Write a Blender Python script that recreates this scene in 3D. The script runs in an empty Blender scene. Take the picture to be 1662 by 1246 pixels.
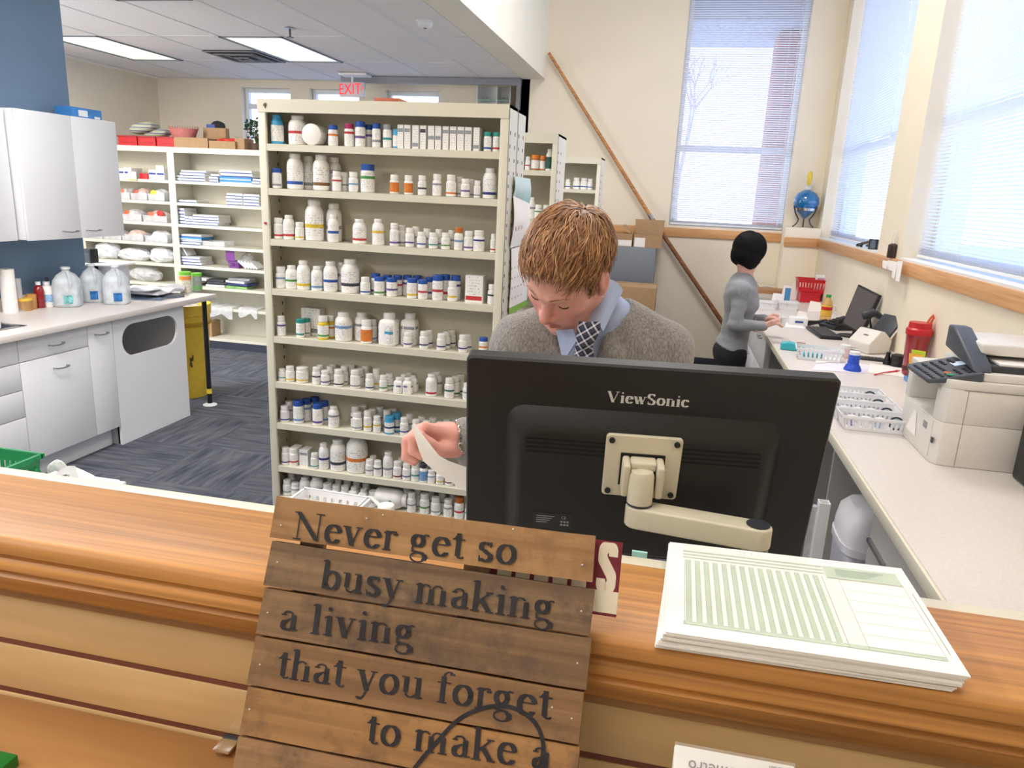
import bpy, bmesh, math, random
import numpy as np
from mathutils import Vector, Matrix, Euler
random.seed(7); np.random.seed(7)
S = bpy.context.scene
COL = S.collection
PI = math.pi
# ---------------------------------------------------------------- camera
CAMZ = 1.795
YAW, PITCH, ROLL, FPX = 0.20465, 0.25224, -0.04708, 1192.23
def _cam_axes():
    cy, sy = math.cos(YAW), math.sin(YAW)
    f = Vector((-sy*math.cos(PITCH), cy*math.cos(PITCH), -math.sin(PITCH)))
    r = Vector((cy, sy, 0)); d = f.cross(r)
    c, s = math.cos(ROLL), math.sin(ROLL)
    return c*r+s*d, -s*r+c*d, f
RT, DN, FW = _cam_axes()
cam_data = bpy.data.cameras.new('camera'); cam = bpy.data.objects.new('camera', cam_data); COL.objects.link(cam)
cam_data.sensor_width = 36; cam_data.lens = FPX/1662*36; cam_data.clip_start = .02; cam_data.clip_end = 200
M = Matrix.Identity(4)
for i in range(3):
    M[i][0] = RT[i]; M[i][1] = -DN[i]; M[i][2] = -FW[i]
M[2][3] = CAMZ
cam.matrix_world = M; S.camera = cam
C0 = Vector((0, 0, CAMZ))
def ray(px, py): return RT*((px-831)/FPX)+DN*((py-623)/FPX)+FW
def atX(px, py, X): v = ray(px, py); return C0+v*(X/v.x)
def atY(px, py, Y): v = ray(px, py); return C0+v*(Y/v.y)
def atZ(px, py, Z): v = ray(px, py); return C0+v*((Z-CAMZ)/v.z)
def atP(px, py, p, n): v = ray(px, py); return C0+v*((p-C0).dot(n)/v.dot(n))
# ---------------------------------------------------------------- world, exposure, added fill lights
S.view_settings.view_transform = 'Standard'; S.view_settings.look = 'None'
S.view_settings.gamma = 1; S.view_settings.use_curve_mapping = False
S.view_settings.exposure = 0.34
W = bpy.data.worlds.new('sky'); S.world = W; W.use_nodes = True
wn = W.node_tree.nodes; wl = W.node_tree.links
bg = wn['Background']; tc = wn.new('ShaderNodeTexCoord'); sp = wn.new('ShaderNodeSeparateXYZ'); rp = wn.new('ShaderNodeValToRGB')
wl.new(tc.outputs['Generated'], sp.inputs[0]); wl.new(sp.outputs['Z'], rp.inputs[0]); wl.new(rp.outputs[0], bg.inputs[0])
rp.color_ramp.elements[0].position = 0.06; rp.color_ramp.elements[0].color = (1, 1, 1, 1)
rp.color_ramp.elements[1].position = .22; rp.color_ramp.elements[1].color = (.20, .33, .60, 1)
bg.inputs[1].default_value = 3.4
def area(name, loc, size, power, rot=(0, 0, 0), color=(1, 1, 1), spread=PI):
    l = bpy.data.lights.new(name, 'AREA'); l.shape = 'RECTANGLE'; l.size, l.size_y = size; l.energy = power; l.color = color; l.spread = spread
    o = bpy.data.objects.new(name, l); COL.objects.link(o); o.location = loc; o.rotation_euler = rot
    return o
# unseen fill lights added under the low ceiling to brighten that room
for x, y, e in ((-2.9, 2.0, 50), (-2.9, -.4, 50), (-5.5, 4.5, 120), (-5.5, 2.6, 60), (-2.5, 3.2, 26)):
    area('low_room_fill', (x, y, 2.985), (.55, 1.15), e, color=(1, .98, .96))
# daylight comes from the sky through the windows: portals guide the sampling
def portal(loc, size, rot):
    o = area('window_portal', loc, size, 1, rot); o.data.cycles.is_portal = True
portal((1.60, 7.0, 2.72), (2.4, 2.3), (0, PI/2, 0))
portal((1.60, 3.9, 2.72), (2.4, 2.7), (0, PI/2, 0))
portal((.52, 8.50, 2.75), (1.2, 2.4), (-PI/2, 0, 0))
for x in (-5.1, -4.2, -3.2): portal((x, 8.86, 2.2), (.66, 1.43), (-PI/2, 0, 0))
# unseen fill lights added high over the counter and the room behind it
area('high_room_fill', (-.9, -.6, 4.4), (1.2, 1.2), 27, color=(1, .965, .945))
area('high_room_fill', (.4, 1.6, 4.5), (1.2, 1.2), 25, color=(1, .965, .945))
area('high_room_fill', (0, 5.2, 4.5), (1.2, 1.2), 62, color=(1, .965, .945))
# ---------------------------------------------------------------- helpers
def lin(c):
    c = [v/255 for v in c[:3]]
    return tuple(v/12.92 if v <= .04045 else ((v+.055)/1.055)**2.4 for v in c)
def tag(o, label=None, cat=None, group=None, kind=None):
    if label: o['label'] = label
    if cat: o['category'] = cat
    if group: o['group'] = group
    if kind: o['kind'] = kind
    return o
def thing(name, label, cat, loc=(0, 0, 0), group=None):
    o = bpy.data.objects.new(name, None); COL.objects.link(o); o.location = loc; o.empty_display_size = .05
    return tag(o, label, cat, group)
class MB:
    def __init__(s): s.v = []; s.f = []; s.m = []; s.M = None; s.mi = 0; s.sm = []; s.smooth = False
    def add(s, vs, fs, smooth=None):
        b = len(s.v)
        for v in vs:
            v = Vector(v); s.v.append(s.M @ v if s.M else v)
        for f in fs:
            s.f.append(tuple(i+b for i in f)); s.m.append(s.mi); s.sm.append(s.smooth if smooth is None else smooth)
        return s
    def box(s, a, b):
        x0, y0, z0 = a; x1, y1, z1 = b
        if x0 > x1: x0, x1 = x1, x0
        if y0 > y1: y0, y1 = y1, y0
        if z0 > z1: z0, z1 = z1, z0
        return s.add([(x0,y0,z0),(x1,y0,z0),(x1,y1,z0),(x0,y1,z0),(x0,y0,z1),(x1,y0,z1),(x1,y1,z1),(x0,y1,z1)],
                     [(0,3,2,1),(4,5,6,7),(0,1,5,4),(1,2,6,5),(2,3,7,6),(3,0,4,7)])
    def boxc(s, c, d): return s.box([c[i]-d[i]/2 for i in range(3)], [c[i]+d[i]/2 for i in range(3)])
    def prism(s, poly, a, b, axis='z'):
        n = len(poly)
        def P(p, t): return {'z': (p[0], p[1], t), 'y': (p[0], t, p[1]), 'x': (t, p[0], p[1])}[axis]
        vs = [P(p, a) for p in poly]+[P(p, b) for p in poly]
        fs = [tuple(range(n))[::-1], tuple(range(n, 2*n))]+[(i, (i+1) % n, n+(i+1) % n, n+i) for i in range(n)]
        return s.add(vs, fs)
    def lathe(s, prof, n=20, c=(0, 0, 0), sx=1, sy=1, smooth=True):
        vs = []; fs = []
        for r, z in prof:
            for k in range(n):
                a = 2*PI*k/n; vs.append((c[0]+r*sx*math.cos(a), c[1]+r*sy*math.sin(a), c[2]+z))
        for j in range(len(prof)-1):
            for k in range(n):
                fs.append((j*n+k, j*n+(k+1) % n, (j+1)*n+(k+1) % n, (j+1)*n+k))
        if prof[0][0] > 1e-5: fs.append(tuple(range(n))[::-1])
        if prof[-1][0] > 1e-5: fs.append(tuple(range((len(prof)-1)*n, len(prof)*n)))
        return s.add(vs, fs, smooth)
    def cyl(s, c, r, h, n=20, smooth=True): return s.lathe([(r, 0), (r, h)], n, c, smooth=smooth)
    def tube(s, path, r, n=8, cap=True, smooth=True):
        path = [Vector(p) for p in path]; m = len(path)
        rr = r if hasattr(r, '__len__') else [r]*m
        vs = []; fs = []; up = None
        for i, p in enumerate(path):
            t = (path[min(i+1, m-1)]-path[max(i-1, 0)]).normalized()
            if up is None: up = t.orthogonal().normalized()
            up = (up-t*up.dot(t))
            up = up.normalized() if up.length > 1e-6 else t.orthogonal().normalized()
            bt = t.cross(up)
            for k in range(n):
                a = 2*PI*k/n; vs.append(p+(up*math.cos(a)+bt*math.sin(a))*rr[i])
        for j in range(m-1):
            for k in range(n): fs.append((j*n+k, j*n+(k+1) % n, (j+1)*n+(k+1) % n, (j+1)*n+k))
        if cap: fs += [tuple(range(n))[::-1], tuple(range((m-1)*n, m*n))]
        return s.add(vs, fs, smooth)
    def sheet(s, grid, thick=0):
        n = len(grid); m = len(grid[0]); vs = [p for r in grid for p in r]
        fs = [(i*m+j, i*m+j+1, (i+1)*m+j+1, (i+1)*m+j) for i in range(n-1) for j in range(m-1)]
        return s.add(vs, fs, True)
    def build(s, name, mats, parent=None, bevel=0, seg=2, loc=None, angle=35, kind=None, solid=0):
        org = Vector(loc) if loc is not None else (root_loc(parent) if parent else Vector((0, 0, 0)))
        me = bpy.data.meshes.new(name)
        me.from_pydata([v-org for v in s.v], [], s.f)
        if not isinstance(mats, (list, tuple)): mats = [mats]
        for m in mats: me.materials.append(m)
        me.polygons.foreach_set('material_index', s.m)
        me.polygons.foreach_set('use_smooth', [True]*len(s.f) if any(s.sm) or bevel else [False]*len(s.f))
        if bevel or solid:
            bm = bmesh.new(); bm.from_mesh(me)
            if solid:
                bmesh.ops.recalc_face_normals(bm, faces=bm.faces)
                bmesh.ops.solidify(bm, geom=list(bm.faces), thickness=solid)
            if bevel:
                es = [e for e in bm.edges if len(e.link_faces) == 2 and e.calc_face_angle(0) > .6]
                bmesh.ops.bevel(bm, geom=es, offset=bevel, segments=seg, affect='EDGES', profile=.5, clamp_overlap=True)
            bm.to_mesh(me); bm.free()
        if any(s.sm) or bevel: me.set_sharp_from_angle(angle=math.radians(angle))
        me.update()
        o = bpy.data.objects.new(name, me); COL.objects.link(o)
        if parent: o.parent = parent; o.location = org-root_loc(parent)
        else: o.location = org
        if kind: o['kind'] = kind
        return o
def root_loc(o):
    l = Vector(o.location)
    while o.parent: o = o.parent; l += Vector(o.location)
    return l
def copy_tree(o, loc=None, parent=None):
    c = o.copy(); COL.objects.link(c)
    if parent: c.parent = parent
    if loc is not None: c.location = loc
    for ch in list(o.children): copy_tree(ch, None, c)
    return c
# ---------------------------------------------------------------- materials
def newmat(name):
    m = bpy.data.materials.new(name); m.use_nodes = True
    return m, m.node_tree.nodes, m.node_tree.links, m.node_tree.nodes['Principled BSDF']
_mc = {}
def mat(name, rgb, rough=.5, metal=0, var=.05, scale=30, bump=0, stretch=(1, 1, 1), trans=0, coat=0, bscale=None, ior=None, alpha=1):
    key = (name,)
    if key in _mc: return _mc[key]
    m, n, l, p = newmat(name)
    c = lin(rgb)
    t = n.new('ShaderNodeTexCoord'); mp = n.new('ShaderNodeMapping'); mp.inputs['Scale'].default_value = stretch
    l.new(t.outputs['Object'], mp.inputs[0])
    nz = n.new('ShaderNodeTexNoise'); nz.inputs['Scale'].default_value = scale; nz.inputs['Detail'].default_value = 4
    l.new(mp.outputs[0], nz.inputs['Vector'])
    r = n.new('ShaderNodeValToRGB'); l.new(nz.outputs['Fac'], r.inputs[0])
    r.color_ramp.elements[0].position = .3; r.color_ramp.elements[1].position = .7
    r.color_ramp.elements[0].color = tuple(max(0, v*(1-var)) for v in c)+(1,)
    r.color_ramp.elements[1].color = tuple(min(1, v*(1+var)) for v in c)+(1,)
    l.new(r.outputs[0], p.inputs['Base Color'])
    p.inputs['Roughness'].default_value = rough; p.inputs['Metallic'].default_value = metal
    p.inputs['Transmission Weight'].default_value = trans; p.inputs['Coat Weight'].default_value = coat
    p.inputs['Alpha'].default_value = alpha
    if ior: p.inputs['IOR'].default_value = ior
    if bump:
        b = n.new('ShaderNodeBump'); b.inputs['Strength'].default_value = bump; b.inputs['Distance'].default_value = .002
        nb = nz
        if bscale:
            nb = n.new('ShaderNodeTexNoise'); nb.inputs['Scale'].default_value = bscale; nb.inputs['Detail'].default_value = 3
            l.new(mp.outputs[0], nb.inputs['Vector'])
        l.new(nb.outputs['Fac'], b.inputs['Height']); l.new(b.outputs[0], p.inputs['Normal'])
    _mc[key] = m
    return m
def objcol(name, rough=.4, var=.05):
    """plastic whose colour is the object's own colour"""
    m, n, l, p = newmat(name)
    oi = n.new('ShaderNodeObjectInfo'); t = n.new('ShaderNodeTexCoord'); nz = n.new('ShaderNodeTexNoise'); nz.inputs['Scale'].default_value = 3
    l.new(t.outputs['Object'], nz.inputs['Vector'])
    mr = n.new('ShaderNodeMapRange'); mr.inputs[3].default_value = 1-var; mr.inputs[4].default_value = 1+var
    l.new(nz.outputs['Fac'], mr.inputs[0])
    mx = n.new('ShaderNodeMix'); mx.data_type = 'RGBA'; mx.blend_type = 'MULTIPLY'; mx.inputs[0].default_value = 1
    l.new(oi.outputs['Color'], mx.inputs[6]); l.new(mr.outputs[0], mx.inputs[7]); l.new(mx.outputs[2], p.inputs['Base Color'])
    p.inputs['Roughness'].default_value = rough
    return m
def wood(name, dark, light, axis=0, scale=1.0, rough=.4, coat=0, streak=60, contrast=(.35, .65), wear=None, bump=.15):
    m, n, l, p = newmat(name)
    t = n.new('ShaderNodeTexCoord'); mp = n.new('ShaderNodeMapping')
    sc = [streak*scale]*3; sc[axis] = 2.2*scale; mp.inputs['Scale'].default_value = sc
    oi = n.new('ShaderNodeObjectInfo'); ad = n.new('ShaderNodeVectorMath'); ad.operation = 'MULTIPLY_ADD'
    l.new(oi.outputs['Random'], ad.inputs[0]); ad.inputs[1].default_value = (3.1, 5.7, 2.3); l.new(t.outputs['Object'], ad.inputs[2])
    l.new(ad.outputs[0], mp.inputs[0])
    nz = n.new('ShaderNodeTexNoise'); nz.inputs['Scale'].default_value = 1; nz.inputs['Detail'].default_value = 6; nz.inputs['Distortion'].default_value = .35
    l.new(mp.outputs[0], nz.inputs['Vector'])
    r = n.new('ShaderNodeValToRGB'); l.new(nz.outputs['Fac'], r.inputs[0])
    r.color_ramp.elements[0].position = contrast[0]; r.color_ramp.elements[1].position = contrast[1]
    r.color_ramp.elements[0].color = lin(dark)+(1,); r.color_ramp.elements[1].color = lin(light)+(1,)
    # broad figure
    mp2 = n.new('ShaderNodeMapping'); s2 = [7*scale]*3; s2[axis] = 1.2*scale; mp2.inputs['Scale'].default_value = s2; l.new(ad.outputs[0], mp2.inputs[0])
    nz2 = n.new('ShaderNodeTexNoise'); nz2.inputs['Scale'].default_value = 1; nz2.inputs['Detail'].default_value = 3; l.new(mp2.outputs[0], nz2.inputs['Vector'])
    mr = n.new('ShaderNodeMapRange'); mr.inputs[1].default_value = .3; mr.inputs[2].default_value = .7; mr.inputs[3].default_value = .82; mr.inputs[4].default_value = 1.1
    l.new(nz2.outputs['Fac'], mr.inputs[0])
    mx = n.new('ShaderNodeMix'); mx.data_type = 'RGBA'; mx.blend_type = 'MULTIPLY'; mx.inputs[0].default_value = 1
    l.new(r.outputs[0], mx.inputs[6]); l.new(mr.outputs[0], mx.inputs[7])
    out = mx.outputs[2]
    if wear:
        nz3 = n.new('ShaderNodeTexNoise'); nz3.inputs['Scale'].default_value = 14; nz3.inputs['Detail'].default_value = 8; nz3.inputs['Roughness'].default_value = .75
        l.new(ad.outputs[0], nz3.inputs['Vector'])
        r3 = n.new('ShaderNodeValToRGB'); r3.color_ramp.elements[0].position = .48; r3.color_ramp.elements[1].position = .66
        l.new(nz3.outputs['Fac'], r3.inputs[0])
        mx3 = n.new('ShaderNodeMix'); mx3.data_type = 'RGBA'; l.new(r3.outputs[0], mx3.inputs[0]); l.new(out, mx3.inputs[6]); mx3.inputs[7].default_value = lin(wear)+(1,)
        out = mx3.outputs[2]
    l.new(out, p.inputs['Base Color'])
    p.inputs['Roughness'].default_value = rough; p.inputs['Coat Weight'].default_value = coat; p.inputs['Coat Roughness'].default_value = .25
    b = n.new('ShaderNodeBump'); b.inputs['Strength'].default_value = bump; b.inputs['Distance'].default_value = .001
    l.new(nz.outputs['Fac'], b.inputs['Height']); l.new(b.outputs[0], p.inputs['Normal'])
    return m
def emit(name, rgb, strength, var=.1, scale=40):
    m, n, l, p = newmat(name)
    t = n.new('ShaderNodeTexCoord'); nz = n.new('ShaderNodeTexNoise'); nz.inputs['Scale'].default_value = scale
    l.new(t.outputs['Object'], nz.inputs['Vector'])
    mr = n.new('ShaderNodeMapRange'); mr.inputs[3].default_value = strength*(1-var); mr.inputs[4].default_value = strength*(1+var); l.new(nz.outputs['Fac'], mr.inputs[0])
    p.inputs['Base Color'].default_value = lin(rgb)+(1,); p.inputs['Emission Color'].default_value = lin(rgb)+(1,); l.new(mr.outputs[0], p.inputs['Emission Strength'])
    return m
def clear(name, tint=(1, 1, 1), gloss=.08, rough=.02, body=0, bodycol=(240, 240, 240)):
    """thin clear sheet: mostly transparent, some reflection and some milky body"""
    m, n, l, p = newmat(name)
    tr = n.new('ShaderNodeBsdfTransparent'); tr.inputs[0].default_value = tuple(tint)+(1,)
    p.inputs['Base Color'].default_value = lin(bodycol)+(1,); p.inputs['Roughness'].default_value = max(rough, .03)
    nz = n.new('ShaderNodeTexNoise'); nz.inputs['Scale'].default_value = 18; t = n.new('ShaderNodeTexCoord'); l.new(t.outputs['Object'], nz.inputs['Vector'])
    mr = n.new('ShaderNodeMapRange'); a = gloss+body; mr.inputs[3].default_value = a*.6; mr.inputs[4].default_value = min(1, a*1.4); l.new(nz.outputs['Fac'], mr.inputs[0])
    mx = n.new('ShaderNodeMixShader'); l.new(mr.outputs[0], mx.inputs[0]); l.new(tr.outputs[0], mx.inputs[1]); l.new(p.outputs[0], mx.inputs[2])
    l.new(mx.outputs[0], n['Material Output'].inputs[0])
    return m
M_wall = mat('cream_wall_paint', (240, 228, 206), .75, var=.015, scale=4, bump=.08, bscale=160)
M_beam = mat('white_beam_paint', (243, 238, 222), .75, var=.015, scale=4, bump=.05, bscale=160)
M_blue = mat('blue_wall_paint', (108, 132, 158), .7, var=.03, scale=5, bump=.06, bscale=160)
M_tile = mat('ceiling_tile_fibre', (240, 236, 236), .9, var=.06, scale=90, bump=.25)
M_tbar = mat('white_enamel_bar', (226, 226, 226), .5, var=.01)
M_shelf = mat('cream_shelf_steel', (220, 215, 196), .38, var=.02, scale=6)
M_back = mat('shelf_back_panel', (206, 200, 180), .55, var=.03, scale=9)
M_lam = mat('white_laminate', (233, 233, 236), .35, var=.012, scale=5)
M_ctr = mat('speckled_counter_laminate', (222, 214, 208), .38, var=.05, scale=120)
M_edge = mat('cream_counter_edge', (222, 216, 196), .4, var=.02)
M_white = mat('white_plastic', (240, 240, 240), .4, var=.02)
M_paper = mat('paper', (246, 241, 236), .8, var=.01, scale=12)
M_omaple = wood('orange_maple_board', (178, 128, 76), (196, 146, 92), axis=0, rough=.4, streak=26, contrast=(.3, .7), bump=.03)
M_black = mat('black_plastic', (22, 22, 24), .42, var=.1, scale=60)
M_dark = mat('dark_grey_plastic', (52, 55, 62), .45, var=.06)
M_steel = mat('brushed_steel', (178, 178, 180), .3, metal=1, var=.06, stretch=(4, 60, 60))
M_chrome = mat('chrome', (225, 225, 228), .12, metal=1, var=.02)
M_rail = wood('beech_rail', (203, 146, 92), (222, 170, 116), axis=0, rough=.45)
M_raily = wood('beech_rail_long', (203, 146, 92), (222, 170, 116), axis=1, rough=.45)
M_oak = wood('oak_ledge', (150, 98, 46), (208, 146, 76), axis=0, rough=.5, coat=.04, streak=110, contrast=(.22, .72))
M_maple = wood('maple_slatwall', (208, 172, 118), (226, 192, 142), axis=0, rough=.4, coat=.1, streak=26, contrast=(.3, .7), bump=.03)
M_card = mat('brown_cardboard', (176, 142, 104), .85, var=.05, scale=25)
M_red = mat('red_plastic', (196, 28, 38), .35, var=.05)
M_base = mat('dark_rubber_base', (48, 54, 66), .6, var=.06)
M_obj = objcol('coloured_plastic')
M_objp = objcol('coloured_print', .6)
M_glass = clear('window_glass', gloss=.05)
M_film = clear('clear_film', gloss=.22, body=.12, rough=.12)
M_tub = clear('clear_tub_plastic', gloss=.15, body=.2, rough=.15)
# ================================================================ the setting
def carpet():
    m, n, l, p = newmat('quarter_turn_carpet')
    t = n.new('ShaderNodeTexCoord')
    cols = []
    for sc in ((3, 26, 1), (26, 3, 1)):
        mp = n.new('ShaderNodeMapping'); mp.inputs['Scale'].default_value = sc; l.new(t.outputs['Object'], mp.inputs[0])
        nz = n.new('ShaderNodeTexNoise'); nz.inputs['Scale'].default_value = 1; nz.inputs['Detail'].default_value = 5; l.new(mp.outputs[0], nz.inputs['Vector']); cols.append(nz.outputs['Fac'])
    ck = n.new('ShaderNodeTexChecker'); ck.inputs['Scale'].default_value = 1/.61; l.new(t.outputs['Object'], ck.inputs['Vector'])
    mx = n.new('ShaderNodeMix'); mx.data_type = 'FLOAT'; l.new(ck.outputs['Fac'], mx.inputs[0]); l.new(cols[0], mx.inputs[2]); l.new(cols[1], mx.inputs[3])
    r = n.new('ShaderNodeValToRGB'); l.new(mx.outputs[0], r.inputs[0])
    r.color_ramp.elements[0].position = .32; r.color_ramp.elements[1].position = .68
    r.color_ramp.elements[0].color = lin((56, 59, 72))+(1,); r.color_ramp.elements[1].color = lin((104, 106, 112))+(1,)
    l.new(r.outputs[0], p.inputs['Base Color']); p.inputs['Roughness'].default_value = .95
    nf = n.new('ShaderNodeTexNoise'); nf.inputs['Scale'].default_value = 400; l.new(t.outputs['Object'], nf.inputs['Vector'])
    b = n.new('ShaderNodeBump'); b.inputs['Strength'].default_value = .4; l.new(nf.outputs['Fac'], b.inputs['Height']); l.new(b.outputs[0], p.inputs['Normal'])
    return m
XL, XR, YB, YR, YF, ZC, ZH = -6.62, 1.447, 8.8, 8.4, -2.2, 3.02, 4.6
XB0, XB1 = -1.765, -1.53       # the beam between low and high ceiling
def struct(name, mb, m, **k): return mb.build(name, m, kind='structure', **k)
struct('floor', MB().box((XL-.2, YF-.2, -.1), (XR+.4, YB+.2, 0)), carpet())
# walls
struct('wall_left', MB().box((XL-.2, 4.66, 0), (XL, YB+.2, ZC)), M_wall)
struct('wall_partition', MB().box((-4.36, YF, 0), (-4.20, 4.645, ZC)), M_blue)
# rear wall of the left room, with three window openings
def wall_with_holes(name, x0, x1, z0, z1, y0, y1, holes, m, axis='y'):
    mb = MB(); hs = sorted(holes)
    def bx(a0, a1, c0, c1):
        if a1-a0 < 1e-4 or c1-c0 < 1e-4: return
        if axis == 'y': mb.box((a0, y0, c0), (a1, y1, c1))
        else: mb.box((y0, a0, c0), (y1, a1, c1))
    cur = x0
    for h0, h1, b0, b1 in hs:
        bx(cur, h0, z0, z1); bx(h0, h1, z0, b0); bx(h0, h1, b1, z1); cur = h1
    bx(cur, x1, z0, z1)
    return struct(name, mb, m)
LW = [(-5.44, -4.77, 1.5, 2.93), (-4.52, -3.86, 1.5, 2.93), (-3.54, -2.85, 1.5, 2.93)]
wall_with_holes('wall_rear_left', XL, -1.7, 0, ZC+.02, YB, YB+.2, LW, M_wall)
wall_with_holes('wall_rear', -1.80, XR+.35, 0, ZH, YR, YR+.3, [(-.08, 1.115, 1.55, 3.95)], M_wall)
wall_with_holes('wall_right', YF, YR, 0, ZH, XR, XR+.34, [(5.86, 8.16, 1.50, 3.95), (2.55, 5.26, 1.50, 3.95)], M_wall, axis='x')
struct('wall_return', MB().box((-1.80, 8.4, 0), (-1.70, 8.85, ZC)), M_wall)
struct('wall_front', MB().box((-4.36, YF-.2, 0), (XR+.34, YF, ZH)), M_wall)
struct('trim_1', MB().box((XB0-.02, YF, ZC-.005), (XB1, YR, ZH)), M_beam)          # the beam
struct('trim_2', MB().box((-3.9, 8.36, ZC-.075), (-1.79, 8.40, ZC-.005)).box((-1.835, 8.34, 2.05), (-1.795, 8.40, ZC-.005)), mat('grey_metal_frame', (150, 150, 156), .5))
ceil = struct('ceiling', MB().box((XL-.2, YF, ZC+.03), (XB0-.02, YB+.2, ZC+.1)).box((XB1, YF, ZH), (XR+.34, YR+.3, ZH+.1)), M_beam)
# lay-in tiles and T-bars of the low ceiling
TX, TY = .61, 1.22
lights = {(-3.78, 4.43), (-3.78, 6.87), (-3.78, 2.0)}
xs = [-1.785-.455-TX*k for k in range(8)]        # -2.24 ...
ys = [7.48-TY*k for k in range(-1, 8)]
tile_me = None
tx_edges = [-1.785]+xs+[XL]
ty_edges = [YB]+[y for y in ys if y < YB]
ty_edges.append(YF)
fixtures = []
for i in range(len(tx_edges)-1):
    for j in range(len(ty_edges)-1):
        x1, x0 = tx_edges[i], tx_edges[i+1]; y1, y0 = ty_edges[j], ty_edges[j+1]
        if x1-x0 < .05 or y1-y0 < .05: continue
        cx, cy = (x0+x1)/2, (y0+y1)/2
        if x0 < -4.3 and y1 < 3: continue
        fx = any(abs(cx-a) < .25 and abs(cy-b) < .45 for a, b in ((-3.78, 4.43), (-3.78, 6.87), (-3.78, 2.0), (-5.60, 7.1)))
        if fx and abs(x1-x0-TX) < .02: fixtures.append((x0, x1, y0, y1)); continue
        MB().box((x0+.012, y0+.012, ZC), (x1-.012, y1-.012, ZC+.02)).build('ceiling_tile', M_tile, ceil)
for x in xs: MB().box((x-.012, YF, ZC-.004), (x+.012, YB, ZC+.012)).build('grid_bar', M_tbar, ceil)
for y in ty_edges[1:-1]: MB().box((XL, y-.012, ZC-.003), (-1.785, y+.012, ZC+.012)).build('grid_bar', M_tbar, ceil)
# fluorescent troffers
M_diff = emit('prismatic_diffuser', (244, 250, 238), .62, var=.45, scale=9)
def troffer(x0, x1, y0, y1, label):
    t = thing('ceiling_light', label, 'light', ((x0+x1)/2, (y0+y1)/2, ZC), 'fluorescent ceiling lights')
    mb = MB(); w = .022; z0, z1 = ZC-.012, ZC+.02
    mb.box((x0, y0, z0), (x0+w, y1, z1)).box((x1-w, y0, z0), (x1, y1, z1)).box((x0, y0, z0), (x1, y0+w, z1)).box((x0, y1-w, z0), (x1, y1, z1))
    mb.build('frame', mat('troffer_frame', (120, 122, 128), .5), t)
    MB().box((x0+w, y0+w, ZC-.002), (x1-w, y1-w, ZC+.02)).build('diffuser', M_diff, t)
labs = {}
for x0, x1, y0, y1 in fixtures:
    cx, cy = (x0+x1)/2, (y0+y1)/2
    if cx < -5: lb = 'recessed fluorescent ceiling light half hidden behind the blue wall'
    elif cy > 6: lb = 'recessed fluorescent ceiling light beside the square air vent'
    elif cy > 3: lb = 'recessed fluorescent ceiling light cut off by the top of the picture'
    else: lb = 'recessed fluorescent ceiling light nearest to the counter, above the blue wall end'
    troffer(x0, x1, y0, y1, lb)
# ---- windows
M_frame = mat('white_window_frame', (236, 238, 240), .4, var=.01)
def window(name, plane, a0, a1, z0, z1, depth, bars, axis):
    """window in an opening: frame, sash bars, panes; plane = position of the frame's inner face"""
    def B(mb, u0, u1, w0, w1, d0, d1):
        if axis == 'y': mb.box((u0, plane+d0, w0), (u1, plane+d1, w1))
        else: mb.box((plane+d0, u0, w0), (plane+d1, u1, w1))
    w = bpy.data.objects.new(name, None); COL.objects.link(w); w['kind'] = 'structure'
    w.location = ((a0+a1)/2, plane, z0) if axis == 'y' else (plane, (a0+a1)/2, z0)
    f = MB(); t = .05
    for u0, u1, w0, w1 in ((a0, a0+t, z0, z1), (a1-t, a1, z0, z1), (a0+t, a1-t, z0, z0+t), (a0+t, a1-t, z1-t, z1)): B(f, u0, u1, w0, w1, 0, .07)
    f.build('frame', M_frame, w, bevel=.004)
    zz = [z0+t]+list(bars)+[z1-t]
    for zb in bars:
        f = MB(); B(f, a0+t, a1-t, zb-.03, zb+.03, .005, .06); f.build('sash_bar', M_frame, w, bevel=.004)
    for i in range(len(zz)-1):
        f = MB(); B(f, a0+t, a1-t, zz[i]+.02, zz[i+1]-.02, .03, .036); f.build('pane', M_glass, w)
    return w
for k, (a0, a1, z0, z1) in enumerate(LW): window('window_%d' % (k+1), YB+.08, a0, a1, z0, z1, .2, [2.86-.14, 2.1], 'y')
window('window_4', YR+.12, -.08, 1.115, 1.55, 3.95, .2, [2.36], 'y')
window('window_5', XR+.17, 5.86, 8.16, 1.50, 3.95, .2, [2.36], 'x')
window('window_6', XR+.17, 2.55, 5.26, 1.50, 3.95, .2, [2.36], 'x')
# ---- beech rail and corner ledge
R0, R1 = 1.415, 1.500
BX0, BY0 = 1.105, 8.12
struct('trim_3', MB().box((-1.53, YR-.02, 1.43), (BX0, YR, 1.525)), M_rail, bevel=.003)
struct('trim_4', MB().box((XR-.022, YF, R0), (XR, BY0, R1)), M_raily, bevel=.003)
struct('wall_corner_ledge', MB().box((BX0, BY0, 0), (XR, YR, 1.60)), M_wall, bevel=.004)
struct('trim_5', MB().box((BX0-.005, BY0-.02, 1.41), (XR-.02, BY0, 1.50)), M_rail, bevel=.003)
struct('baseboard_rear', MB().box((-1.53, YR-.015, 0), (BX0, YR, .11)), M_base, bevel=.003)
struct('baseboard_right', MB().box((XR-.015, YF, 0), (XR, BY0, .11)), M_base, bevel=.003)
# sills of the right-hand windows
struct('trim_6', MB().box((XR-.01, 5.86, 1.495), (XR+.17, 8.16, 1.513)), M_frame)
struct('trim_7', MB().box((XR-.01, 2.55, 1.495), (XR+.17, 5.26, 1.513)), M_frame)
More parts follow.
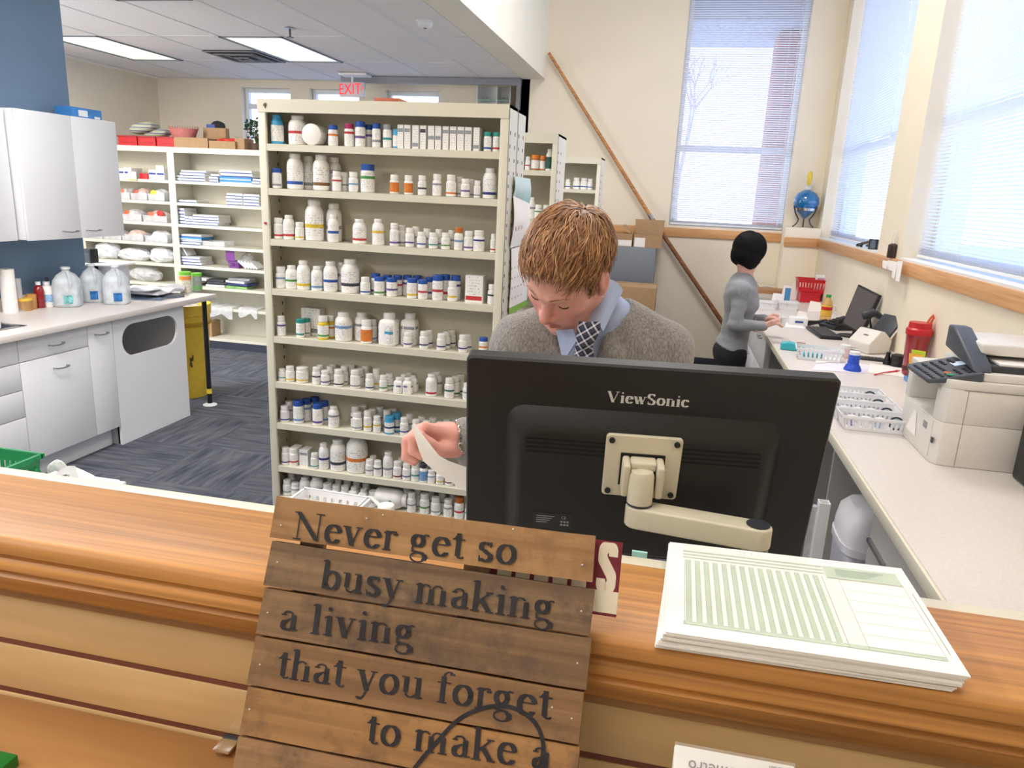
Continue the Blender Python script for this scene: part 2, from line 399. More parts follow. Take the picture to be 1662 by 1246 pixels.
# ---- blinds
def translucent(name, rgb, f=.45):
    m, n, l, p = newmat(name); p.inputs['Base Color'].default_value = lin(rgb)+(1,); p.inputs['Roughness'].default_value = .45
    tr = n.new('ShaderNodeBsdfTranslucent'); tr.inputs[0].default_value = lin(rgb)+(1,)
    nz = n.new('ShaderNodeTexNoise'); nz.inputs['Scale'].default_value = 6; t = n.new('ShaderNodeTexCoord'); l.new(t.outputs['Object'], nz.inputs['Vector'])
    mr = n.new('ShaderNodeMapRange'); mr.inputs[3].default_value = f*.85; mr.inputs[4].default_value = f*1.15; l.new(nz.outputs['Fac'], mr.inputs[0])
    mx = n.new('ShaderNodeMixShader'); l.new(mr.outputs[0], mx.inputs[0]); l.new(p.outputs[0], mx.inputs[1]); l.new(tr.outputs[0], mx.inputs[2])
    l.new(mx.outputs[0], n['Material Output'].inputs[0]); return m
M_slat = translucent('white_blind_slat', (243, 244, 249), .42)
def blind(label, plane, a0, a1, z0, z1, axis, tilt, pitch=.0215):
    c = ((a0+a1)/2, plane, z0) if axis == 'y' else (plane, (a0+a1)/2, z0)
    t = thing('window_blind', label, 'blind', c, 'window blinds')
    def B(mb, u0, u1, d0, d1, w0, w1):
        if axis == 'y': mb.box((u0, plane+d0, w0), (u1, plane+d1, w1))
        else: mb.box((plane+d0, u0, w0), (plane+d1, u1, w1))
    mb = MB(); B(mb, a0, a1, -.02, .02, z1-.045, z1); mb.build('head_rail', M_frame, t, bevel=.003)
    mb = MB(); B(mb, a0, a1, -.015, .015, z0, z0+.018); mb.build('bottom_rail', M_frame, t, bevel=.003)
    # stacked spare slats just above the bottom rail
    mb = MB()
    for k in range(7): B(mb, a0+.003, a1-.003, -.0125, .0125, z0+.021+k*.0065, z0+.023+k*.0065)
    mb.build('spare_slats', M_slat, t, kind='stuff')
    me = None; z = z0+.075; h = .0125
    while z < z1-.06:
        if me is None:
            mb = MB(); pts = []
            for q in range(4):
                s = -1+2*q/3; y = s*h*math.cos(tilt); zz = s*h*math.sin(tilt)+.0022*(1-s*s)
                pts.append((y, zz))
            if axis == 'y': g = [[(a0+.003, plane+y, z+w) for y, w in pts], [(a1-.003, plane+y, z+w) for y, w in pts]]
            else: g = [[(plane+y, a0+.003, z+w) for y, w in pts], [(plane+y, a1-.003, z+w) for y, w in pts]]
            mb.sheet(g); o = mb.build('slat', M_slat, t); me = o; zb = z
        else:
            o = me.copy(); COL.objects.link(o); o.location = me.location+Vector((0, 0, z-zb))
        z += pitch
    for u in (a0+.14*(a1-a0), a0+.86*(a1-a0)):
        mb = MB()
        for d in (-.014, .014): B(mb, u-.001, u+.001, d-.0007, d+.0007, z0+.01, z1-.04)
        mb.build('ladder_cord', M_white, t)
    u = a0+.2*(a1-a0) if axis == 'x' else a1-.08
    mb = MB(); B(mb, u-.004, u+.004, -.034, -.026, z0+.35, z1-.05); mb.build('tilt_wand', M_tub, t)
blind('white slatted blind in the rear wall window behind the woman', YR+.035, -.07, 1.105, 1.56, 3.94, 'y', .72)
blind('white slatted blind in right wall window next to the blue show globe', XR+.10, 5.88, 8.14, 1.525, 3.94, 'x', -.5)
blind('white slatted blind in right wall window nearest to the printer', XR+.10, 2.57, 5.24, 1.525, 3.94, 'x', -.5)
# ---- outside
M_snow = mat('snowy_ground', (236, 238, 244), .9, var=.05, scale=.4)
struct('ground', MB().box((-40, YB+.25, -.4), (40, 60, -.3)).box((XR+.4, -20, -.4), (40, YB+.25, -.3)), M_snow)
def bricks():
    m, n, l, p = newmat('orange_brick'); t = n.new('ShaderNodeTexCoord'); mp = n.new('ShaderNodeMapping'); mp.inputs['Rotation'].default_value = (PI/2, 0, 0)
    l.new(t.outputs['Object'], mp.inputs[0]); b = n.new('ShaderNodeTexBrick'); b.inputs['Scale'].default_value = 5
    b.inputs['Color1'].default_value = lin((206, 112, 82))+(1,); b.inputs['Color2'].default_value = lin((186, 96, 72))+(1,); b.inputs['Mortar'].default_value = lin((200, 180, 165))+(1,)
    b.inputs['Mortar Size'].default_value = .012; l.new(mp.outputs[0], b.inputs['Vector']); l.new(b.outputs[0], p.inputs['Base Color']); p.inputs['Roughness'].default_value = .9
    return m
tag(MB().box((.93, 9.35, -.3), (1.5, 9.9, 3.7)).build('brick_pier', bricks(), bevel=.01), 'orange brick pier outside the rear window', 'pier')
tag(MB().box((-2.0, 8.9, 3.71), (3.5, 10.4, 5.6)).build('porch_roof', mat('grey_soffit', (206, 204, 216), .8)), 'grey porch roof seen through the top of the rear blind', 'roof')
tag(MB().box((1.56, 9.0, 2.62), (2.32, 9.4, 5.6)).build('porch_beam', mat('lavender_grey_cladding', (150, 148, 170), .8), bevel=.01), 'grey porch beam outside the window next to the globe', 'beam')
def bare_tree(x, y, h, label):
    rnd = random.Random(3); t = thing('bare_tree', label, 'tree', (x, y, -.3))
    def br(mb, p, d, L, r, k):
        q = p+d*L; mb.tube([p, (p+q)/2+Vector((rnd.uniform(-.04, .04), 0, .02))*L, q], [r, r*.85, r*.65], 6)
        if k == 0: return
        for _ in range(3): br(mb, q, (d+Vector((rnd.uniform(-.7, .7), rnd.uniform(-.7, .7), rnd.uniform(-.1, .4)))).normalized(), L*.68, r*.6, k-1)
    m_ = mat('grey_bark', (188, 178, 172), .9)
    mb = MB(); mb.tube([(x, y, -.3), (x+.05, y, .8), (x, y, 1.8)], [.14, .11, .09], 8); mb.build('trunk', m_, t)
    mb = MB(); br(mb, Vector((x, y, 1.8)), Vector((.1, 0, 1)), h*.3, .08, 4); mb.build('branches', m_, t)
bare_tree(-.1, 24, 5.5, 'bare winter tree outside the rear window')
# ================================================================ shelving
M_hole = mat('dark_punch_hole', (70, 66, 58), .8)
def shelf_unit(x0, x1, y0, depth, ztop, zs, label, post=.032, lip=.028, header=.052, group=None, holes=False, kick=.09, rear=False):
    """steel bay: two side panels, back panel, header, base, one object for every shelf; zs = heights of the shelf surfaces"""
    y1 = y0+depth
    t = thing('shelving_unit', label, 'shelving', ((x0+x1)/2, (y0+y1)/2, 0), group)
    for s, xa in ((0, x0), (1, x1-.012)):
        MB().box((xa, y0, 0), (xa+.012, y1, ztop)).build('side_panel', M_shelf, t)
        xp = x0 if s == 0 else x1-post
        MB().box((xp, y0-.004, 0), (xp+post, y0+.012, ztop)).build('post', M_shelf, t, bevel=.002)
    MB().box((x0+.012, y1-.008, 0), (x1-.012, y1, ztop-.01)).build('back_panel', M_back, t)
    MB().box((x0, y0-.006, ztop-header), (x1, y0+.006, ztop)).box((x0, y0+.006, ztop-.012), (x1, y1, ztop)).build('header', M_shelf, t)
    MB().box((x0+post, y0+.004, 0), (x1-post, y0+.016, kick)).build('kick_plate', M_base if rear else M_shelf, t)
    for z in zs:
        MB().box((x0+.012, y0-.002, z-lip), (x1-.012, y0+.010, z)).box((x0+.012, y0+.010, z-.008), (x1-.012, y1-.008, z)).build('shelf', M_shelf, t)
    if holes:
        mb = MB()
        def dots(xf, ya, za, zb, dirx):
            for yy in ya:
                z = za
                while z < zb:
                    mb.box((xf, yy-.0035, z-.007), (xf+dirx*.0012, yy+.0035, z+.007)); z += .0508
        dots(x1, (y0+.03, y0+.115), .25, ztop-.09, 1)
        dots(x0+.012, (y0+.045, y0+.125), .25, ztop-.09, 1)
        mb.build('punched_holes', M_hole, t, kind='stuff')
    return t
ZS = [1.954, 1.774, 1.562, 1.348, 1.134, .925, .730, .520, .366, .16]
SX0, SX1, SY = -1.738, -.668, 2.93
main_shelf = shelf_unit(SX0, SX1, SY, .155, 2.13, ZS, 'big cream steel shelving bay full of pill bottles behind the man', post=.034, holes=True)
mb = MB()
mb.tube([atY(427.5, 172, SY-.008), atY(428.5, 168, SY-.008), atY(431, 167, SY-.008), atY(432, 170, SY-.008), atY(429.5, 172, SY-.008)], .0018, 5)
mb.tube([atY(431.5, 168, SY-.008), atY(430, 175, SY-.008)], .0018, 5)
mb.build('pen_mark', M_black, main_shelf)
shelf_unit(SX0, SX1, SY+.162, .155, 2.13, ZS[:-1], 'cream steel shelving bay backing on to the big pill bottle bay', holes=True)
shelf_unit(SX0, SX1, 4.15, .30, 2.125, [1.93, 1.665, 1.40, 1.13, .86, .6, .3], 'cream steel shelving bay just behind the big bay, amber bottles on top shelf', post=.03, holes=True)
shelf_unit(SX0, SX1+.03, 6.20, .30, 2.115, [1.86, 1.60, 1.34, 1.08, .8, .5], 'farthest cream steel shelving bay, blue labelled bottles on its top shelf', post=.03, holes=True)
ZB = [1.774, 1.552, 1.326, 1.111, .892, .674, .455, .115]
YBK = 7.09
shelf_unit(-6.42, -5.24, YBK, .32, 2.112, ZB, 'cream shelving bay with bagged supplies beside the yellow left wall', post=.04, lip=.03, rear=True, kick=.1, header=.055)
shelf_unit(-5.24, -4.02, YBK, .32, 2.112, ZB, 'cream shelving bay with stacks of white boxes left of the big bay', post=.04, lip=.03, rear=True, kick=.1, header=.055)
# ================================================================ left kitchen run
XF = -3.58
M_gap = mat('door_gap_shadow_gasket', (150, 150, 152), .8)
def handle(mb, y, z, w=.10, x=XF):
    mb.tube([(x, y-w/2, z), (x+.022, y-w/2, z), (x+.026, y-w/2+.008, z-.002), (x+.027, y, z-.006), (x+.026, y+w/2-.008, z-.002), (x+.022, y+w/2, z), (x, y+w/2, z)], .0042, 8)
def front(t, name, y0, y1, z0, z1, hy=None, hz=None, x=XF, th=.018):
    f = MB().box((x-th, y0+.002, z0+.002), (x, y1-.002, z1-.002)).build(name, M_lam, t, bevel=.002)
    if hy is not None:
        mb = MB(); handle(mb, hy, hz, x=x); mb.build('handle', M_steel, f)
    return f
t = thing('base_cabinet', 'white base cabinet with four drawers at the left edge of the picture', 'cabinet', (-3.9, 2.95, 0))
MB().box((-4.18, 2.4, .13), (XF-.018, 3.40, .874)).box((-4.18, 2.4, 0), (XF-.075, 3.40, .13)).build('carcass', M_lam, t)
for z0, z1 in ((.735, .872), (.575, .735), (.415, .575), (.135, .415)): front(t, 'drawer_front', 2.45, 3.40, z0, z1, 2.92, (z0+z1)/2+.03)
t = thing('base_cabinet', 'white base cabinet with one drawer over a deep tilting front', 'cabinet', (-3.9, 3.66, 0))
MB().box((-4.18, 3.401, .13), (XF-.018, 3.92, .874)).box((-4.18, 3.401, 0), (XF-.075, 3.92, .13)).build('carcass', M_lam, t)
front(t, 'drawer_front', 3.40, 3.92, .735, .872, 3.665, .80)
front(t, 'door', 3.40, 3.92, .135, .735, 3.68, .655)
t = thing('base_cabinet', 'white cabinet with a long oval waste opening at the run end', 'cabinet', (-3.9, 4.4, 0))
MB().box((-4.18, 3.921, .13), (XF-.018, 4.13, .874)).box((-4.18, 3.921, 0), (XF-.075, 4.13, .13)).build('carcass', M_lam, t)
front(t, 'door', 3.92, 4.135, .135, .872, 4.03, .80)
# panel with stadium-shaped hole
def stadium(cy, cz, hw, hh, n=12):
    pts = []
    for k in range(n+1):
        a = -PI/2+PI*k/n; pts.append((cy+hw-hh+hh*math.cos(a), cz+hh*math.sin(a)))
    for k in range(n+1):
        a = PI/2+PI*k/n; pts.append((cy-hw+hh+hh*math.cos(a), cz+hh*math.sin(a)))
    return pts
def holed_panel(mb, y0, y1, z0, z1, hole, xa, xb):
    """rectangle with one convex hole, extruded along x"""
    import bisect
    n = len(hole); cy = sum(p[0] for p in hole)/n; cz = sum(p[1] for p in hole)/n
    out = []
    for (y, z) in hole:
        dy, dz = y-cy, z-cz; k = 1e9
        if dy > 1e-9: k = min(k, (y1-cy)/dy)
        if dy < -1e-9: k = min(k, (y0-cy)/dy)
        if dz > 1e-9: k = min(k, (z1-cz)/dz)
        if dz < -1e-9: k = min(k, (z0-cz)/dz)
        out.append((cy+dy*k, cz+dz*k))
    ang = [math.atan2(z-cz, y-cy) for y, z in out]
    ring_o = []; ring_i = []
    corners = [(y0, z0), (y1, z0), (y1, z1), (y0, z1)]
    for i in range(n):
        ring_o.append(out[i]); ring_i.append(hole[i])
        a0, a1 = ang[i], ang[(i+1) % n]
        if a1 < a0: a1 += 2*PI
        for c in corners:
            ac = math.atan2(c[1]-cz, c[0]-cy)
            while ac < a0: ac += 2*PI
            if a0 < ac < a1: ring_o.append(c); ring_i.append(hole[i])
    m = len(ring_o)
    vs = []
    for x in (xa, xb):
        vs += [(x, p[0], p[1]) for p in ring_o]+[(x, p[0], p[1]) for p in ring_i]
    fs = []
    for i in range(m):
        j = (i+1) % m
        fs.append((2*m+i, 2*m+j, 3*m+j, 3*m+i)); fs.append((i, m+i, m+j, j))
        fs.append((m+i, 3*m+i, 3*m+j, m+j)); fs.append((i, j, 2*m+j, 2*m+i))
    mb.add(vs, fs)
H0, H1 = atX(198, 551, XF), atX(288, 533, XF); HT, HB = atX(268, 513, XF), atX(214, 577, XF)
mb = MB(); holed_panel(mb, 4.137, 4.876, 0, .874, stadium((H0.y+H1.y)/2, (HT.z+HB.z)/2, (H1.y-H0.y)/2, (HT.z-HB.z)/2), XF-.018, XF); mb.build('front_panel', M_lam, t)
MB().box((-4.18, 4.858, 0), (XF-.019, 4.876, .874)).build('end_panel', M_lam, t)
MB().box((-4.18, 4.137, 0), (-4.165, 4.857, .874)).box((-4.18, 4.137, .0), (-3.62, 4.150, .874)).box((-4.165, 4.150, .42), (-3.62, 4.857, .435)).build('inner_box', mat('grey_inner_laminate', (200, 200, 205), .5), t)
# worktop with sink
SK = (-4.06, -3.70, 2.95, 3.56)
wt = thing('worktop', 'pale speckled laminate worktop of the left cabinet run', 'worktop', (-3.87, 3.8, .876))
mb = MB(); x0, x1, y0, y1 = -4.195, -3.545, 2.4, 5.235
mb.box((x0, y0, .876), (x1, SK[2], .914)).box((x0, SK[3], .876), (x1, y1, .914)).box((x0, SK[2], .876), (SK[0], SK[3], .914)).box((SK[1], SK[2], .876), (x1, SK[3], .914))
mb.build('top', M_ctr, wt)
MB().box((x1-.003, y0, .874), (x1+.006, y1, .915)).box((x0, y1-.003, .874), (x1+.006, y1+.006, .915)).build('front_edge', M_ctr, wt, bevel=.004)
MB().box((-4.198, 2.4, .914), (-4.18, 4.60, 1.0)).build('backsplash', M_ctr, wt, bevel=.003)
sk = thing('sink', 'stainless steel sink let into the left worktop', 'sink', ((SK[0]+SK[1])/2, (SK[2]+SK[3])/2, .915))
mb = MB(); a, b, c, d = SK; r = .02
mb.box((a-r, c-r, .9135), (b+r, c+.012, .918)).box((a-r, d-.012, .9135), (b+r, d+r, .918)).box((a-r, c, .9135), (a+.012, d, .918)).box((b-.012, c, .9135), (b+r, d, .918)); mb.build('rim', M_steel, sk, bevel=.001)
MB().add([(a+.01, c+.01, .914), (b-.01, c+.01, .914), (b-.01, d-.01, .914), (a+.01, d-.01, .914), (a+.03, c+.03, .885), (b-.03, c+.03, .885), (b-.03, d-.03, .885), (a+.03, d-.03, .885)],
         [(0, 1, 5, 4), (1, 2, 6, 5), (2, 3, 7, 6), (3, 0, 4, 7), (4, 5, 6, 7)]).build('basin', M_steel, sk)
mb = MB(); q = Vector((-4.10, 3.22, .918)); mb.tube([(q.x, q.y, .915), (q.x, q.y, .99), (q.x+.03, q.y-.03, 1.02), (q.x+.1, q.y-.08, 1.01), (q.x+.12, q.y-.1, .985)], .012, 10); mb.build('tap', M_chrome, sk)
# prop pole under the end of the worktop
t = thing('support_pole', 'black support pole with yellow band under the worktop end', 'pole', (-3.61, 5.177, 0))
MB().lathe([(.0, 0), (.055, 0), (.055, .006), (.02, .018), (.0, .018)], 20, (-3.61, 5.177, 0)).build('foot_plate', M_white, t)
MB().cyl((-3.61, 5.177, .012), .019, .862, 16).build('tube', M_black, t)
MB().cyl((-3.61, 5.177, .10), .0205, .04, 16).build('yellow_band', mat('yellow_tape', (232, 206, 60), .5), t)
# wall cabinets
def wall_cab(y0, y1, splits, xf, z0, z1, label, hy):
    t = thing('wall_cabinet', label, 'cabinet', ((-4.2+xf)/2, (y0+y1)/2, z0))
    MB().box((-4.195, y0, z0), (xf-.019, y1, z1)).build('carcass', M_lam, t, bevel=.002)
    ys_ = [y0]+splits+[y1]
    for i in range(len(ys_)-1):
        f = MB().box((xf-.018, ys_[i]+.0015, z0-.004), (xf, ys_[i+1]-.0015, z1)).build('door', M_lam, t, bevel=.003)
        mb = MB(); handle(mb, hy[i], z0+.045, .115, xf); mb.build('handle', M_steel, f)
wall_cab(2.7, 3.845, [3.27], -3.94, 1.385, 2.15, 'white wall cabinet cut off by the left edge of the picture', [3.1, 3.5])
wall_cab(3.86, 4.687, [4.285], -3.88, 1.385, 2.155, 'white two door wall cabinet at the end of the blue wall', [4.185, 4.385])
# ================================================================ right counter along the windows
CX = .71
rc = thing('work_counter', 'long white laminate counter under the right hand windows', 'counter', (1.08, 4.6, 0))
MB().box((CX, .93, .874), (XR-.002, BY0-.02, .914)).build('top', M_ctr, rc)
MB().box((CX-.012, .93, .872), (CX+.001, BY0-.02, .9145)).build('front_edge', M_edge, rc, bevel=.005)
for y in (3.22, 4.32, 5.52): MB().box((CX+.05, y, 0), (XR-.02, y+.02, .873)).build('support_panel', mat('grey_support_panel', (176, 172, 168), .5), rc)
MB().box((XR-.045, .95, .10), (XR-.027, BY0-.06, .86)).build('rear_panel', mat('grey_support_panel', (176, 172, 168), .5), rc)
MB().box((XR-.02, .93, .914), (XR-.003, BY0-.03, .93)).build('backsplash', M_ctr, rc)
def drawer_cab(y0, y1, label, zs):
    t = thing('drawer_cabinet', label, 'cabinet', (CX+.3, (y0+y1)/2, 0), 'drawer cabinets under the window counter')
    MB().box((CX+.035, y0, .08), (XR-.1, y1, .871)).box((CX+.08, y0, 0), (XR-.1, y1, .08)).build('carcass', M_lam, t)
    for z0, z1 in zs:
        f = MB().box((CX+.016, y0+.003, z0), (CX+.034, y1-.003, z1-.004)).build('drawer_front', M_lam, t, bevel=.002)
        mb = MB(); yc = (y0+y1)/2; zc = z1-.05
        mb.tube([(CX+.016, yc-.05, zc), (CX-.008, yc-.05, zc), (CX-.01, yc, zc-.004), (CX-.008, yc+.05, zc), (CX+.016, yc+.05, zc)], .004, 8); mb.build('handle', M_steel, f)
t = thing('grey_cabinet', 'grey side cabinet under the window counter next to the ledge', 'cabinet', (1.08, 1.7, 0)); M_gp = mat('grey_support_panel', (176, 172, 168), .5)
MB().box((CX+.035, .95, .08), (XR-.05, 2.44, .871)).box((CX+.09, .95, 0), (XR-.05, 2.42, .08)).build('carcass', M_gp, t)
for y0_, y1_ in ((.955, 1.69), (1.695, 2.437)):
    f = MB().box((CX+.014, y0_, .085), (CX+.034, y1_, .866)).build('door', M_gp, t, bevel=.002); MB().box((CX+.002, y1_-.20, .745), (CX+.0135, y1_-.015, .758)).build('handle', M_steel, f)
drawer_cab(5.56, 6.16, 'white drawer cabinet under the counter beside the woman', [(.09, .36), (.36, .61), (.61, .87)])
drawer_cab(6.17, 6.95, 'white drawer cabinet under the counter behind the woman', [(.09, .36), (.36, .61), (.61, .87)])
# ================================================================ reception ledge and slatwall
LX0, LX1 = -2.4, XR-.005
ld = thing('counter_ledge', 'orange oak counter ledge with moulded front edge', 'counter', (-.4, .76, 1.27))
prof = [(.852, 1.335), (.852, 1.352), (.849, 1.355), (.690, 1.355), (.683, 1.353), (.679, 1.347), (.678, 1.336), (.683, 1.331), (.6835, 1.327), (.679, 1.323), (.678, 1.313), (.684, 1.309),
        (.6845, 1.306), (.680, 1.302), (.682, 1.290), (.686, 1.286), (.6865, 1.282), (.690, 1.276), (.70, 1.273), (.735, 1.273), (.735, 1.335)]
mb = MB(); mb.prism(prof[::-1], LX0, LX1, 'x'); o = mb.build('moulded_top', M_oak, ld)
for p_ in o.data.polygons: p_.use_smooth = True
o.data.set_sharp_from_angle(angle=math.radians(50))
sl = thing('slatwall_front', 'maple slatwall front of the reception counter with brown grooves', 'counter', (-.4, .72, 0))
z = 1.272; k = 0; gz = []
tops = [1.2715]+[1.187-.0762*i for i in range(16)]
for i in range(15):
    zt = tops[i]; zb = tops[i+1]+.0085
    MB().box((LX0, .70, zb), (LX1, .718, zt)).build('slat', M_maple, sl, bevel=.002)
MB().box((LX0, .718, .02), (LX1, .735, 1.2715)).build('groove_backing', mat('brown_groove_insert', (118, 66, 50), .5), sl)
mb = MB()
for i in range(1, 15): mb.box((LX0, .7015, tops[i]+.0006), (LX1, .7185, tops[i]+.0080))
mb.build('groove_insert', mat('brown_groove_insert', (118, 66, 50), .5), sl)
MB().box((LX0, .697, 1.262), (LX1, .6998, 1.2718)).build('cove_strip', wood('tan_cove_strip', (150, 108, 66), (172, 128, 82), axis=0, rough=.45), sl, bevel=.001)
MB().box((LX0, .736, 0), (LX1, .84, 1.334)).build('core', M_lam, sl)
tag(MB().box((LX0, .853, 1.05), (.95, .884, 1.349)).build('backing_panel', M_edge, bevel=.002, loc=(0, .86, 1.05)), 'cream panel edge running along the back of the oak ledge', 'panel')
tag(MB().box((.953, .853, .90), (LX1, .905, 1.325)).build('backing_panel', M_edge, bevel=.002, loc=(1.2, .86, .9)), 'cream panel edge where the window counter meets the ledge', 'panel')
t = thing('inner_counter', 'white laminate work counter behind the oak ledge, under the monitor', 'counter', (-.9, 1.1, 0))
MB().box((LX0, .885, 1.065), (.45, 1.36, 1.10)).build('top', M_ctr, t, bevel=.004)
for x in (-2.3, -1.6, -.9, -.2, .42): MB().box((x, .90, 0), (x+.02, 1.33, 1.065)).build('support_panel', M_lam, t)
# ================================================================ bottles and cartons on the big bay
def project(p):
    d = Vector(p)-C0; w = d.dot(FW); return 831+FPX*d.dot(RT)/w, 623+FPX*d.dot(DN)/w, w
def solveX(px, Y, z):
    a = 0.0; b = 1.0
    fa = project((a, Y, z))[0]-px
    for _ in range(6):
        fb = project((b, Y, z))[0]-px
        if abs(fb-fa) < 1e-9: break
        a, b, fa = b, b-fb*(b-a)/(fb-fa), fb
    return b
def label_mat(name, full):
    m, n, l, p = newmat(name)
    uv = n.new('ShaderNodeUVMap'); oi = n.new('ShaderNodeObjectInfo'); sp = n.new('ShaderNodeSeparateXYZ'); l.new(uv.outputs[0], sp.inputs[0])
    def math_(op, a, b=None, c=None):
        q = n.new('ShaderNodeMath'); q.operation = op
        for i, v in enumerate((a, b, c)):
            if v is None: continue
            if isinstance(v, (int, float)): q.inputs[i].default_value = v
            else: l.new(v, q.inputs[i])
        return q.outputs[0]
    u, v = sp.outputs[0], sp.outputs[1]
    # rows of print
    cb = n.new('ShaderNodeCombineXYZ'); l.new(math_('MULTIPLY', u, 22), cb.inputs[0])
    l.new(math_('MULTIPLY', math_('FLOOR', math_('MULTIPLY', v, 9)), 7.3), cb.inputs[1]); l.new(math_('MULTIPLY', oi.outputs['Random'], 91), cb.inputs[2])
    nz = n.new('ShaderNodeTexNoise'); nz.inputs['Scale'].default_value = 1; nz.inputs['Detail'].default_value = 1; l.new(cb.outputs[0], nz.inputs['Vector'])
    ink = math_('MULTIPLY', math_('GREATER_THAN', nz.outputs['Fac'], .53), math_('GREATER_THAN', math_('FRACT', math_('MULTIPLY', v, 9)), .45))
    inner = math_('MULTIPLY', math_('GREATER_THAN', u, .12), math_('LESS_THAN', u, .88)); ink = math_('MULTIPLY', ink, inner)
    base = n.new('ShaderNodeMix'); base.data_type = 'RGBA'
    base.inputs[6].default_value = lin((243, 241, 238))+(1,); l.new(oi.outputs['Color'], base.inputs[7])
    if full: base.inputs[0].default_value = 1
    else:
        a = oi.outputs['Alpha']
        l.new(math_('LESS_THAN', math_('ABSOLUTE', math_('SUBTRACT', v, a)), .085), base.inputs[0])
    mx = n.new('ShaderNodeMix'); mx.data_type = 'RGBA'; l.new(math_('MULTIPLY', ink, .34), mx.inputs[0]); l.new(base.outputs[2], mx.inputs[6])
    mx.inputs[7].default_value = lin((58, 56, 74))+(1,)
    l.new(mx.outputs[2], p.inputs['Base Color']); p.inputs['Roughness'].default_value = .5
    return m
M_lab = label_mat('printed_bottle_label', False); M_labf = label_mat('coloured_bottle_label', True)
M_btl = mat('white_bottle_plastic', (241, 239, 235), .38, var=.015, scale=4)
PROF = {'r': ([(.0, 0), (.45, 0), (.5, .03), (.5, .62), (.47, .69), (.37, .74), (.37, .78)], (.43, .76, 1.0), (.10, .60)),
        'w': ([(.0, 0), (.46, 0), (.5, .03), (.5, .70), (.48, .75), (.45, .78)], (.47, .78, 1.0), (.10, .68)),
        'b': ([(.0, 0), (.46, 0), (.5, .02), (.5, .66), (.47, .75), (.38, .83), (.31, .86), (.31, .89)], (.34, .87, 1.0), (.10, .64)),
        'q': ([(.0, 0), (.46, 0), (.5, .02), (.5, .68), (.44, .77), (.3, .82), (.3, .86)], (.33, .84, 1.0), (.10, .62)),
        'v': ([(.0, 0), (.44, 0), (.47, .02), (.47, .72), (.44, .75)], (.5, .74, 1.0), (.12, .66))}
_bm = {}
def unit(name, kind):
    key = (name, kind)
    if key in _bm: return _bm[key]
    prof, (cr, c0, c1), (l0, l1) = PROF[kind]
    n = 18; mb = MB()
    def ring(r, k, off=0):
        a = 2*PI*k/n+off; c, s = math.cos(a), math.sin(a)
        if kind == 'q' and r > .4:
            e = (abs(c)**5+abs(s)**5)**(-1/5); return r*c*e, r*s*e
        return r*c, r*s
    if name == 'body':
        mb.lathe(prof, n)
        if kind == 'q':
            for i, v in enumerate(mb.v):
                r = math.hypot(v.x, v.y)
                if r > .4:
                    x, y = ring(r, i % n); mb.v[i] = Vector((x, y, v.z))
    elif name == 'cap': mb.lathe([(.0, c0), (cr, c0), (cr, c1-.03), (cr-.03, c1), (0, c1)], n)
    o = None
    if name == 'label':
        m = 10; a0, a1 = -PI/2-1.75, -PI/2+1.75; vs = []
        for zz in (l0, l1):
            for k in range(m+1):
                a = a0+(a1-a0)*k/m; c, s = math.cos(a), math.sin(a); e = (abs(c)**5+abs(s)**5)**(-1/5) if kind == 'q' else 1
                vs.append((.508*c*e, .508*s*e, zz))
        mb.add(vs, [(k, k+1, m+2+k, m+1+k) for k in range(m)], True)
        me = bpy.data.meshes.new('label'); me.from_pydata(mb.v, [], mb.f); uv = me.uv_layers.new(name='UVMap')
        for poly in me.polygons:
            poly.use_smooth = True
            for li in poly.loop_indices:
                vi = me.loops[li].vertex_index; uv.data[li].uv = ((vi % (m+1))/m, vi//(m+1))
    else:
        me = bpy.data.meshes.new(name); me.from_pydata(mb.v, [], mb.f)
        for p_ in me.polygons: p_.use_smooth = True
        me.set_sharp_from_angle(angle=math.radians(40))
    _bm[key] = me
    return me
CC = {'W': ('white', (242, 240, 236)), 'B': ('blue', (36, 84, 170)), 'C': ('sky blue', (66, 160, 206)), 'R': ('red', (196, 48, 56)), 'O': ('orange', (222, 128, 48)), 'Y': ('yellow', (226, 196, 56)),
      'G': ('green', (74, 150, 70)), 'T': ('teal', (40, 150, 140)), 'P': ('purple', (104, 78, 150)), 'M': ('magenta', (168, 40, 96)), 'K': ('dark', (60, 60, 74)), 'N': ('navy', (44, 52, 116)),
      'A': ('amber', (196, 110, 44)), 'D': ('maroon', (120, 34, 44)), 'E': ('grey', (150, 154, 162)), 'F': ('brown', (130, 92, 48)), 'H': ('dark green', (34, 84, 70)), 'L': ('pale blue', (120, 160, 206))}
MK = {k: objcol('plastic_'+v[0].replace(' ', '_')) for k, v in ()}
ORD = ['zeroth', 'first', 'second', 'third', 'fourth', 'fifth', 'sixth', 'seventh', 'eighth', 'ninth', 'tenth', 'eleventh', 'twelfth', 'thirteenth', 'fourteenth', 'fifteenth', 'sixteenth', 'seventeenth', 'eighteenth', 'nineteenth', 'twentieth',
       'twenty-first', 'twenty-second', 'twenty-third', 'twenty-fourth', 'twenty-fifth', 'twenty-sixth', 'twenty-seventh', 'twenty-eighth', 'twenty-ninth', 'thirtieth', 'thirty-first', 'thirty-second', 'thirty-third', 'thirty-fourth']
rnd = random.Random(11)
def child(parent, name, me, m, sc, col=None, rot=0):
    if not me.materials: me.materials.append(m)
    o = bpy.data.objects.new(name, me); COL.objects.link(o); o.parent = parent; o.scale = sc; o.rotation_euler = (0, 0, rot)
    if me.materials[0] != m: o.material_slots[0].link = 'OBJECT'; o.material_slots[0].material = m
    if col: o.color = col
    return o
def c4(k, a=1): return lin(CC[k][1])+(a,)
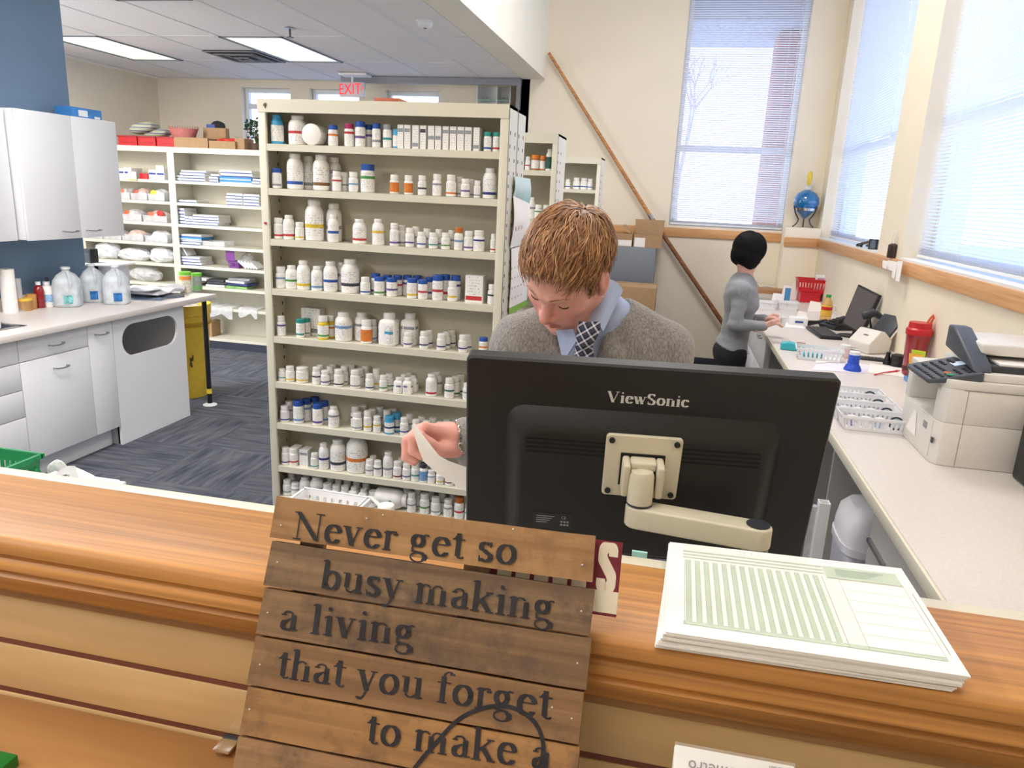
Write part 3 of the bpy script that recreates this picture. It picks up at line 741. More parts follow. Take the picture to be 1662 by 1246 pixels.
def bottle(loc, w, h, kind, body, cap, lab, label, group, full=False, cat='bottle', band=None):
    t = thing('pill_bottle', label, cat, loc, group); r = rnd.uniform(-.35, .35)
    child(t, 'body', unit('body', kind), M_btl if body == 'W' else M_obj, (w, w, h), c4(body))
    child(t, 'cap', unit('cap', kind), M_btl if cap == 'W' else M_obj, (w, w, h), c4(cap))
    if lab: child(t, 'label', unit('label', kind), M_labf if full else M_lab, (w, w, h), c4(lab, band if band is not None else rnd.choice((.13, .3, .5, .75, .87))), r)
    return t
_carton = {}
def carton_mesh():
    if 'c' not in _carton:
        me = bpy.data.meshes.new('carton'); mb = MB().box((-.5, -.5, 0), (.5, .5, 1)); me.from_pydata(mb.v, [], mb.f); _carton['c'] = me
        me2 = bpy.data.meshes.new('print'); me2.from_pydata([(-.46, -.508, .04), (.46, -.508, .04), (.46, -.508, .96), (-.46, -.508, .96)], [], [(0, 1, 2, 3)])
        uv = me2.uv_layers.new(name='UVMap')
        for i, c in enumerate(((0, 0), (1, 0), (1, 1), (0, 1))): uv.data[i].uv = c
        _carton['p'] = me2
    return _carton['c'], _carton['p']
M_ctn = mat('white_carton_board', (240, 238, 234), .7, var=.02)
def carton(loc, w, d, h, lab, label, group, rot=0, col=None):
    a, b = carton_mesh(); t = thing('carton', label, 'box', loc, group)
    child(t, 'body', a, M_obj if col else M_ctn, (w, d, h), c4(col) if col else None, rot)
    child(t, 'print', b, M_lab, (w, d, h), c4(lab, rnd.choice((.15, .5, .8))), rot)
    return t
SHELFW = ['top', 'second', 'third', 'fourth', 'fifth', 'sixth', 'seventh', 'eighth', 'ninth']
# px centre, width px, height px, kind, body, cap, label, row [, f=fully coloured label / band position]
BT = [
 # top shelf
 [(446,21,48,'b','C','C','W',0),(484,30,50,'b','W','W','R',0,.6),(541,16,32,'w','W','B','O',0),(567,16,35,'w','W','M','R',0),(585,17,39,'w','W','B','P',0,.5),(599,14,36,'w','W','B','P',1),(611,14,37,'w','W','B','E',0),
  (629,15,36,'w','W','E','T',0),(645,15,29,'w','C','C','W',0),('c',656,10,36,'E'),('c',667,10,36,'E'),('c',680,11,36,'E'),('c',692,10,36,'K'),('c',705,11,36,'E'),('c',716,10,36,'E'),('c',728,10,36,'E'),('c',740,11,36,'E'),('c',752,11,36,'E'),('c',764,11,36,'E'),('c',777,10,36,'E'),
  (791,13,30,'w','W','T','B',0,.13),(806,14,30,'w','W','T','R',0,.13)],
 [(448,16,31,'w','W','B','E',0),(480,27,55,'b','W','W','B',0,.15),(498,25,53,'b','W','W','E',1),(522,27,55,'b','W','W','F',0,.15),(540,24,53,'b','W','W','E',1),(547,15,31,'r','W','W','R',0),(560,15,30,'r','W','W','E',1),(574,16,31,'r','W','W','L',0,.6),(597,23,44,'w','W','B','G',0),
  (640,15,30,'r','W','W','O',0,1),(663,15,30,'r','W','W','O',0,1),(685,14,31,'r','W','W','K',0),(709,15,34,'r','W','W','E',0),(732,17,34,'r','W','W','O',0),(746,15,32,'r','W','W','E',1),(755,15,29,'r','W','W','P',0),(764,14,29,'r','W','W','E',1),(774,11,27,'r','W','W','E',0),(794,23,47,'b','W','W','N',0)],
 [(447,16,33,'r','W','W','R',0,.15),(468,19,38,'b','W','W','R',0,.15),(487,15,28,'r','W','W','Y',0),(511,30,64,'b','W','W','Y',0,.5),(527,26,60,'b','W','W','E',1),(535,18,43,'b','W','W','B',0),(584,23,39,'b','W','W','R',0,.15),(614,20,41,'b','W','W','Y',0,.75),(640,15,36,'r','W','W','P',0),
  (653,14,33,'r','W','W','E',1),(665,15,30,'r','W','W','P',0,.3),(675,14,32,'r','W','W','E',1),(684,15,25,'r','W','W','B',0,.3),(693,14,30,'r','W','W','E',1),(703,15,25,'r','W','W','T',0,.3),(712,14,30,'r','W','W','E',1),(723,15,26,'r','W','W','G',0,.3),(733,14,30,'r','W','W','E',1),(744,15,36,'r','W','A','L',0,.6),(760,15,31,'r','W','W','P',0,.15),(775,19,33,'r','W','W','N',0),(803,11,29,'r','W','W','R',0)],
 [(447,17,34,'r','W','W','L',0),(467,20,37,'b','W','W','G',0,.5),(490,22,46,'b','W','W','Y',0,.15),(515,19,39,'b','W','W','L',0),(520,16,38,'r','W','W','E',1),(537,23,48,'b','W','W','B',0,.5),(553,20,46,'b','W','W','E',1),(569,30,54,'b','W','W','K',0,.3),(593,16,28,'r','W','W','B',0,.15),
  (610,16,33,'w','W','B','P',1),(616,18,30,'w','W','B','G',0,.15),(629,16,32,'w','W','B','P',1),(636,18,30,'w','W','B','P',0,.5),(645,16,33,'w','W','B','R',1),(657,16,33,'w','W','B','P',1),(669,18,32,'w','W','B','Y',0,.15),(674,16,33,'w','W','B','P',2),(686,16,31,'w','W','B','R',0,.5),(697,15,34,'w','W','B','P',1),
  (710,18,40,'w','W','B','R',0,.5),(722,17,40,'w','W','B','R',1),(739,17,40,'w','W','B','P',1),(734,16,32,'r','W','W','Y',0,.3),('C',772,30,44,'R'),(792,15,32,'r','W','W','K',0)],
 [(454,14,32,'r','W','W','P',0),(488,14,30,'w','W','T','T',0,.15),(498,13,29,'w','W','T','E',1),('B',509,34,44,'E'),(525,18,38,'r','Y','W','G',0,.15),(537,16,37,'r','Y','W','O',1),(558,28,46,'b','W','W','L',0,.75),(571,24,46,'b','W','W','E',1),(595,19,38,'r','W','W','O',0,1),(604,15,36,'r','W','W','L',1),
  (632,30,52,'q','W','W','C',0,.6),(650,27,52,'q','W','W','E',1),(662,14,24,'r','W','W','N',0,.3),(688,15,28,'r','W','W','N',0,.3),(696,13,28,'r','W','W','N',1,.3),(716,15,27,'r','W','W','N',0,.3),(724,14,28,'r','W','W','N',1,.3),(733,14,28,'r','W','W','N',2,.3),(751,15,28,'r','W','W','N',0,.3),(759,13,26,'r','W','W','N',1,.3),(784,15,27,'w','W','B','O',0,.6)],
 [(452,12,20,'r','W','W','T',0,.4),(471,15,25,'r','W','W','Y',0,.15),(491,20,25,'w','W','W','Y',0,.15),(514,14,28,'r','W','W','K',0),(520,13,29,'r','W','W','E',1),(528,14,24,'r','W','W','P',0),(536,13,28,'r','W','W','E',1),(541,13,28,'r','W','W','E',2),(550,16,28,'r','W','W','K',0),(559,14,31,'r','W','W','E',1),(570,14,30,'r','W','W','E',2),(577,17,30,'r','W','W','E',0),
  (584,14,29,'r','W','W','E',1),(594,14,31,'r','W','W','E',2),(600,14,26,'r','W','W','N',0,.15),(611,14,32,'r','W','W','Y',1),(622,13,26,'r','W','W','G',0,.3),(632,14,26,'r','W','W','G',1,.3),(647,15,25,'q','W','W','P',0,.75),(655,15,27,'q','W','W','E',1),(662,15,26,'q','W','W','P',0,.75),(671,15,27,'q','W','W','E',1),(664,14,27,'q','W','W','E',2),
  (700,19,36,'b','W','W','R',0,.13),(708,18,36,'b','W','W','E',1),(729,16,33,'r','W','W','H',0,.6),(739,15,33,'r','W','W','H',1),(747,15,33,'r','W','W','H',2),(757,13,28,'r','W','W','E',0)],
 [(457,15,26,'r','W','W','B',0,.13),(467,15,29,'r','W','W','E',1),(473,14,29,'r','W','E','K',2),(485,17,37,'w','W','B','L',0),(497,16,36,'w','W','B','L',1),(507,16,37,'w','W','B','L',2),(516,17,36,'w','W','B','P',0),(526,16,36,'w','W','B','L',1),(542,18,34,'b','W','W','E',0),(580,17,29,'r','W','W','E',0),(577,16,34,'r','W','W','P',1),(597,14,34,'r','W','W','Y',0,.3),
  (590,15,33,'r','W','W','E',2),(604,14,33,'r','W','W','E',1),(612,13,27,'r','W','W','Y',0,.75),(617,14,33,'r','W','W','E',2),(628,14,34,'r','W','W','E',1),(632,16,29,'w','C','C','N',0),(644,15,31,'w','C','C','N',1),(638,14,32,'r','W','W','E',2),(656,14,30,'r','W','W','P',0,.3),(665,14,31,'r','W','W','E',1),(675,14,29,'r','W','W','E',0),(684,14,30,'r','W','W','E',1),(692,14,29,'r','W','W','P',0),
  (702,14,30,'r','W','W','E',1),(714,15,29,'r','W','W','E',0),(724,14,29,'r','W','W','E',1)],
 [(452,14,28,'r','W','W','P',0,.15),(466,14,28,'r','W','W','R',0,.3),('C',481,14,28,'E'),('C',498,15,27,'E'),(511,13,25,'r','W','W','T',0,.13),(526,17,43,'b','W','W','N',0,.6),(549,25,51,'b','W','W','K',0,.3),(580,35,63,'b','W','W','O',0,.5),(600,14,26,'r','W','W','E',0),(613,14,26,'r','W','W','K',0),(630,17,42,'b','W','W','E',0),(645,14,29,'r','W','W','D',0,.15),(660,14,28,'r','W','W','P',0,.3),
  (674,14,30,'r','W','W','T',0),(687,14,32,'r','W','K','L',0,1),(699,13,22,'r','W','W','L',0),(714,14,23,'r','W','W','Y',0,.3),(729,15,24,'r','W','W','D',0,.3),(745,14,24,'r','W','W','E',0),(606,13,27,'r','W','W','E',1),(652,14,30,'r','W','W','E',1),(667,14,30,'r','W','W','E',1),(690,14,30,'r','W','W','B',2),(706,14,30,'r','W','W','E',1),(722,14,30,'r','W','W','E',1),(737,14,30,'r','W','W','E',1)],
 [(455,15,25,'r','W','W','E',0),(470,14,22,'r','W','W','E',0),(487,18,33,'b','W','W','E',0),(508,23,36,'b','W','W','E',0),(528,17,28,'r','W','W','E',0),(543,15,28,'r','W','W','E',0),(556,15,28,'r','W','W','E',0),(570,16,28,'q','W','W','K',0),(585,15,27,'q','W','W','K',0),(602,17,26,'r','W','W','E',0),(668,15,33,'r','W','W','E',0,.6),(689,16,34,'r','W','W','G',0,.5),(707,16,30,'r','W','W','E',0),(727,15,30,'r','W','W','E',0),(745,17,36,'r','W','A','R',0,.5),(760,12,28,'r','W','W','L',0),
  (461,14,32,'r','W','W','E',1),(477,14,32,'r','W','W','E',1),(498,15,33,'r','W','W','E',1),(519,15,34,'r','W','W','E',1),(536,14,32,'r','W','W','E',1),(550,14,32,'r','W','W','E',1),(564,14,33,'r','W','W','E',1),(578,14,33,'r','W','W','E',1),(594,14,33,'r','W','W','E',1),(660,14,34,'r','W','W','E',1),(678,14,36,'r','W','W','E',1),(698,15,34,'r','W','W','E',1),(717,14,34,'r','W','W','E',1),(735,14,34,'r','W','W','E',1),(752,14,33,'r','W','W','E',1)],
]
ROWN = ['front', 'behind', 'rear']
for si, items in enumerate(BT):
    z = ZS[si]+.0005; sh = SHELFW[si]; cnt = {}; occupied = []
    grp = 'medicine packs on the %s shelf of the big bay' % sh
    its = sorted(items, key=lambda q: q[1] if isinstance(q[0], str) else q[0])
    for q in its:
        if isinstance(q[0], str):
            kind, px, w, h, lab = q; row = {'c': 0, 'C': 0, 'B': 2}[kind]
        else:
            px, w, h, kind, body, cap, lab, row = q[:8]; ext = q[8] if len(q) > 8 else None
        s = project((-1.2, SY+.05, z)); mpp = (Vector((solveX(px, SY+.05, z), SY+.05, z))-C0).dot(FW)/FPX
        W_, H_ = w*mpp*.97, h*mpp
        H_ = min(H_, (ZS[si-1]-ZS[si]-.032) if si else .118)
        Y = SY+.014+max(W_, .03)/2+row*.043
        if kind in ('c', 'C'): Y = SY+.06
        Y = min(Y, SY+.143-W_/2)
        if kind == 'B': Y = SY+.118
        # keep clear of what already stands there
        X = solveX(px, Y, z)
        X = min(max(X, SX0+.036+W_/2), SX1-.036-W_/2)
        for _ in range(60):
            ok = True
            for (ox, oy, orr) in occupied:
                dx, dy = X-ox, Y-oy; need = orr+W_/2+.0008
                if kind not in 'cCB' and math.hypot(dx, dy) < need:
                    ok = False
                    Y2 = oy+math.sqrt(max(0, need*need-dx*dx))+.0005
                    if row > 0 and Y2 <= SY+.146-W_/2: Y = Y2
                    else: X = ox+(need if dx >= 0 else -need)*1.001 if abs(dy) < need*.6 else ox+math.copysign(math.sqrt(max(0, need*need-dy*dy))+.0006, dx)
                    break
            if ok: break
        if not ok and row > 0: continue
        if kind in ('r', 'w', 'b', 'q', 'v'): occupied.append((X, Y, W_/2*(1.12 if kind == 'q' else 1)))
        cnt[row] = cnt.get(row, 0)+1
        pos = '%s from left, %s' % (ORD[cnt[row]], {0: 'front of %s shelf', 1: 'middle of %s shelf', 2: 'back of %s shelf'}[row] % sh)
        if kind in ('c', 'C', 'B'):
            if kind == 'c': carton((X, Y, z), W_, .09, H_, lab, 'slim white carton standing on end, '+pos, grp)
            elif kind == 'C': carton((X, Y, z), W_, .07 if w > 20 else .06, H_, lab, ('white carton with red edge, ' if lab == 'R' else 'small white carton, ')+pos, grp)
            else: carton((X, Y, z), W_, .05, H_, lab, 'plain white carton standing at the back, '+pos, grp)
            for xx in (-W_/4, W_/4): occupied.append((X+xx, Y, W_/4+.02))
            continue
        size = 'large' if w >= 25 else 'tall' if h/w > 2.15 else 'small'
        bd = CC[body][0]; lb = CC[lab][0]
        txt = '%s %s bottle with %s cap%s, %s' % (size, bd, CC[cap][0], '' if lab in 'EW' else ' and %s label' % lb, pos)
        if len(txt.split()) > 16: txt = txt.replace(' with ', ', ').replace(' and ', ', ')
        bottle((X, Y, z), W_, H_, kind, body, cap, lab, txt, grp, full=(ext == 1), band=ext if ext != 1 else None)
# two bottles lying on their side
def lying(px, py, dpx, lpx, Y, rotz, z, label, lab, si):
    mpp = (Vector((solveX(px, Y, z), Y, z))-C0).dot(FW)/FPX; w, h = dpx*mpp, lpx*mpp
    t = thing('pill_bottle', label, 'bottle', (solveX(px, Y, z), Y, z), 'medicine packs on the %s shelf of the big bay' % SHELFW[si])
    R_ = Matrix.Rotation(rotz, 4, 'Z') @ Matrix.Rotation(PI/2, 4, 'Y')
    for nm, m_ in (('body', M_btl), ('cap', M_btl), ('label', M_lab)):
        o = child(t, nm, unit(nm, 'b'), m_, (w, w, h), c4(lab, .8)); o.rotation_euler = (R_ @ Matrix.Rotation(PI/2, 4, 'Z')).to_euler() if nm == 'label' else R_.to_euler()
        o.location = R_ @ Vector((0, 0, -h/2))+Vector((0, 0, w/2))
lying(516, 218, 33, 46, SY+.075, PI/2, ZS[0]+.0005, 'large white bottle lying down with its base towards us, top shelf', 'E', 0)
lying(637, 806, 32, 52, SY+.045, 0, ZS[8]+.0005, 'large white bottle with green label lying on its side, ninth shelf', 'G', 8)
tag(MB().boxc((SX0+.018, SY-.006, 1.628), (.010, .004, .008)).build('red_sticker', M_red, main_shelf))
# bottles on the two bays behind
GB = 'bottles on the shelving bays behind the big bay'
def far(px, w, h, kind, body, cap, lab, Y, z, label, full=False, band=None):
    X = solveX(px, Y, z); mpp = (Vector((X, Y, z))-C0).dot(FW)/FPX
    bottle((X, Y, z+.0005), w*mpp, h*mpp, kind, body, cap, lab, label, GB, full=full, band=band)
far(856, 8, 21, 'r', 'W', 'W', 'R', 4.20, 1.93, 'white bottle left of the amber bottles behind the big bay')
far(868, 13, 24, 'v', 'A', 'O', 'W', 4.21, 1.93, 'amber jar with orange lid, the wider of two behind the big bay')
far(880, 9, 23, 'v', 'A', 'O', 'W', 4.21, 1.93, 'narrow amber jar beside the dark labelled bottle behind the big bay')
far(891, 12, 34, 'b', 'W', 'W', 'H', 4.21, 1.93, 'tall white bottle with dark teal label beside the amber jars', True)
far(862, 11, 34, 'b', 'W', 'W', 'E', 4.21, 1.665, 'tallest white bottle on the shelf below the amber jars')
far(873, 12, 23, 'r', 'W', 'W', 'G', 4.20, 1.665, 'middle white bottle on the shelf below the amber jars')
far(886, 12, 23, 'r', 'W', 'W', 'L', 4.20, 1.665, 'right white bottle on the shelf below the amber jars')
far(862, 9, 20, 'r', 'W', 'W', 'R', 4.20, 1.40, 'white bottle with red print beside the calendar, just above the man')
far(872, 10, 18, 'r', 'W', 'W', 'E', 4.20, 1.40, 'small white bottle just above the hair of the man')
far(921, 8, 15, 'r', 'W', 'W', 'B', 6.26, 1.86, 'blue labelled bottle at the left of the farthest top shelf', False, .3)
far(935, 11, 18, 'r', 'W', 'W', 'B', 6.26, 1.86, 'blue labelled bottle, second from left on the farthest top shelf', False, .3)
far(947, 11, 18, 'r', 'W', 'W', 'B', 6.26, 1.86, 'blue labelled bottle, third from left on the farthest top shelf', False, .3)
far(957, 9, 17, 'r', 'W', 'W', 'B', 6.26, 1.86, 'blue labelled bottle at the right of the farthest top shelf', False, .3)
far(919, 7, 15, 'r', 'W', 'W', 'R', 6.26, 1.60, 'single white bottle on the second shelf of the farthest bay', False, .3)
# ================================================================ small things: builders
def rbox(name, m, root, a, b, bev=.004, kind=None): return MB().box(a, b).build(name, m, root, bevel=bev, kind=kind)
def text_mesh(name, s, size, m, root, Mx, depth=.0006, sx=1.0, align='CENTER', kind=None):
    cu = bpy.data.curves.new(name, 'FONT'); cu.body = s; cu.size = size; cu.extrude = depth; cu.align_x = align; cu.align_y = 'CENTER'; cu.resolution_u = 3
    tmp = bpy.data.objects.new(name, cu); COL.objects.link(tmp)
    me = bpy.data.meshes.new_from_object(tmp.evaluated_get(bpy.context.evaluated_depsgraph_get()))
    bpy.data.objects.remove(tmp); bpy.data.curves.remove(cu)
    org = root_loc(root) if root else Vector((0, 0, 0))
    me.transform(Matrix.Translation(-org) @ Mx @ Matrix.Diagonal((sx, 1, 1, 1))); me.materials.clear(); me.materials.append(m)
    o = bpy.data.objects.new(name, me); COL.objects.link(o); o.parent = root
    return o
def frame(o, xa, ya):
    """matrix with local x, y along xa, ya"""
    xa = Vector(xa).normalized(); ya = Vector(ya); ya = (ya-xa*ya.dot(xa)).normalized(); za = xa.cross(ya)
    Mx = Matrix.Identity(4)
    for i in range(3): Mx[i][0], Mx[i][1], Mx[i][2], Mx[i][3] = xa[i], ya[i], za[i], o[i]
    return Mx
def blob(mb, c, r, seed, amp=.25, n=14, freq=3.0, flat=.0):
    """crumpled lump"""
    rn = random.Random(seed); ph = [(Vector((rn.gauss(0, 1), rn.gauss(0, 1), rn.gauss(0, 1)))*freq, rn.uniform(0, 6)) for _ in range(7)]
    vs = []; fs = []
    for i in range(n//2+1):
        for k in range(n):
            a = PI*i/(n//2); b = 2*PI*k/n; d = Vector((math.sin(a)*math.cos(b), math.sin(a)*math.sin(b), math.cos(a)))
            f = 1+amp*sum(abs(math.sin(w.dot(d)+p)) for w, p in ph)/7*1.6-amp*.8
            z = d.z*r[2]*f
            if flat: z = max(z, -r[2]*flat)
            vs.append((c[0]+d.x*r[0]*f, c[1]+d.y*r[1]*f, c[2]+z))
    for i in range(n//2):
        for k in range(n): fs.append((i*n+k, (i+1)*n+k, (i+1)*n+(k+1) % n, i*n+(k+1) % n))
    return mb.add(vs, fs, False)
def basket(label, c, w, d, h, m, rot=0, nb=(9, 5), taper=.9, group=None, cat='basket', name='basket'):
    """open rectangular basket with slotted sides; c = centre of base"""
    t = thing(name, label, cat, c, group); R_ = Matrix.Translation(Vector(c)) @ Matrix.Rotation(rot, 4, 'Z')
    mb = MB(); mb.M = R_; mb.box((-w*taper/2, -d*taper/2, 0), (w*taper/2, d*taper/2, .004)); mb.build('base', m, t)
    mb = MB(); mb.M = R_; r = .006
    mb.box((-w/2-r, -d/2-r, h-.010), (w/2+r, -d/2+.003, h)).box((-w/2-r, d/2-.003, h-.010), (w/2+r, d/2+r, h)).box((-w/2-r, -d/2, h-.010), (-w/2+.003, d/2, h)).box((w/2-.003, -d/2, h-.010), (w/2+r, d/2, h))
    mb.build('rim', m, t)
    mb = MB(); mb.M = R_
    def quadwall(u0, u1, ax, sgn):
        # solid band at bottom and top, bars between
        def P(u, f, th):
            k = taper+(1-taper)*f
            if ax == 'x': return (u*k, sgn*(d/2*k)-sgn*th, f*h)
            return (sgn*(w/2*k)-sgn*th, u*k, f*h)
        def slab(ua, ub, fa, fb):
            mb.add([P(ua, fa, 0), P(ub, fa, 0), P(ub, fb, 0), P(ua, fb, 0), P(ua, fa, .002), P(ub, fa, .002), P(ub, fb, .002), P(ua, fb, .002)], [(0, 1, 2, 3), (7, 6, 5, 4), (0, 4, 5, 1), (1, 5, 6, 2), (2, 6, 7, 3), (3, 7, 4, 0)])
        slab(u0, u1, 0, .22); slab(u0, u1, .72, 1)
        n = nb[0] if ax == 'x' else nb[1]; L = (u1-u0)/n
        for i in range(n+1): slab(max(u0, u0+i*L-L*.3), min(u1, u0+i*L+L*.3), .22, .72)
    quadwall(-w/2, w/2, 'x', -1); quadwall(-w/2, w/2, 'x', 1); quadwall(-d/2, d/2, 'y', -1); quadwall(-d/2, d/2, 'y', 1)
    mb.build('slotted_sides', m, t)
    return t
def sheet_paper(name, label, cat, corners, m=None, th=.0012, group=None, curl=.0, n=6, lines=None):
    """one sheet: bilinear patch between four corners (p00, p10, p11, p01) with a slight curl"""
    p = [Vector(c) for c in corners]; nrm = (p[1]-p[0]).cross(p[3]-p[0]).normalized(); g = []
    for i in range(n+1):
        row = []
        for j in range(n+1):
            u, v = i/n, j/n; q = p[0]*(1-u)*(1-v)+p[1]*u*(1-v)+p[2]*u*v+p[3]*(1-u)*v
            row.append(q+nrm*curl*(4*u*(1-u)*.5+math.sin(3*v+u)*.3))
        g.append(row)
    o = MB().sheet(g).build(name, m or M_paper, None, solid=th, loc=p[0])
    return tag(o, label, cat, group)
# ================================================================ ceiling fittings, exit sign, rear wall
t = thing('exit_sign', 'red lettered EXIT sign hanging from the low ceiling', 'sign', (-3.69, 8.2, 2.9), None)
a = atY(551, 133, 8.2); b = atY(592, 158, 8.2); ex0, ex1, ez1, ez0 = a.x, b.x, a.z, b.z
rbox('housing', mat('pale_sign_face', (214, 208, 212), .35), t, (ex0, 8.19, ez0), (ex1, 8.225, ez1), .004)
rbox('canopy', M_white, t, (ex0+.02, 8.12, ZC-.03), (ex1+.05, 8.30, ZC-.003), .01); MB().cyl(((ex0+ex1)/2, 8.208, ez1-.01), .012, ZC-ez1, 10).build('stem', M_white, t)
M_sign = emit('red_sign_letter', (236, 42, 50), .9)
text_mesh('lettering', 'EXIT', .165, M_sign, t, frame(Vector(((ex0+ex1)/2-.022, 8.188, (ez0+ez1)/2)), (1, 0, .03), (0, 0, 1)), .001, .80)
MB().prism([(ex1-.042, ez0+.115), (ex1-.036, ez0+.12), (ex1-.012, ez0+.095), (ex1-.036, ez0+.07), (ex1-.042, ez0+.075), (ex1-.022, ez0+.095)], 8.186, 8.189, 'y').build('chevron', M_sign, t)
t = thing('ceiling_vent', 'square louvred air vent in the low ceiling beside a light', 'vent', (-4.4, 7.27, ZC))
for k, w in enumerate((.29, .22, .15, .08)):
    mb = MB(); z0 = ZC-.004-.010*(k % 2)-.004*k; cx, cy = -4.39, 7.2; q = .028
    mb.box((cx-w, cy-w, z0-.012), (cx+w, cy-w+q, z0)).box((cx-w, cy+w-q, z0-.012), (cx+w, cy+w, z0)).box((cx-w, cy-w+q, z0-.012), (cx-w+q, cy+w-q, z0)).box((cx+w-q, cy-w+q, z0-.012), (cx+w, cy+w-q, z0))
    mb.build('louvre', mat('grey_vent_metal', (120, 118, 120), .5), t, bevel=.003)
MB().box((-4.69, 6.90, ZC-.0015), (-4.09, 7.50, ZC-.0005)).build('throat', mat('dark_vent_throat', (70, 68, 70), .8), t)
t = thing('smoke_detector', 'round white smoke detector on the low ceiling', 'detector', (-1.978, 5.71, ZC))
MB().lathe([(0, -.05), (.04, -.048), (.055, -.035), (.058, -.012), (.07, -.010), (.07, -.001), (0, -.001)], 24, (-1.978, 5.71, ZC)).build('body', M_white, t)
MB().lathe([(0, -.054), (.012, -.053), (.014, -.049), (0, -.048)], 12, (-1.978, 5.71, ZC)).build('test_button', M_dark, t)
t = thing('sprinkler_head', 'small brass sprinkler head on the low ceiling', 'sprinkler', (-3.21, 5.94, ZC))
MB().lathe([(.0, -.008), (.045, -.008), (.04, -.001), (0, -.001)], 20, (-3.21, 5.94, ZC)).build('escutcheon', M_steel, t)
MB().lathe([(0, -.075), (.03, -.074), (.03, -.070), (.008, -.069), (.008, -.01), (0, -.01)], 12, (-3.21, 5.94, ZC)).build('nozzle', mat('brass', (118, 104, 96), .35, metal=1), t)
t = thing('wall_shelf', 'white open wall shelf with glass board on the far rear wall', 'shelf', (-2.1, 8.7, 2.5))
mb = MB(); x0, x1 = -2.36, -1.96
for x in (x0, -2.13, x1-.015): mb.box((x, 8.62, 2.45), (x+.015, 8.795, 2.98))
mb.box((x0, 8.62, 2.44), (x1, 8.795, 2.455)).box((x0, 8.785, 2.44), (x1, 8.797, 2.98)); mb.build('case', M_white, t)
MB().box((x0+.015, 8.63, 2.82), (x1-.015, 8.785, 2.828)).build('glass_board', mat('green_glass_edge', (190, 222, 205), .1), t)
for i, x in enumerate((-2.3, -2.25, -2.06, -2.0)): tag(MB().lathe([(0, 0), (.012, 0), (.014, .02), (.008, .03), (0, .03)], 10, (x, 8.7, 2.829)).build('glass_vial', M_tub, loc=(x, 8.7, 2.829)), '%s tiny clear vial on the glass board of the white wall shelf' % ['leftmost', 'second', 'third', 'rightmost'][i], 'vial', 'vials on the glass board')
tag(MB().box((atY(615, 160, 3.0).x, 2.95, 2.131), (atY(655, 161, 3.0).x, 3.07, 2.146)).build('flat_box', mat('red_brown_card', (176, 96, 70), .7), bevel=.002), 'flat red brown box lying on top of the big bay', 'box')
# ================================================================ things on the rear left shelving
def sx(px, z, Y=7.16): return solveX(px, Y, z)
GP = 'flat white packs on the rear left shelving'
M_pack = mat('white_pack_card', (238, 238, 238), .6, var=.02); M_packb = mat('blue_pack_band', (52, 74, 148), .5); M_packs = mat('sky_blue_pack', (58, 142, 200), .5)
def packs(px0, px1, z, n, what, cols='w', th=.028, d=.22, jitter=.012):
    x0, x1 = sx(px0, z), sx(px1, z); zz = z+.0005
    for i in range(n):
        c = cols[i % len(cols)]; j = rnd.uniform(-jitter, jitter); y0 = 7.115+rnd.uniform(0, .02)
        lev = 'lone' if n == 1 else 'bottom' if i == 0 else 'topmost' if i == n-1 else ORD[i+1]+' lowest'
        t = thing('flat_pack', '%s %s pack %s' % (lev, {'w': 'flat white', 's': 'flat sky blue', 'g': 'white green edged'}[c], what), 'pack', ((x0+x1)/2, y0, zz), GP)
        rbox('body', M_packs if c == 's' else M_pack, t, (x0+j, y0, zz), (x1+j, y0+d, zz+th-.001), .002)
        MB().box((x0+j+.003, y0-.0012, zz+th*.02), (x1+j-.003, y0-.0002, zz+th*.30)).build('edge_band', {'w': M_packb, 's': M_pack, 'g': mat('green_band', (70, 150, 70), .5)}[c], t)
        zz += th
    return zz
z1, z2, z3, z4, z5, z6, z7, z8 = ZB
packs(277, 294, z1, 2, 'beside the upright, upper shelf of the rear left bay'); packs(296, 336, z1, 4, 'in the tall stack, upper shelf of the rear left bay')
packs(344, 358, z1, 3, 'left of the sky blue packs on rear shelving'); packs(361, 412, z1, 4, 'in the sky blue stack on rear shelving', 'ssww'[:3]+'w', th=.033)
packs(413, 426, z1, 2, 'right of the sky blue stack on rear shelving')
packs(281, 322, z2, 1, 'on the second shelf of the rear left bay'); packs(372, 397, z2, 4, 'in left stack touching the big bay, second rear shelf', th=.03); packs(399, 424, z2, 4, 'in right stack touching the big bay, second rear shelf', th=.03)
packs(281, 303, z3, 5, 'in the five high stack, third rear shelf', th=.033); packs(304, 316, z3, 3, 'in the narrow middle stack, third rear shelf', th=.027); packs(317, 358, z3, 4, 'in the wide stack, third rear shelf', th=.027)
packs(289, 330, z4, 4, 'in the stack with blue lid, fourth rear shelf', 'wwsw', th=.027); zt = packs(289, 330, z5, 3, 'under leaning booklets, fifth rear shelf', th=.03)
for i, px in enumerate((292, 299, 306)):
    x = sx(px, zt); mb = MB(); mb.M = Matrix.Translation((x, 7.13, zt+.006)) @ Matrix.Rotation(-.55, 4, 'Y'); mb.box((0, 0, 0), (.012, .16, .10))
    tag(mb.build('booklet', M_pack, loc=(x, 7.13, zt)), ['left', 'middle', 'right'][i]+' leaning white booklet on the pack stack, fifth rear shelf', 'booklet', 'leaning booklets on the rear shelving')
t = thing('clear_tray', 'low clear tray on the fourth rear shelf right of the packs', 'tray', (sx(350, z4), 7.2, z4)); x0, x1 = sx(333, z4), sx(368, z4)
mb = MB(); mb.box((x0, 7.12, z4+.001), (x1, 7.30, z4+.004)).box((x0, 7.12, z4+.004), (x1, 7.123, z4+.05)).box((x0, 7.297, z4+.004), (x1, 7.30, z4+.05)).box((x0, 7.123, z4+.004), (x0+.003, 7.297, z4+.05)).box((x1-.003, 7.123, z4+.004), (x1, 7.297, z4+.05)); mb.build('tray', M_tub, t)
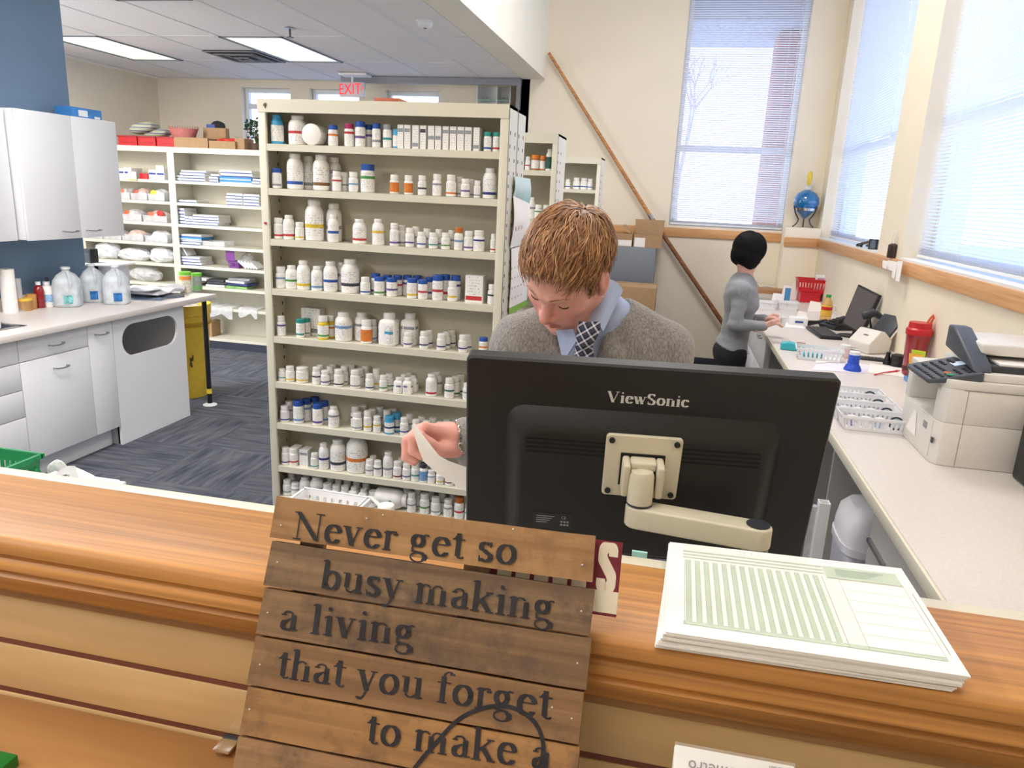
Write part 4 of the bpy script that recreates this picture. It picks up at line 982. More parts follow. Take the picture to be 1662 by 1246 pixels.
x0, x1 = sx(372, z5), sx(390, z5)
t = basket('small purple basket with purple card on the fifth rear shelf', ((x0+x1)/2, 7.2, z5+.001), x1-x0, .12, .07, mat('purple_plastic', (120, 60, 140), .4), nb=(6, 4))
MB().box((x0-.01, 7.125, z5+.075), (x0+.09, 7.128, z5+.19)).build('card', mat('purple_card', (122, 50, 138), .5), t)
tag(blob(MB(), (sx(393, z5), 7.27, z5+.075), (.07, .05, .08), 3, flat=.9).build('plastic_bag', M_film, loc=(sx(393, z5), 7.27, z5)), 'clear plastic bag behind the purple basket', 'bag')
for i in range(5):
    x = sx(402+i*4.5, z5); mb = MB(); mb.M = Matrix.Translation((x, 7.12, z5+.004)) @ Matrix.Rotation(-.9, 4, 'Y'); mb.box((0, 0, 0), (.016, .15, .12-.006*i))
    tag(mb.build('booklet', M_pack, loc=(x, 7.12, z5)), '%s of the slumped white booklets right of the purple basket' % ORD[i+1], 'booklet', 'slumped booklets on the rear shelving')
rn = random.Random(5)
for i, (pa, pb, dz, c) in enumerate(((290, 315, 0, 'white'), (292, 330, .03, 'grey'), (292, 338, .058, 'white'), (291, 320, .085, 'green'), (338, 366, 0, 'white'), (340, 370, .03, 'black'), (344, 368, .055, 'black'), (371, 405, 0, 'green'), (373, 409, .03, 'navy'), (371, 402, .058, 'white'), (375, 408, .085, 'grey'))):
    x0, x1 = sx(pa, z6), sx(pb, z6); col = {'white': (232, 232, 230), 'grey': (150, 150, 152), 'green': (130, 180, 100), 'black': (60, 60, 62), 'navy': (50, 60, 110)}[c]
    mb = MB(); mb.M = Matrix.Translation(((x0+x1)/2, 7.2, z6+dz+.002)) @ Matrix.Rotation(rn.uniform(-.15, .15), 4, 'Z') @ Matrix.Rotation(rn.uniform(-.02, .02), 4, 'Y')
    mb.box((-(x1-x0)/2, -.09, 0), ((x1-x0)/2, .10, .024))
    pile = 'left' if pa < 335 else 'middle' if pa < 370 else 'right'
    tag(mb.build('folded_magazine', mat('magazine_'+c, col, .5, var=.3, scale=14), bevel=.003, loc=((x0+x1)/2, 7.2, z6+dz)), '%s magazine, %s from bottom of %s messy pile, sixth rear shelf' % (c, ORD[[1, 2, 3, 4, 1, 2, 3, 1, 2, 3, 4][i]], pile), 'magazine', 'magazines on the rear shelving')
for i, (pa, pb) in enumerate(((338, 384), (394, 424))):
    x0, x1 = sx(pa, z7), sx(pb, z7); g = []
    for u in range(9):
        g.append([(x0+(x1-x0)*u/8, y, z+.008*math.sin(u*1.9+k)) for k, (y, z) in enumerate(((7.34, z7+.015), (7.2, z7+.02), (7.10, z7+.022), (7.075, z7+.008), (7.07, z7-.05*(1+.5*math.sin(u))-(.04 if i == 0 else .01))))])
    tag(MB().sheet(g).build('plastic_sheet', M_film, loc=(x0, 7.2, z7), solid=.0015), ['clear plastic bag hanging over shelf edge above the brown box', 'clear plastic bag lying at the right of the seventh rear shelf'][i], 'bag')
tag(MB().box((sx(338, z8), 7.13, z8+.001), (sx(347, z8), 7.3, z8+.17)).build('brown_box', M_card, bevel=.003, loc=(sx(342, z8), 7.2, z8)), 'small brown box at the bottom of rear shelving behind the pole', 'box')
# left bay: tubs of bagged supplies
M_bag = [clear('milky_bag', gloss=.2, body=.5, rough=.15, bodycol=(250, 250, 250)), clear('grey_bag', gloss=.2, body=.45, rough=.2, bodycol=(226, 224, 222)), clear('rosy_bag', gloss=.18, body=.55, rough=.25, bodycol=(232, 204, 190))]
def tub(px0, px1, z, what, k, fill=True, h=.09, item=None):
    x0, x1 = sx(px0, z), sx(px1, z); t = thing('clear_tub', 'clear plastic tub %s' % what, 'tub', ((x0+x1)/2, 7.2, z+.001), 'clear tubs on the rear left shelving'); y0, y1 = 7.11, 7.34
    mb = MB(); w = .003; mb.box((x0, y0, z+.001), (x1, y1, z+.004)).box((x0, y0, z+.004), (x1, y0+w, z+h*.7)).box((x0, y1-w, z+.004), (x1, y1, z+h)).box((x0, y0+w, z+.004), (x0+w, y1-w, z+h)).box((x1-w, y0+w, z+.004), (x1, y1-w, z+h)); mb.build('tub', M_tub, t)
    MB().box((x0-.004, y0-.005, z+h*.7), (x1+.004, y0, z+h*.7+.008)).build('rim', M_tub, t)
    if fill:
        c = ((x0+x1)/2, 7.21, z+.06); mb = blob(MB(), c, ((x1-x0)/2*.86, .09, .062), k, .3, 16, flat=.85)
        b = tag(mb.build('plastic_bag', M_bag[k % 3], loc=(c[0], c[1], z+.006)), 'crumpled bag of supplies in the clear tub %s' % what, 'bag', 'bagged supplies on the rear left shelving')
        if item:
            rn = random.Random(k)
            for q, (col, nm) in enumerate(item):
                cc = (x0+(x1-x0)*(.3+.4*q), 7.125, z+.075+.02*q); m_ = mat('supply_'+nm.replace(' ', '_'), col, .5)
                tag(blob(MB(), cc, (.042, .012, .036), k+q, .2, 10, flat=.9).build('supply_packet', m_, loc=cc), '%s packet showing in the tub %s' % (nm, what), 'packet', 'packets in the clear tubs')
for j, (px0, px1) in enumerate(((195, 206), (207, 218), (246, 258), (259, 271))):
    x0, x1 = sx(px0, z1), sx(px1, z1); t = thing('carton', '%s small white carton on the upper shelf of the bagged supply bay' % ['leftmost', 'second', 'third', 'rightmost'][j], 'box', ((x0+x1)/2, 7.2, z1), 'small cartons in the bagged supply bay')
    rbox('body', M_pack, t, (x0, 7.12, z1+.001), (x1, 7.3, z1+.10+.01*(j % 2)), .002); MB().box((x0+.004, 7.1185, z1+.05), (x1-.004, 7.1198, z1+.07)).build('print', M_packb, t)
tag(MB().box((sx(232, z1), 7.11, z1+.001), (sx(245, z1), 7.25, z1+.06)).build('red_box', M_red, bevel=.003, loc=(sx(238, z1), 7.2, z1)), 'small red box on upper shelf of the bagged supply bay', 'box')
tag(MB().box((sx(240, z1), 7.30, z1+.001), (sx(253, z1), 7.31, z1+.15)).build('white_card', M_pack, loc=(sx(246, z1), 7.3, z1)), 'white card standing behind the small red box', 'card')
t = thing('shelf_tag', 'white tag hanging over the shelf edge left of the red box', 'tag', (sx(224, z1), 7.07, z1)); MB().box((sx(218, z1), 7.070, z1-.015), (sx(231, z1), 7.073, z1+.07)).build('card', M_pack, t); MB().box((sx(218, z1), 7.069, z1-.015), (sx(231, z1), 7.0698, z1-.004)).build('yellow_edge', mat('yellow_strip', (226, 210, 110), .5), t)
tub(196, 216, z2, 'left on second shelf of bagged supply bay', 1, item=[((206, 110, 70), 'orange')]); tub(218, 244, z2, 'middle of second shelf of bagged supply bay', 2, item=[((180, 90, 70), 'brick red')]); tub(246, 272, z2, 'right on second shelf of bagged supply bay', 3, item=[((225, 214, 60), 'yellow')])
tub(201, 235, z3, 'left on third shelf of bagged supply bay', 4, item=[((206, 92, 50), 'deep orange')]); tub(238, 276, z3, 'right on third shelf of bagged supply bay', 5, item=[((214, 96, 62), 'orange red'), ((190, 40, 44), 'red')])
tub(143, 172, z4, 'left on fourth shelf of bagged supply bay', 6); tub(174, 202, z4, 'second on fourth shelf of bagged supply bay', 7); tub(204, 238, z4, 'third on fourth shelf of bagged supply bay', 8); tub(241, 277, z4, 'right on fourth shelf of bagged supply bay', 9)
for i, (pa, pb, z, h, wh) in enumerate(((156, 190, z5, .10, 'big crumpled clear bag at left, fifth shelf of bagged supply bay'), (192, 240, z5, .07, 'flat crumpled clear bag, middle of fifth shelf of bagged supply bay'), (244, 280, z5, .085, 'knotted white bag at right, fifth shelf of bagged supply bay'), (195, 214, z6, .06, 'small clear bag, sixth shelf of bagged supply bay'), (213, 258, z6, .08, 'wide clear bag, sixth shelf of bagged supply bay'))):
    x0, x1 = sx(pa, z), sx(pb, z); c = ((x0+x1)/2, 7.2, z+h*.9); tag(blob(MB(), c, ((x1-x0)/2, .10, h), 20+i, .35, 18, flat=.86).build('plastic_bag', M_bag[(0, 0, 0, 1, 1)[i]], loc=(c[0], c[1], z+.005)), wh, 'bag', 'bagged supplies on the rear left shelving')
tag(MB().box((sx(137, z4), 7.12, z4+.001), (sx(142, z4), 7.3, z4+.11)).build('red_binder', M_red, bevel=.003, loc=(sx(140, z4), 7.2, z4)), 'red binder at the left end of the fourth rear shelf', 'binder')
# ---- on top of the rear shelving
ZT = 2.1125
for i, (pa, pb) in enumerate(((198, 228), (230, 258), (260, 289))):
    x0, x1 = sx(pa, ZT, 7.15), sx(pb, ZT, 7.15); h = .10; y0, y1 = 7.10, 7.36
    t = thing('red_bin', ['leftmost', 'middle', 'rightmost'][i]+' red plastic bin on top of the rear shelving', 'bin', ((x0+x1)/2, 7.2, ZT), 'red bins on the rear shelving'); w = .004
    mb = MB(); mb.box((x0, y0, ZT+.0005), (x1, y1, ZT+.005)).box((x0, y0, ZT+.005), (x1, y0+w, ZT+h)).box((x0, y1-w, ZT+.005), (x1, y1, ZT+h)).box((x0, y0+w, ZT+.005), (x0+w, y1-w, ZT+h)).box((x1-w, y0+w, ZT+.005), (x1, y1-w, ZT+h)); mb.build('bin', M_red, t)
    mb = MB(); mb.box((x0-.004, y0-.01, ZT+h-.014), (x1+.004, y0, ZT+h)).box((x0+.03, y0-.004, ZT+.03), (x1-.03, y0, ZT+.036)); mb.build('rim', mat('dark_red_plastic', (160, 20, 32), .4), t)
def stripes():
    m, n, l, p = newmat('striped_cushion_cloth'); t = n.new('ShaderNodeTexCoord'); w = n.new('ShaderNodeTexWave'); w.inputs['Scale'].default_value = 9; w.inputs['Distortion'].default_value = .6; w.bands_direction = 'Z'
    l.new(t.outputs['Object'], w.inputs['Vector']); r = n.new('ShaderNodeValToRGB'); l.new(w.outputs['Fac'], r.inputs[0]); e = r.color_ramp.elements
    e[0].position = .2; e[0].color = lin((120, 110, 130))+(1,); e[1].position = .55; e[1].color = lin((222, 214, 204))+(1,); q = e.new(.85); q.color = lin((168, 180, 130))+(1,)
    l.new(r.outputs[0], p.inputs['Base Color']); p.inputs['Roughness'].default_value = .9; return m
M_str = stripes()
def cushion(px, py, Y, r, tilt, label):
    c = atY(px, py, Y); mb = MB(); mb.M = Matrix.Translation(c) @ Matrix.Rotation(tilt, 4, 'Y'); n = 20; vs = []; fs = []
    for i in range(11):
        a = PI*i/10
        for k in range(n):
            b = 2*PI*k/n; e = (abs(math.cos(b))**4+abs(math.sin(b))**4)**-.25; vs.append((r[0]*math.sin(a)**.6*math.cos(b)*e, r[1]*math.sin(a)**.6*math.sin(b)*e, r[2]*math.cos(a)*(1 if i not in (0, 10) else 1)))
    for i in range(10):
        for k in range(n): fs.append((i*n+k, (i+1)*n+k, (i+1)*n+(k+1) % n, i*n+(k+1) % n))
    mb.add(vs, fs, True); return tag(mb.build('cushion', M_str, loc=c), label, 'cushion', 'cushions on the rear shelving')
cushion(235, 208, 7.22, (.145, .10, .055), -.18, 'striped cushion tilted on top of the red bins'); cushion(256, 217, 7.27, (.14, .08, .045), -.12, 'pale striped cushion lying behind, right of the tilted one')
a0, a1 = sx(290, ZT), sx(344, ZT); a2, a3 = sx(345, ZT), sx(388, ZT)
def ctray(x0, x1, label, h=.075):
    t = thing('cardboard_tray', label, 'box', ((x0+x1)/2, 7.2, ZT), 'cardboard trays on the rear shelving'); w = .005; y0, y1 = 7.09, 7.33
    mb = MB(); mb.box((x0, y0, ZT+.0005), (x1, y1, ZT+.006)).box((x0, y0, ZT+.006), (x1, y0+w, ZT+h)).box((x0, y1-w, ZT+.006), (x1, y1, ZT+h)).box((x0, y0+w, ZT+.006), (x0+w, y1-w, ZT+h)).box((x1-w, y0+w, ZT+.006), (x1, y1-w, ZT+h)); mb.build('tray', M_card, t)
    return t
ctray(a0, a1, 'cardboard tray under the pink basket on rear shelving', .10); ctray(a2+.008, a3, 'cardboard tray of red bits beside the torn box on rear shelving')
tag(blob(MB(), ((a2+a3)/2+.02, 7.2, ZT+.065), (.15, .085, .045), 9, .4, 16, flat=.9).build('red_ribbon_heap', mat('red_ribbon', (206, 54, 34), .5, var=.25, scale=30), loc=((a2+a3)/2, 7.2, ZT+.01)), 'heap of red ribbon in the cardboard tray', 'ribbon')
x0, x1 = sx(276, ZT, 7.2), sx(322, ZT, 7.2)
t = thing('wire_basket', 'pinkish woven basket with pointed rim on the cardboard tray', 'basket', ((x0+x1)/2, 7.2, ZT+.101)); M_pink = mat('pink_wicker', (190, 110, 104), .6, var=.12)
cx = (x0+x1)/2; w_ = (x1-x0)/2; mb = MB(); mb.lathe([(0, 0), (.75, 0), (.82, .035), (.95, .09), (.92, .09), (.79, .04), (.72, .006), (0, .006)], 28, (cx, 7.21, ZT+.1005), sx=w_, sy=.105); mb.build('bowl', M_pink, t)
mb = MB()
for k in range(36):
    a = 2*PI*k/36; p = Vector((cx+w_*.94*math.cos(a), 7.21+.099*math.sin(a), ZT+.185)); mb.tube([p, p+Vector((.008*math.cos(a), .008*math.sin(a), .035))], [.004, .001], 5)
mb.build('pointed_rim', M_pink, t)
x0, x1 = sx(323, ZT, 7.25), sx(360, ZT, 7.25)
t = thing('cardboard_box', 'open brown cardboard box with black cloth on the rear shelving', 'box', ((x0+x1)/2, 7.345, ZT)); rbox('box', M_card, t, (x0, 7.335, ZT+.001), (x1, 7.405, ZT+.22), .003)
MB().box((x0+.04, 7.34, ZT+.22), (x0+.14, 7.40, ZT+.255)).build('blue_label_pack', M_packb, t); blob(MB(), (x1-.11, 7.37, ZT+.245), (.08, .03, .045), 4, .4, 12, flat=.6).build('black_cloth', mat('black_cloth', (36, 34, 36), .9), t)
x0, x1 = sx(389, ZT, 7.2), sx(404, ZT, 7.2)
t = thing('torn_box', 'torn brown cardboard box next to the plant on rear shelving', 'box', ((x0+x1)/2, 7.2, ZT)); rbox('box', M_card, t, (x0, 7.12, ZT+.001), (x1, 7.3, ZT+.11), .002)
MB().add([(x0-.03, 7.12, ZT+.145), (x0+.03, 7.11, ZT+.115), (x1-.02, 7.12, ZT+.13), (x0+.02, 7.125, ZT+.112), (x0-.03, 7.124, ZT+.148), (x1-.02, 7.124, ZT+.133)], [(0, 1, 3), (1, 2, 3), (4, 3, 1)]).build('torn_flap', M_card, t)
t = thing('artificial_plant', 'dark green holly plant partly hidden by the big bay', 'plant', (sx(412, ZT), 7.2, ZT)); xc = sx(414, ZT)
MB().lathe([(0, 0), (.05, 0), (.06, .07), (.055, .07), (0, .06)], 16, (xc, 7.2, ZT)).build('pot', mat('brown_pot', (90, 66, 48), .7), t)
rn = random.Random(8); mb = MB(); ms = MB()
for k in range(26):
    a = rn.uniform(0, 6.28); up = rn.uniform(.05, .26); rr = rn.uniform(.02, .13); tip = Vector((xc+rr*math.cos(a), 7.2+rr*.6*math.sin(a), ZT+.05+up)); ms.tube([(xc, 7.2, ZT+.04), (xc+rr*.4*math.cos(a), 7.2+rr*.3*math.sin(a), ZT+.05+up*.6), tip], .002, 4)
    for q in range(6):
        d = Vector((rn.uniform(-1, 1), rn.uniform(-1, 1), rn.uniform(-.3, 1))).normalized(); s_ = d.orthogonal().normalized()*.012; b_ = tip-Vector((0, 0, rn.uniform(0, .06))); L = rn.uniform(.03, .05)
        mb.add([b_, b_+d*L*.5+s_, b_+d*L, b_+d*L*.5-s_], [(0, 1, 2, 3)])
ms.build('stems', mat('plant_stem', (70, 80, 50), .8), t); mb.build('leaves', mat('holly_leaf', (48, 78, 52), .4, var=.3), t, kind='stuff')
mb = MB()
for k in range(5): mb.lathe([(0, -.007), (.005, -.005), (.007, 0), (.005, .005), (0, .007)], 8, (xc+rn.uniform(-.06, .08), 7.12, ZT+rn.uniform(.06, .2)))
mb.build('berries', M_red, t)
# ================================================================ things on the left worktop
ZW = .9145
def wz(px, py): p = atZ(px, py, ZW); return p
def jug(px, py, wpx, hpx, label, lab, rot=.5):
    p = wz(px, py); mpp = (p-C0).dot(FW)/FPX; r = wpx*mpp/2*.93; h = hpx*mpp
    t = thing('water_jug', label, 'jug', (p.x, p.y, ZW), 'plastic gallon jugs on the left worktop'); M_j = M_jug
    mb = MB(); n = 24; prof = [(0, 0), (.86, 0), (.96, .03), (.98, .1), (.98, .55), (.9, .68), (.62, .82), (.3, .90), (.27, .93), (.27, .99), (0, .99)]
    vs = []; fs = []
    for rr, z in prof:
        for k in range(n):
            a = 2*PI*k/n+rot; e = (abs(math.cos(a-rot))**5+abs(math.sin(a-rot))**5)**(-.2) if rr > .5 else 1
            vs.append((p.x+r*rr*.88*e*math.cos(a), p.y+r*rr*.88*e*math.sin(a), ZW+h*z))
    for j in range(len(prof)-1):
        for k in range(n): fs.append((j*n+k, j*n+(k+1) % n, (j+1)*n+(k+1) % n, (j+1)*n+k))
    mb.add(vs, fs, True); mb.build('bottle', M_j, t, angle=60)
    d = Vector((.8, -.55, 0)).normalized(); mb = MB(); mb.tube([Vector((p.x, p.y, ZW+h*.9))+d*r*.22, Vector((p.x, p.y, ZW+h*.88))+d*r*.62, Vector((p.x, p.y, ZW+h*.76))+d*r*.95, Vector((p.x, p.y, ZW+h*.6))+d*r*.98, Vector((p.x, p.y, ZW+h*.48))+d*r*.85], r*.13, 8); mb.build('handle', M_j, t)
    MB().lathe([(0, .96), (.30, .96), (.30, 1.03), (.28, 1.04), (0, 1.04)], 16, (p.x, p.y, ZW), sx=r, sy=r).build('cap', M_white, t) if False else MB().cyl((p.x, p.y, ZW+h*.955), r*.31, h*.055, 16).build('cap', M_white, t)
    f = Vector((.72, -.69, 0)); s_ = Vector((-f.y, f.x, 0))*-1; g = []
    for u in range(5):
        q = (u-2)*.17; pt = Vector((p.x, p.y, 0))+(f*math.cos(q)+s_*math.sin(q))*r*.995; g.append([(pt.x, pt.y, ZW+h*.10), (pt.x, pt.y, ZW+h*.32)])
    MB().sheet(g).build('label', mat('jug_label_'+lab, {'teal': (120, 190, 190), 'blue': (40, 110, 180)}[lab], .5, var=.5, scale=45), t)
    return t
M_jug = clear('frosted_jug_plastic', gloss=.1, body=.62, rough=.3, bodycol=(226, 232, 238))
jug(112, 496, 48, 62, 'frosted water jug with teal label, front left of the jugs', 'teal'); jug(153, 489, 42, 60, 'frosted water jug between the two front jugs', 'blue'); jug(191, 492, 46, 61, 'frosted water jug with blue label at the right of the jugs', 'blue'); jug(124, 482, 34, 57, 'frosted water jug standing behind the front left jug', 'teal')
def lath(name, label, cat, px, py, wpx, hpx, prof, m, parts=(), group=None, zw=ZW, p=None):
    p = p or atZ(px, py, zw)
    if p.x < -4.1 and p.y < 4.7 and zw == ZW:
        for _ in range(40): p = Vector((-4.115, p.y+(px-project((-4.115, p.y, zw))[0])*.004, zw))
    mpp = (p-C0).dot(FW)/FPX; r = wpx*mpp/2; h = hpx*mpp
    t = thing(name, label, cat, (p.x, p.y, zw), group)
    MB().lathe([(a*r, b*h) for a, b in prof], 20, (p.x, p.y, zw)).build('body', m, t)
    for nm, pr, mm in parts: MB().lathe([(a*r, b*h) for a, b in pr], 20, (p.x, p.y, zw)).build(nm, mm, t)
    return t, p, r, h
lath('paper_roll', 'tall white paper roll standing beside the sink', 'roll', 18, 503, 22, 70, [(0, 0), (1, 0), (1, 1), (.25, 1), (.25, .9), (0, .9)], M_paper, [('core', [(.22, .88), (.24, .88), (.24, 1.002), (.22, 1.002)], M_card)])
lath('measuring_cylinder', 'tall clear measuring cylinder behind the paper roll', 'cylinder', 34, 486, 13, 52, [(0, 0), (1.2, 0), (1.2, .03), (.8, .05), (.8, 1), (.85, 1.01)], M_tub, [('foot', [(0, 0), (1.35, 0), (1.35, .025), (0, .025)], M_tub)])
lath('amber_tub', 'amber tub with yellow lid between paper roll and red bottle', 'tub', 40, 497, 24, 20, [(0, 0), (.95, 0), (1, .8), (0, .8)], clear('amber_plastic', tint=(1, .75, .45), body=.4, bodycol=(224, 180, 120)), [('lid', [(0, .8), (1.02, .8), (1.02, 1), (0, 1)], mat('yellow_lid', (230, 190, 70), .4))])
lath('amber_tub', 'second amber tub without lid next to the red bottle', 'tub', 53, 496, 15, 24, [(0, 0), (.95, 0), (1, 1), (.9, 1), (.85, .05), (0, .05)], clear('amber_plastic', tint=(1, .75, .45), body=.4, bodycol=(224, 180, 120)))
BP = [(0, 0), (.95, 0), (1, .03), (1, .68), (.8, .80), (.42, .87), (.42, .9), (0, .9)]
lath('syrup_bottle', 'dark red bottle with white cap beside the jugs', 'bottle', 66, 495, 15, 42, BP, mat('dark_red_liquid', (140, 24, 30), .2, coat=.5), [('cap', [(0, .88), (.5, .88), (.5, 1), (0, 1)], M_white)])
lath('lotion_bottle', 'white bottle with blue print in front of the red bottle', 'bottle', 79, 497, 20, 40, BP, M_btl, [('cap', [(0, .88), (.5, .88), (.5, 1), (0, 1)], M_white), ('label', [(1.01, .2), (1.01, .5)], mat('pale_blue_label', (150, 190, 225), .5, var=.3, scale=60))])
p = wz(95, 478); t = thing('card_stand', 'small white card on a stand behind the front left jug', 'card', (p.x, p.y, ZW)); pt = atY(94, 442, p.y); hh = .001
MB().cyl((p.x, p.y, ZW), .03, .01).build('foot', M_dark, t); MB().cyl((p.x, p.y, ZW+.01), .004, pt.z-ZW-.005, 8).build('stem', M_steel, t)
c1 = atY(86, 422, p.y); c2 = atY(102, 442, p.y); rbox('card', M_paper, t, (c1.x, p.y-.004, c2.z), (c2.x, p.y+.004, c1.z), .001); cm = (c1+c2)/2; MB().boxc((cm.x+.003, p.y-.0045, cm.z-.012), (.018, .001, .022)).build('print', M_red, t)
# green scrubbing brush / bottle behind
lath('green_bottle', 'small dark green bottle behind the card stand', 'bottle', 81, 476, 9, 46, BP, mat('dark_green_glass', (40, 100, 90), .2), [('cap', [(0, .88), (.5, .88), (.5, 1), (0, 1)], M_dark)])
p = wz(180, 478); pt = atY(175, 431, p.y+.1); t = thing('letter_tray', 'white tray lid propped up behind the water jugs', 'tray', (p.x, p.y+.1, ZW))
c1 = atY(147, 433, p.y+.1); c2 = atY(199, 428, p.y+.1); x0, x1, zt_ = c1.x, c2.x, c2.z
rbox('stand', mat('grey_inner_laminate', (200, 200, 205), .5), t, (x0+.06, p.y+.06, ZW), (x1-.03, p.y+.2, zt_-.016), .004); rbox('tray', M_white, t, (x0, p.y-.03, zt_-.015), (x1, p.y+.24, zt_), .004)
MB().box((x0+.03, p.y, zt_), (x1-.03, p.y+.21, zt_+.002)).build('inset', mat('grey_print_sheet', (196, 196, 200), .6), t)
p0 = wz(225, 488); rn = random.Random(2)
for i, (px, py, w, d, hgt, col, rz, lb) in enumerate(((232, 483, .34, .22, .03, (110, 124, 150), .3, 'blue grey plastic mailer at the bottom of the worktop pile'), (262, 480, .30, .2, .03, (92, 96, 108), -.4, 'dark grey mailer at the front of the worktop pile'), (238, 474, .33, .24, .035, (214, 214, 218), .1, 'white printed mailer in the middle of the worktop pile'), (268, 470, .28, .2, .045, (168, 166, 170), .5, 'crumpled grey mailer at the back of the worktop pile'), (232, 468, .26, .2, .03, (226, 228, 238), -.15, 'white envelope on top of the worktop pile'))):
    zz = ZW+.001+(0, 0, .034, .034, .072)[i]; p = atZ(px, py, zz); g = []; n = 8
    for u in range(n+1):
        row = []
        for v in range(n+1):
            a, b = (u/n-.5)*w, (v/n-.5)*d; q = hgt*(.35+.25*math.sin(7*u/n+i)+.3*math.sin(9*v/n+2*i+u)); row.append((p.x+a*math.cos(rz)-b*math.sin(rz), p.y+a*math.sin(rz)+b*math.cos(rz), zz+max(.004, q)))
        g.append(row)
    top = MB().sheet(g); b0 = len(top.v); edge = [(u, 0) for u in range(n)]+[(n, v) for v in range(n)]+[(u, n) for u in range(n, 0, -1)]+[(0, v) for v in range(n, 0, -1)]
    for (u, v) in edge: q = g[u][v]; top.v.append(Vector((q[0], q[1], zz)))
    m_ = len(edge); idx = [u*(n+1)+v for u, v in edge]
    for k in range(m_): top.f.append((idx[(k+1) % m_], idx[k], b0+k, b0+(k+1) % m_)); top.m.append(0); top.sm.append(False)
    top.f.append(tuple(b0+k for k in range(m_))); top.m.append(0); top.sm.append(False)
    tag(top.build('mailer', mat('mailer_%d' % i, col, .35, var=.12, scale=20), loc=(p.x, p.y, zz)), lb, 'envelope', 'mailers on the left worktop')
for i, (px, py, w, h) in enumerate(((302, 474, 18, 33), (320, 472, 16, 29))):
    lath('tin', ['tin with bright green lid and orange band at the worktop end', 'grey tin with green lid at the very end of worktop'][i], 'tin', px, py, w, h, [(0, 0), (1, 0), (1, .86), (0, .86)], mat(['pale_printed_tin', 'grey_printed_tin'][i], [(214, 210, 190), (150, 160, 150)][i], .4, var=.25, scale=50), [('lid', [(0, .85), (1.04, .85), (1.04, 1), (0, 1)], mat('bright_green_lid', (120, 200, 60), .4)), ('band', [(1.01, .1), (1.01, .3)] if i else [(1.015, .62), (1.015, .8)], mat(['orange_band', 'pale_green_band'][i], [(226, 140, 60), (120, 180, 110)][i], .5))])
p = wz(3, 533); tag(MB().box((p.x-.12, p.y-.25, ZW), (p.x, p.y, ZW+.225)).build('white_box', M_white, bevel=.006, loc=(p.x-.06, p.y-.1, ZW)), 'white box on the worktop at the left edge of the picture', 'box')
t = thing('desk_speaker', 'black box standing at the end of the blue wall', 'box', (-4.05, 4.86, ZW)); c1 = atY(140, 403, 4.86); c2 = atY(154, 440, 4.86); rbox('body', M_black, t, (c1.x, 4.82, ZW), (c2.x+.01, 4.90, c1.z), .004); MB().box((c1.x+.01, 4.8185, ZW+.03), (c2.x, 4.8198, c1.z-.03)).build('grille', M_dark, t)
# waste bin under the worktop end
bx = solveX(332, 5.36, .4)-.225; by = 5.40
t = thing('waste_bin', 'tall yellow waste bin under the worktop end behind the pole', 'bin', (bx, by, 0)); M_yel = mat('yellow_bin_plastic', (240, 202, 70), .45, var=.05)
MB().lathe([(0, 0), (.175, 0), (.18, .01), (.215, .62), (.222, .64), (.222, .70), (.232, .705), (.235, .79), (.222, .79), (.215, .70), (.17, .03), (0, .03)], 28, (bx, by, 0)).build('body', M_yel, t)
mb = MB(); mb.lathe([(.218, .615), (.228, .62), (.228, .645), (.222, .65)], 28, (bx, by, 0)); mb.build('rib', mat('dark_yellow_plastic', (196, 152, 30), .5), t)
blob(MB(), (bx+.05, by-.05, .74), (.14, .14, .06), 6, .4, 14).build('bin_liner', M_bag[0], t)
mb = MB(); q = [Vector((bx, by, 0))+Vector((.206*math.cos(a), .206*math.sin(a), z)) for a, z in ((-.72, .36), (-.66, .28), (-.74, .30), (-.60, .38), (-.62, .33))]; mb.tube(q, .004, 5); mb.build('pen_mark', M_black, t)
p = Vector((-4.03, 4.55, 2.156)); t = thing('blue_box', 'blue and white box lying on top of the wall cabinet', 'box', p)
rbox('body', mat('bright_blue_card', (60, 130, 200), .5, var=.1), t, (-4.10, 4.40, 2.1565), (-3.97, 4.67, 2.225), .002); MB().box((-3.9698, 4.46, 2.17), (-3.9688, 4.54, 2.21)).build('white_panel', M_pack, t); MB().box((-3.9698, 4.60, 2.165), (-3.9688, 4.65, 2.18)).build('white_panel', M_pack, t)
# ================================================================ things along the right counter
ZR = .9148
def rz(px, py): return atZ(px, py, ZR)
# ---- printer, front facing the aisle
M_pr = mat('grey_white_printer_case', (226, 221, 214), .42, var=.012); M_prd = mat('dark_printer_panel', (72, 77, 86), .42, var=.04); M_line = mat('seam_grey', (150, 146, 142), .7)
PX, PY = 1.0, 2.79
t = thing('printer', 'large white multifunction printer with dark sloping keypad on the right counter', 'printer', (1.2, 3.0, ZR))
def plan(x0, x1, y0, y1, c=.05): return [(x0+c*.35, y0+.006), (x0+c, y0), (x1, y0), (x1, y1), (x0+.01, y1), (x0, y1-.01), (x0, y0+c*.7)]
x0, x1, y0, y1 = PX-.012, 1.425, PY, 3.21
mb = MB(); mb.prism(plan(x0, x1, y0, y1), ZR, 1.075)
mb.box((x0+.10, y0+.06, 1.075), (x1, y1-.06, 1.20)); mb.prism(plan(x0, x1, y0, y0+.085, .05), 1.075, 1.20); mb.prism([(x0, y1-.05), (x1, y1-.05), (x1, y1), (x0, y1)], 1.075, 1.20)
mb.prism(plan(x0, x1, y0, y1), 1.20, 1.232); mb.build('case', M_pr, t, bevel=.003)
MB().box((x0+.075, y0-.0012, ZR+.004), (x0+.077, y0, 1.198)).box((x0+.06, y0-.0012, 1.198), (x1, y0, 1.201)).build('panel_seam', M_line, t)
mb = MB()
for i in range(10):
    for j in range(3): mb.box((1.335+j*.024, y0-.0014, .95+i*.0085), (1.355+j*.024, y0, .9545+i*.0085))
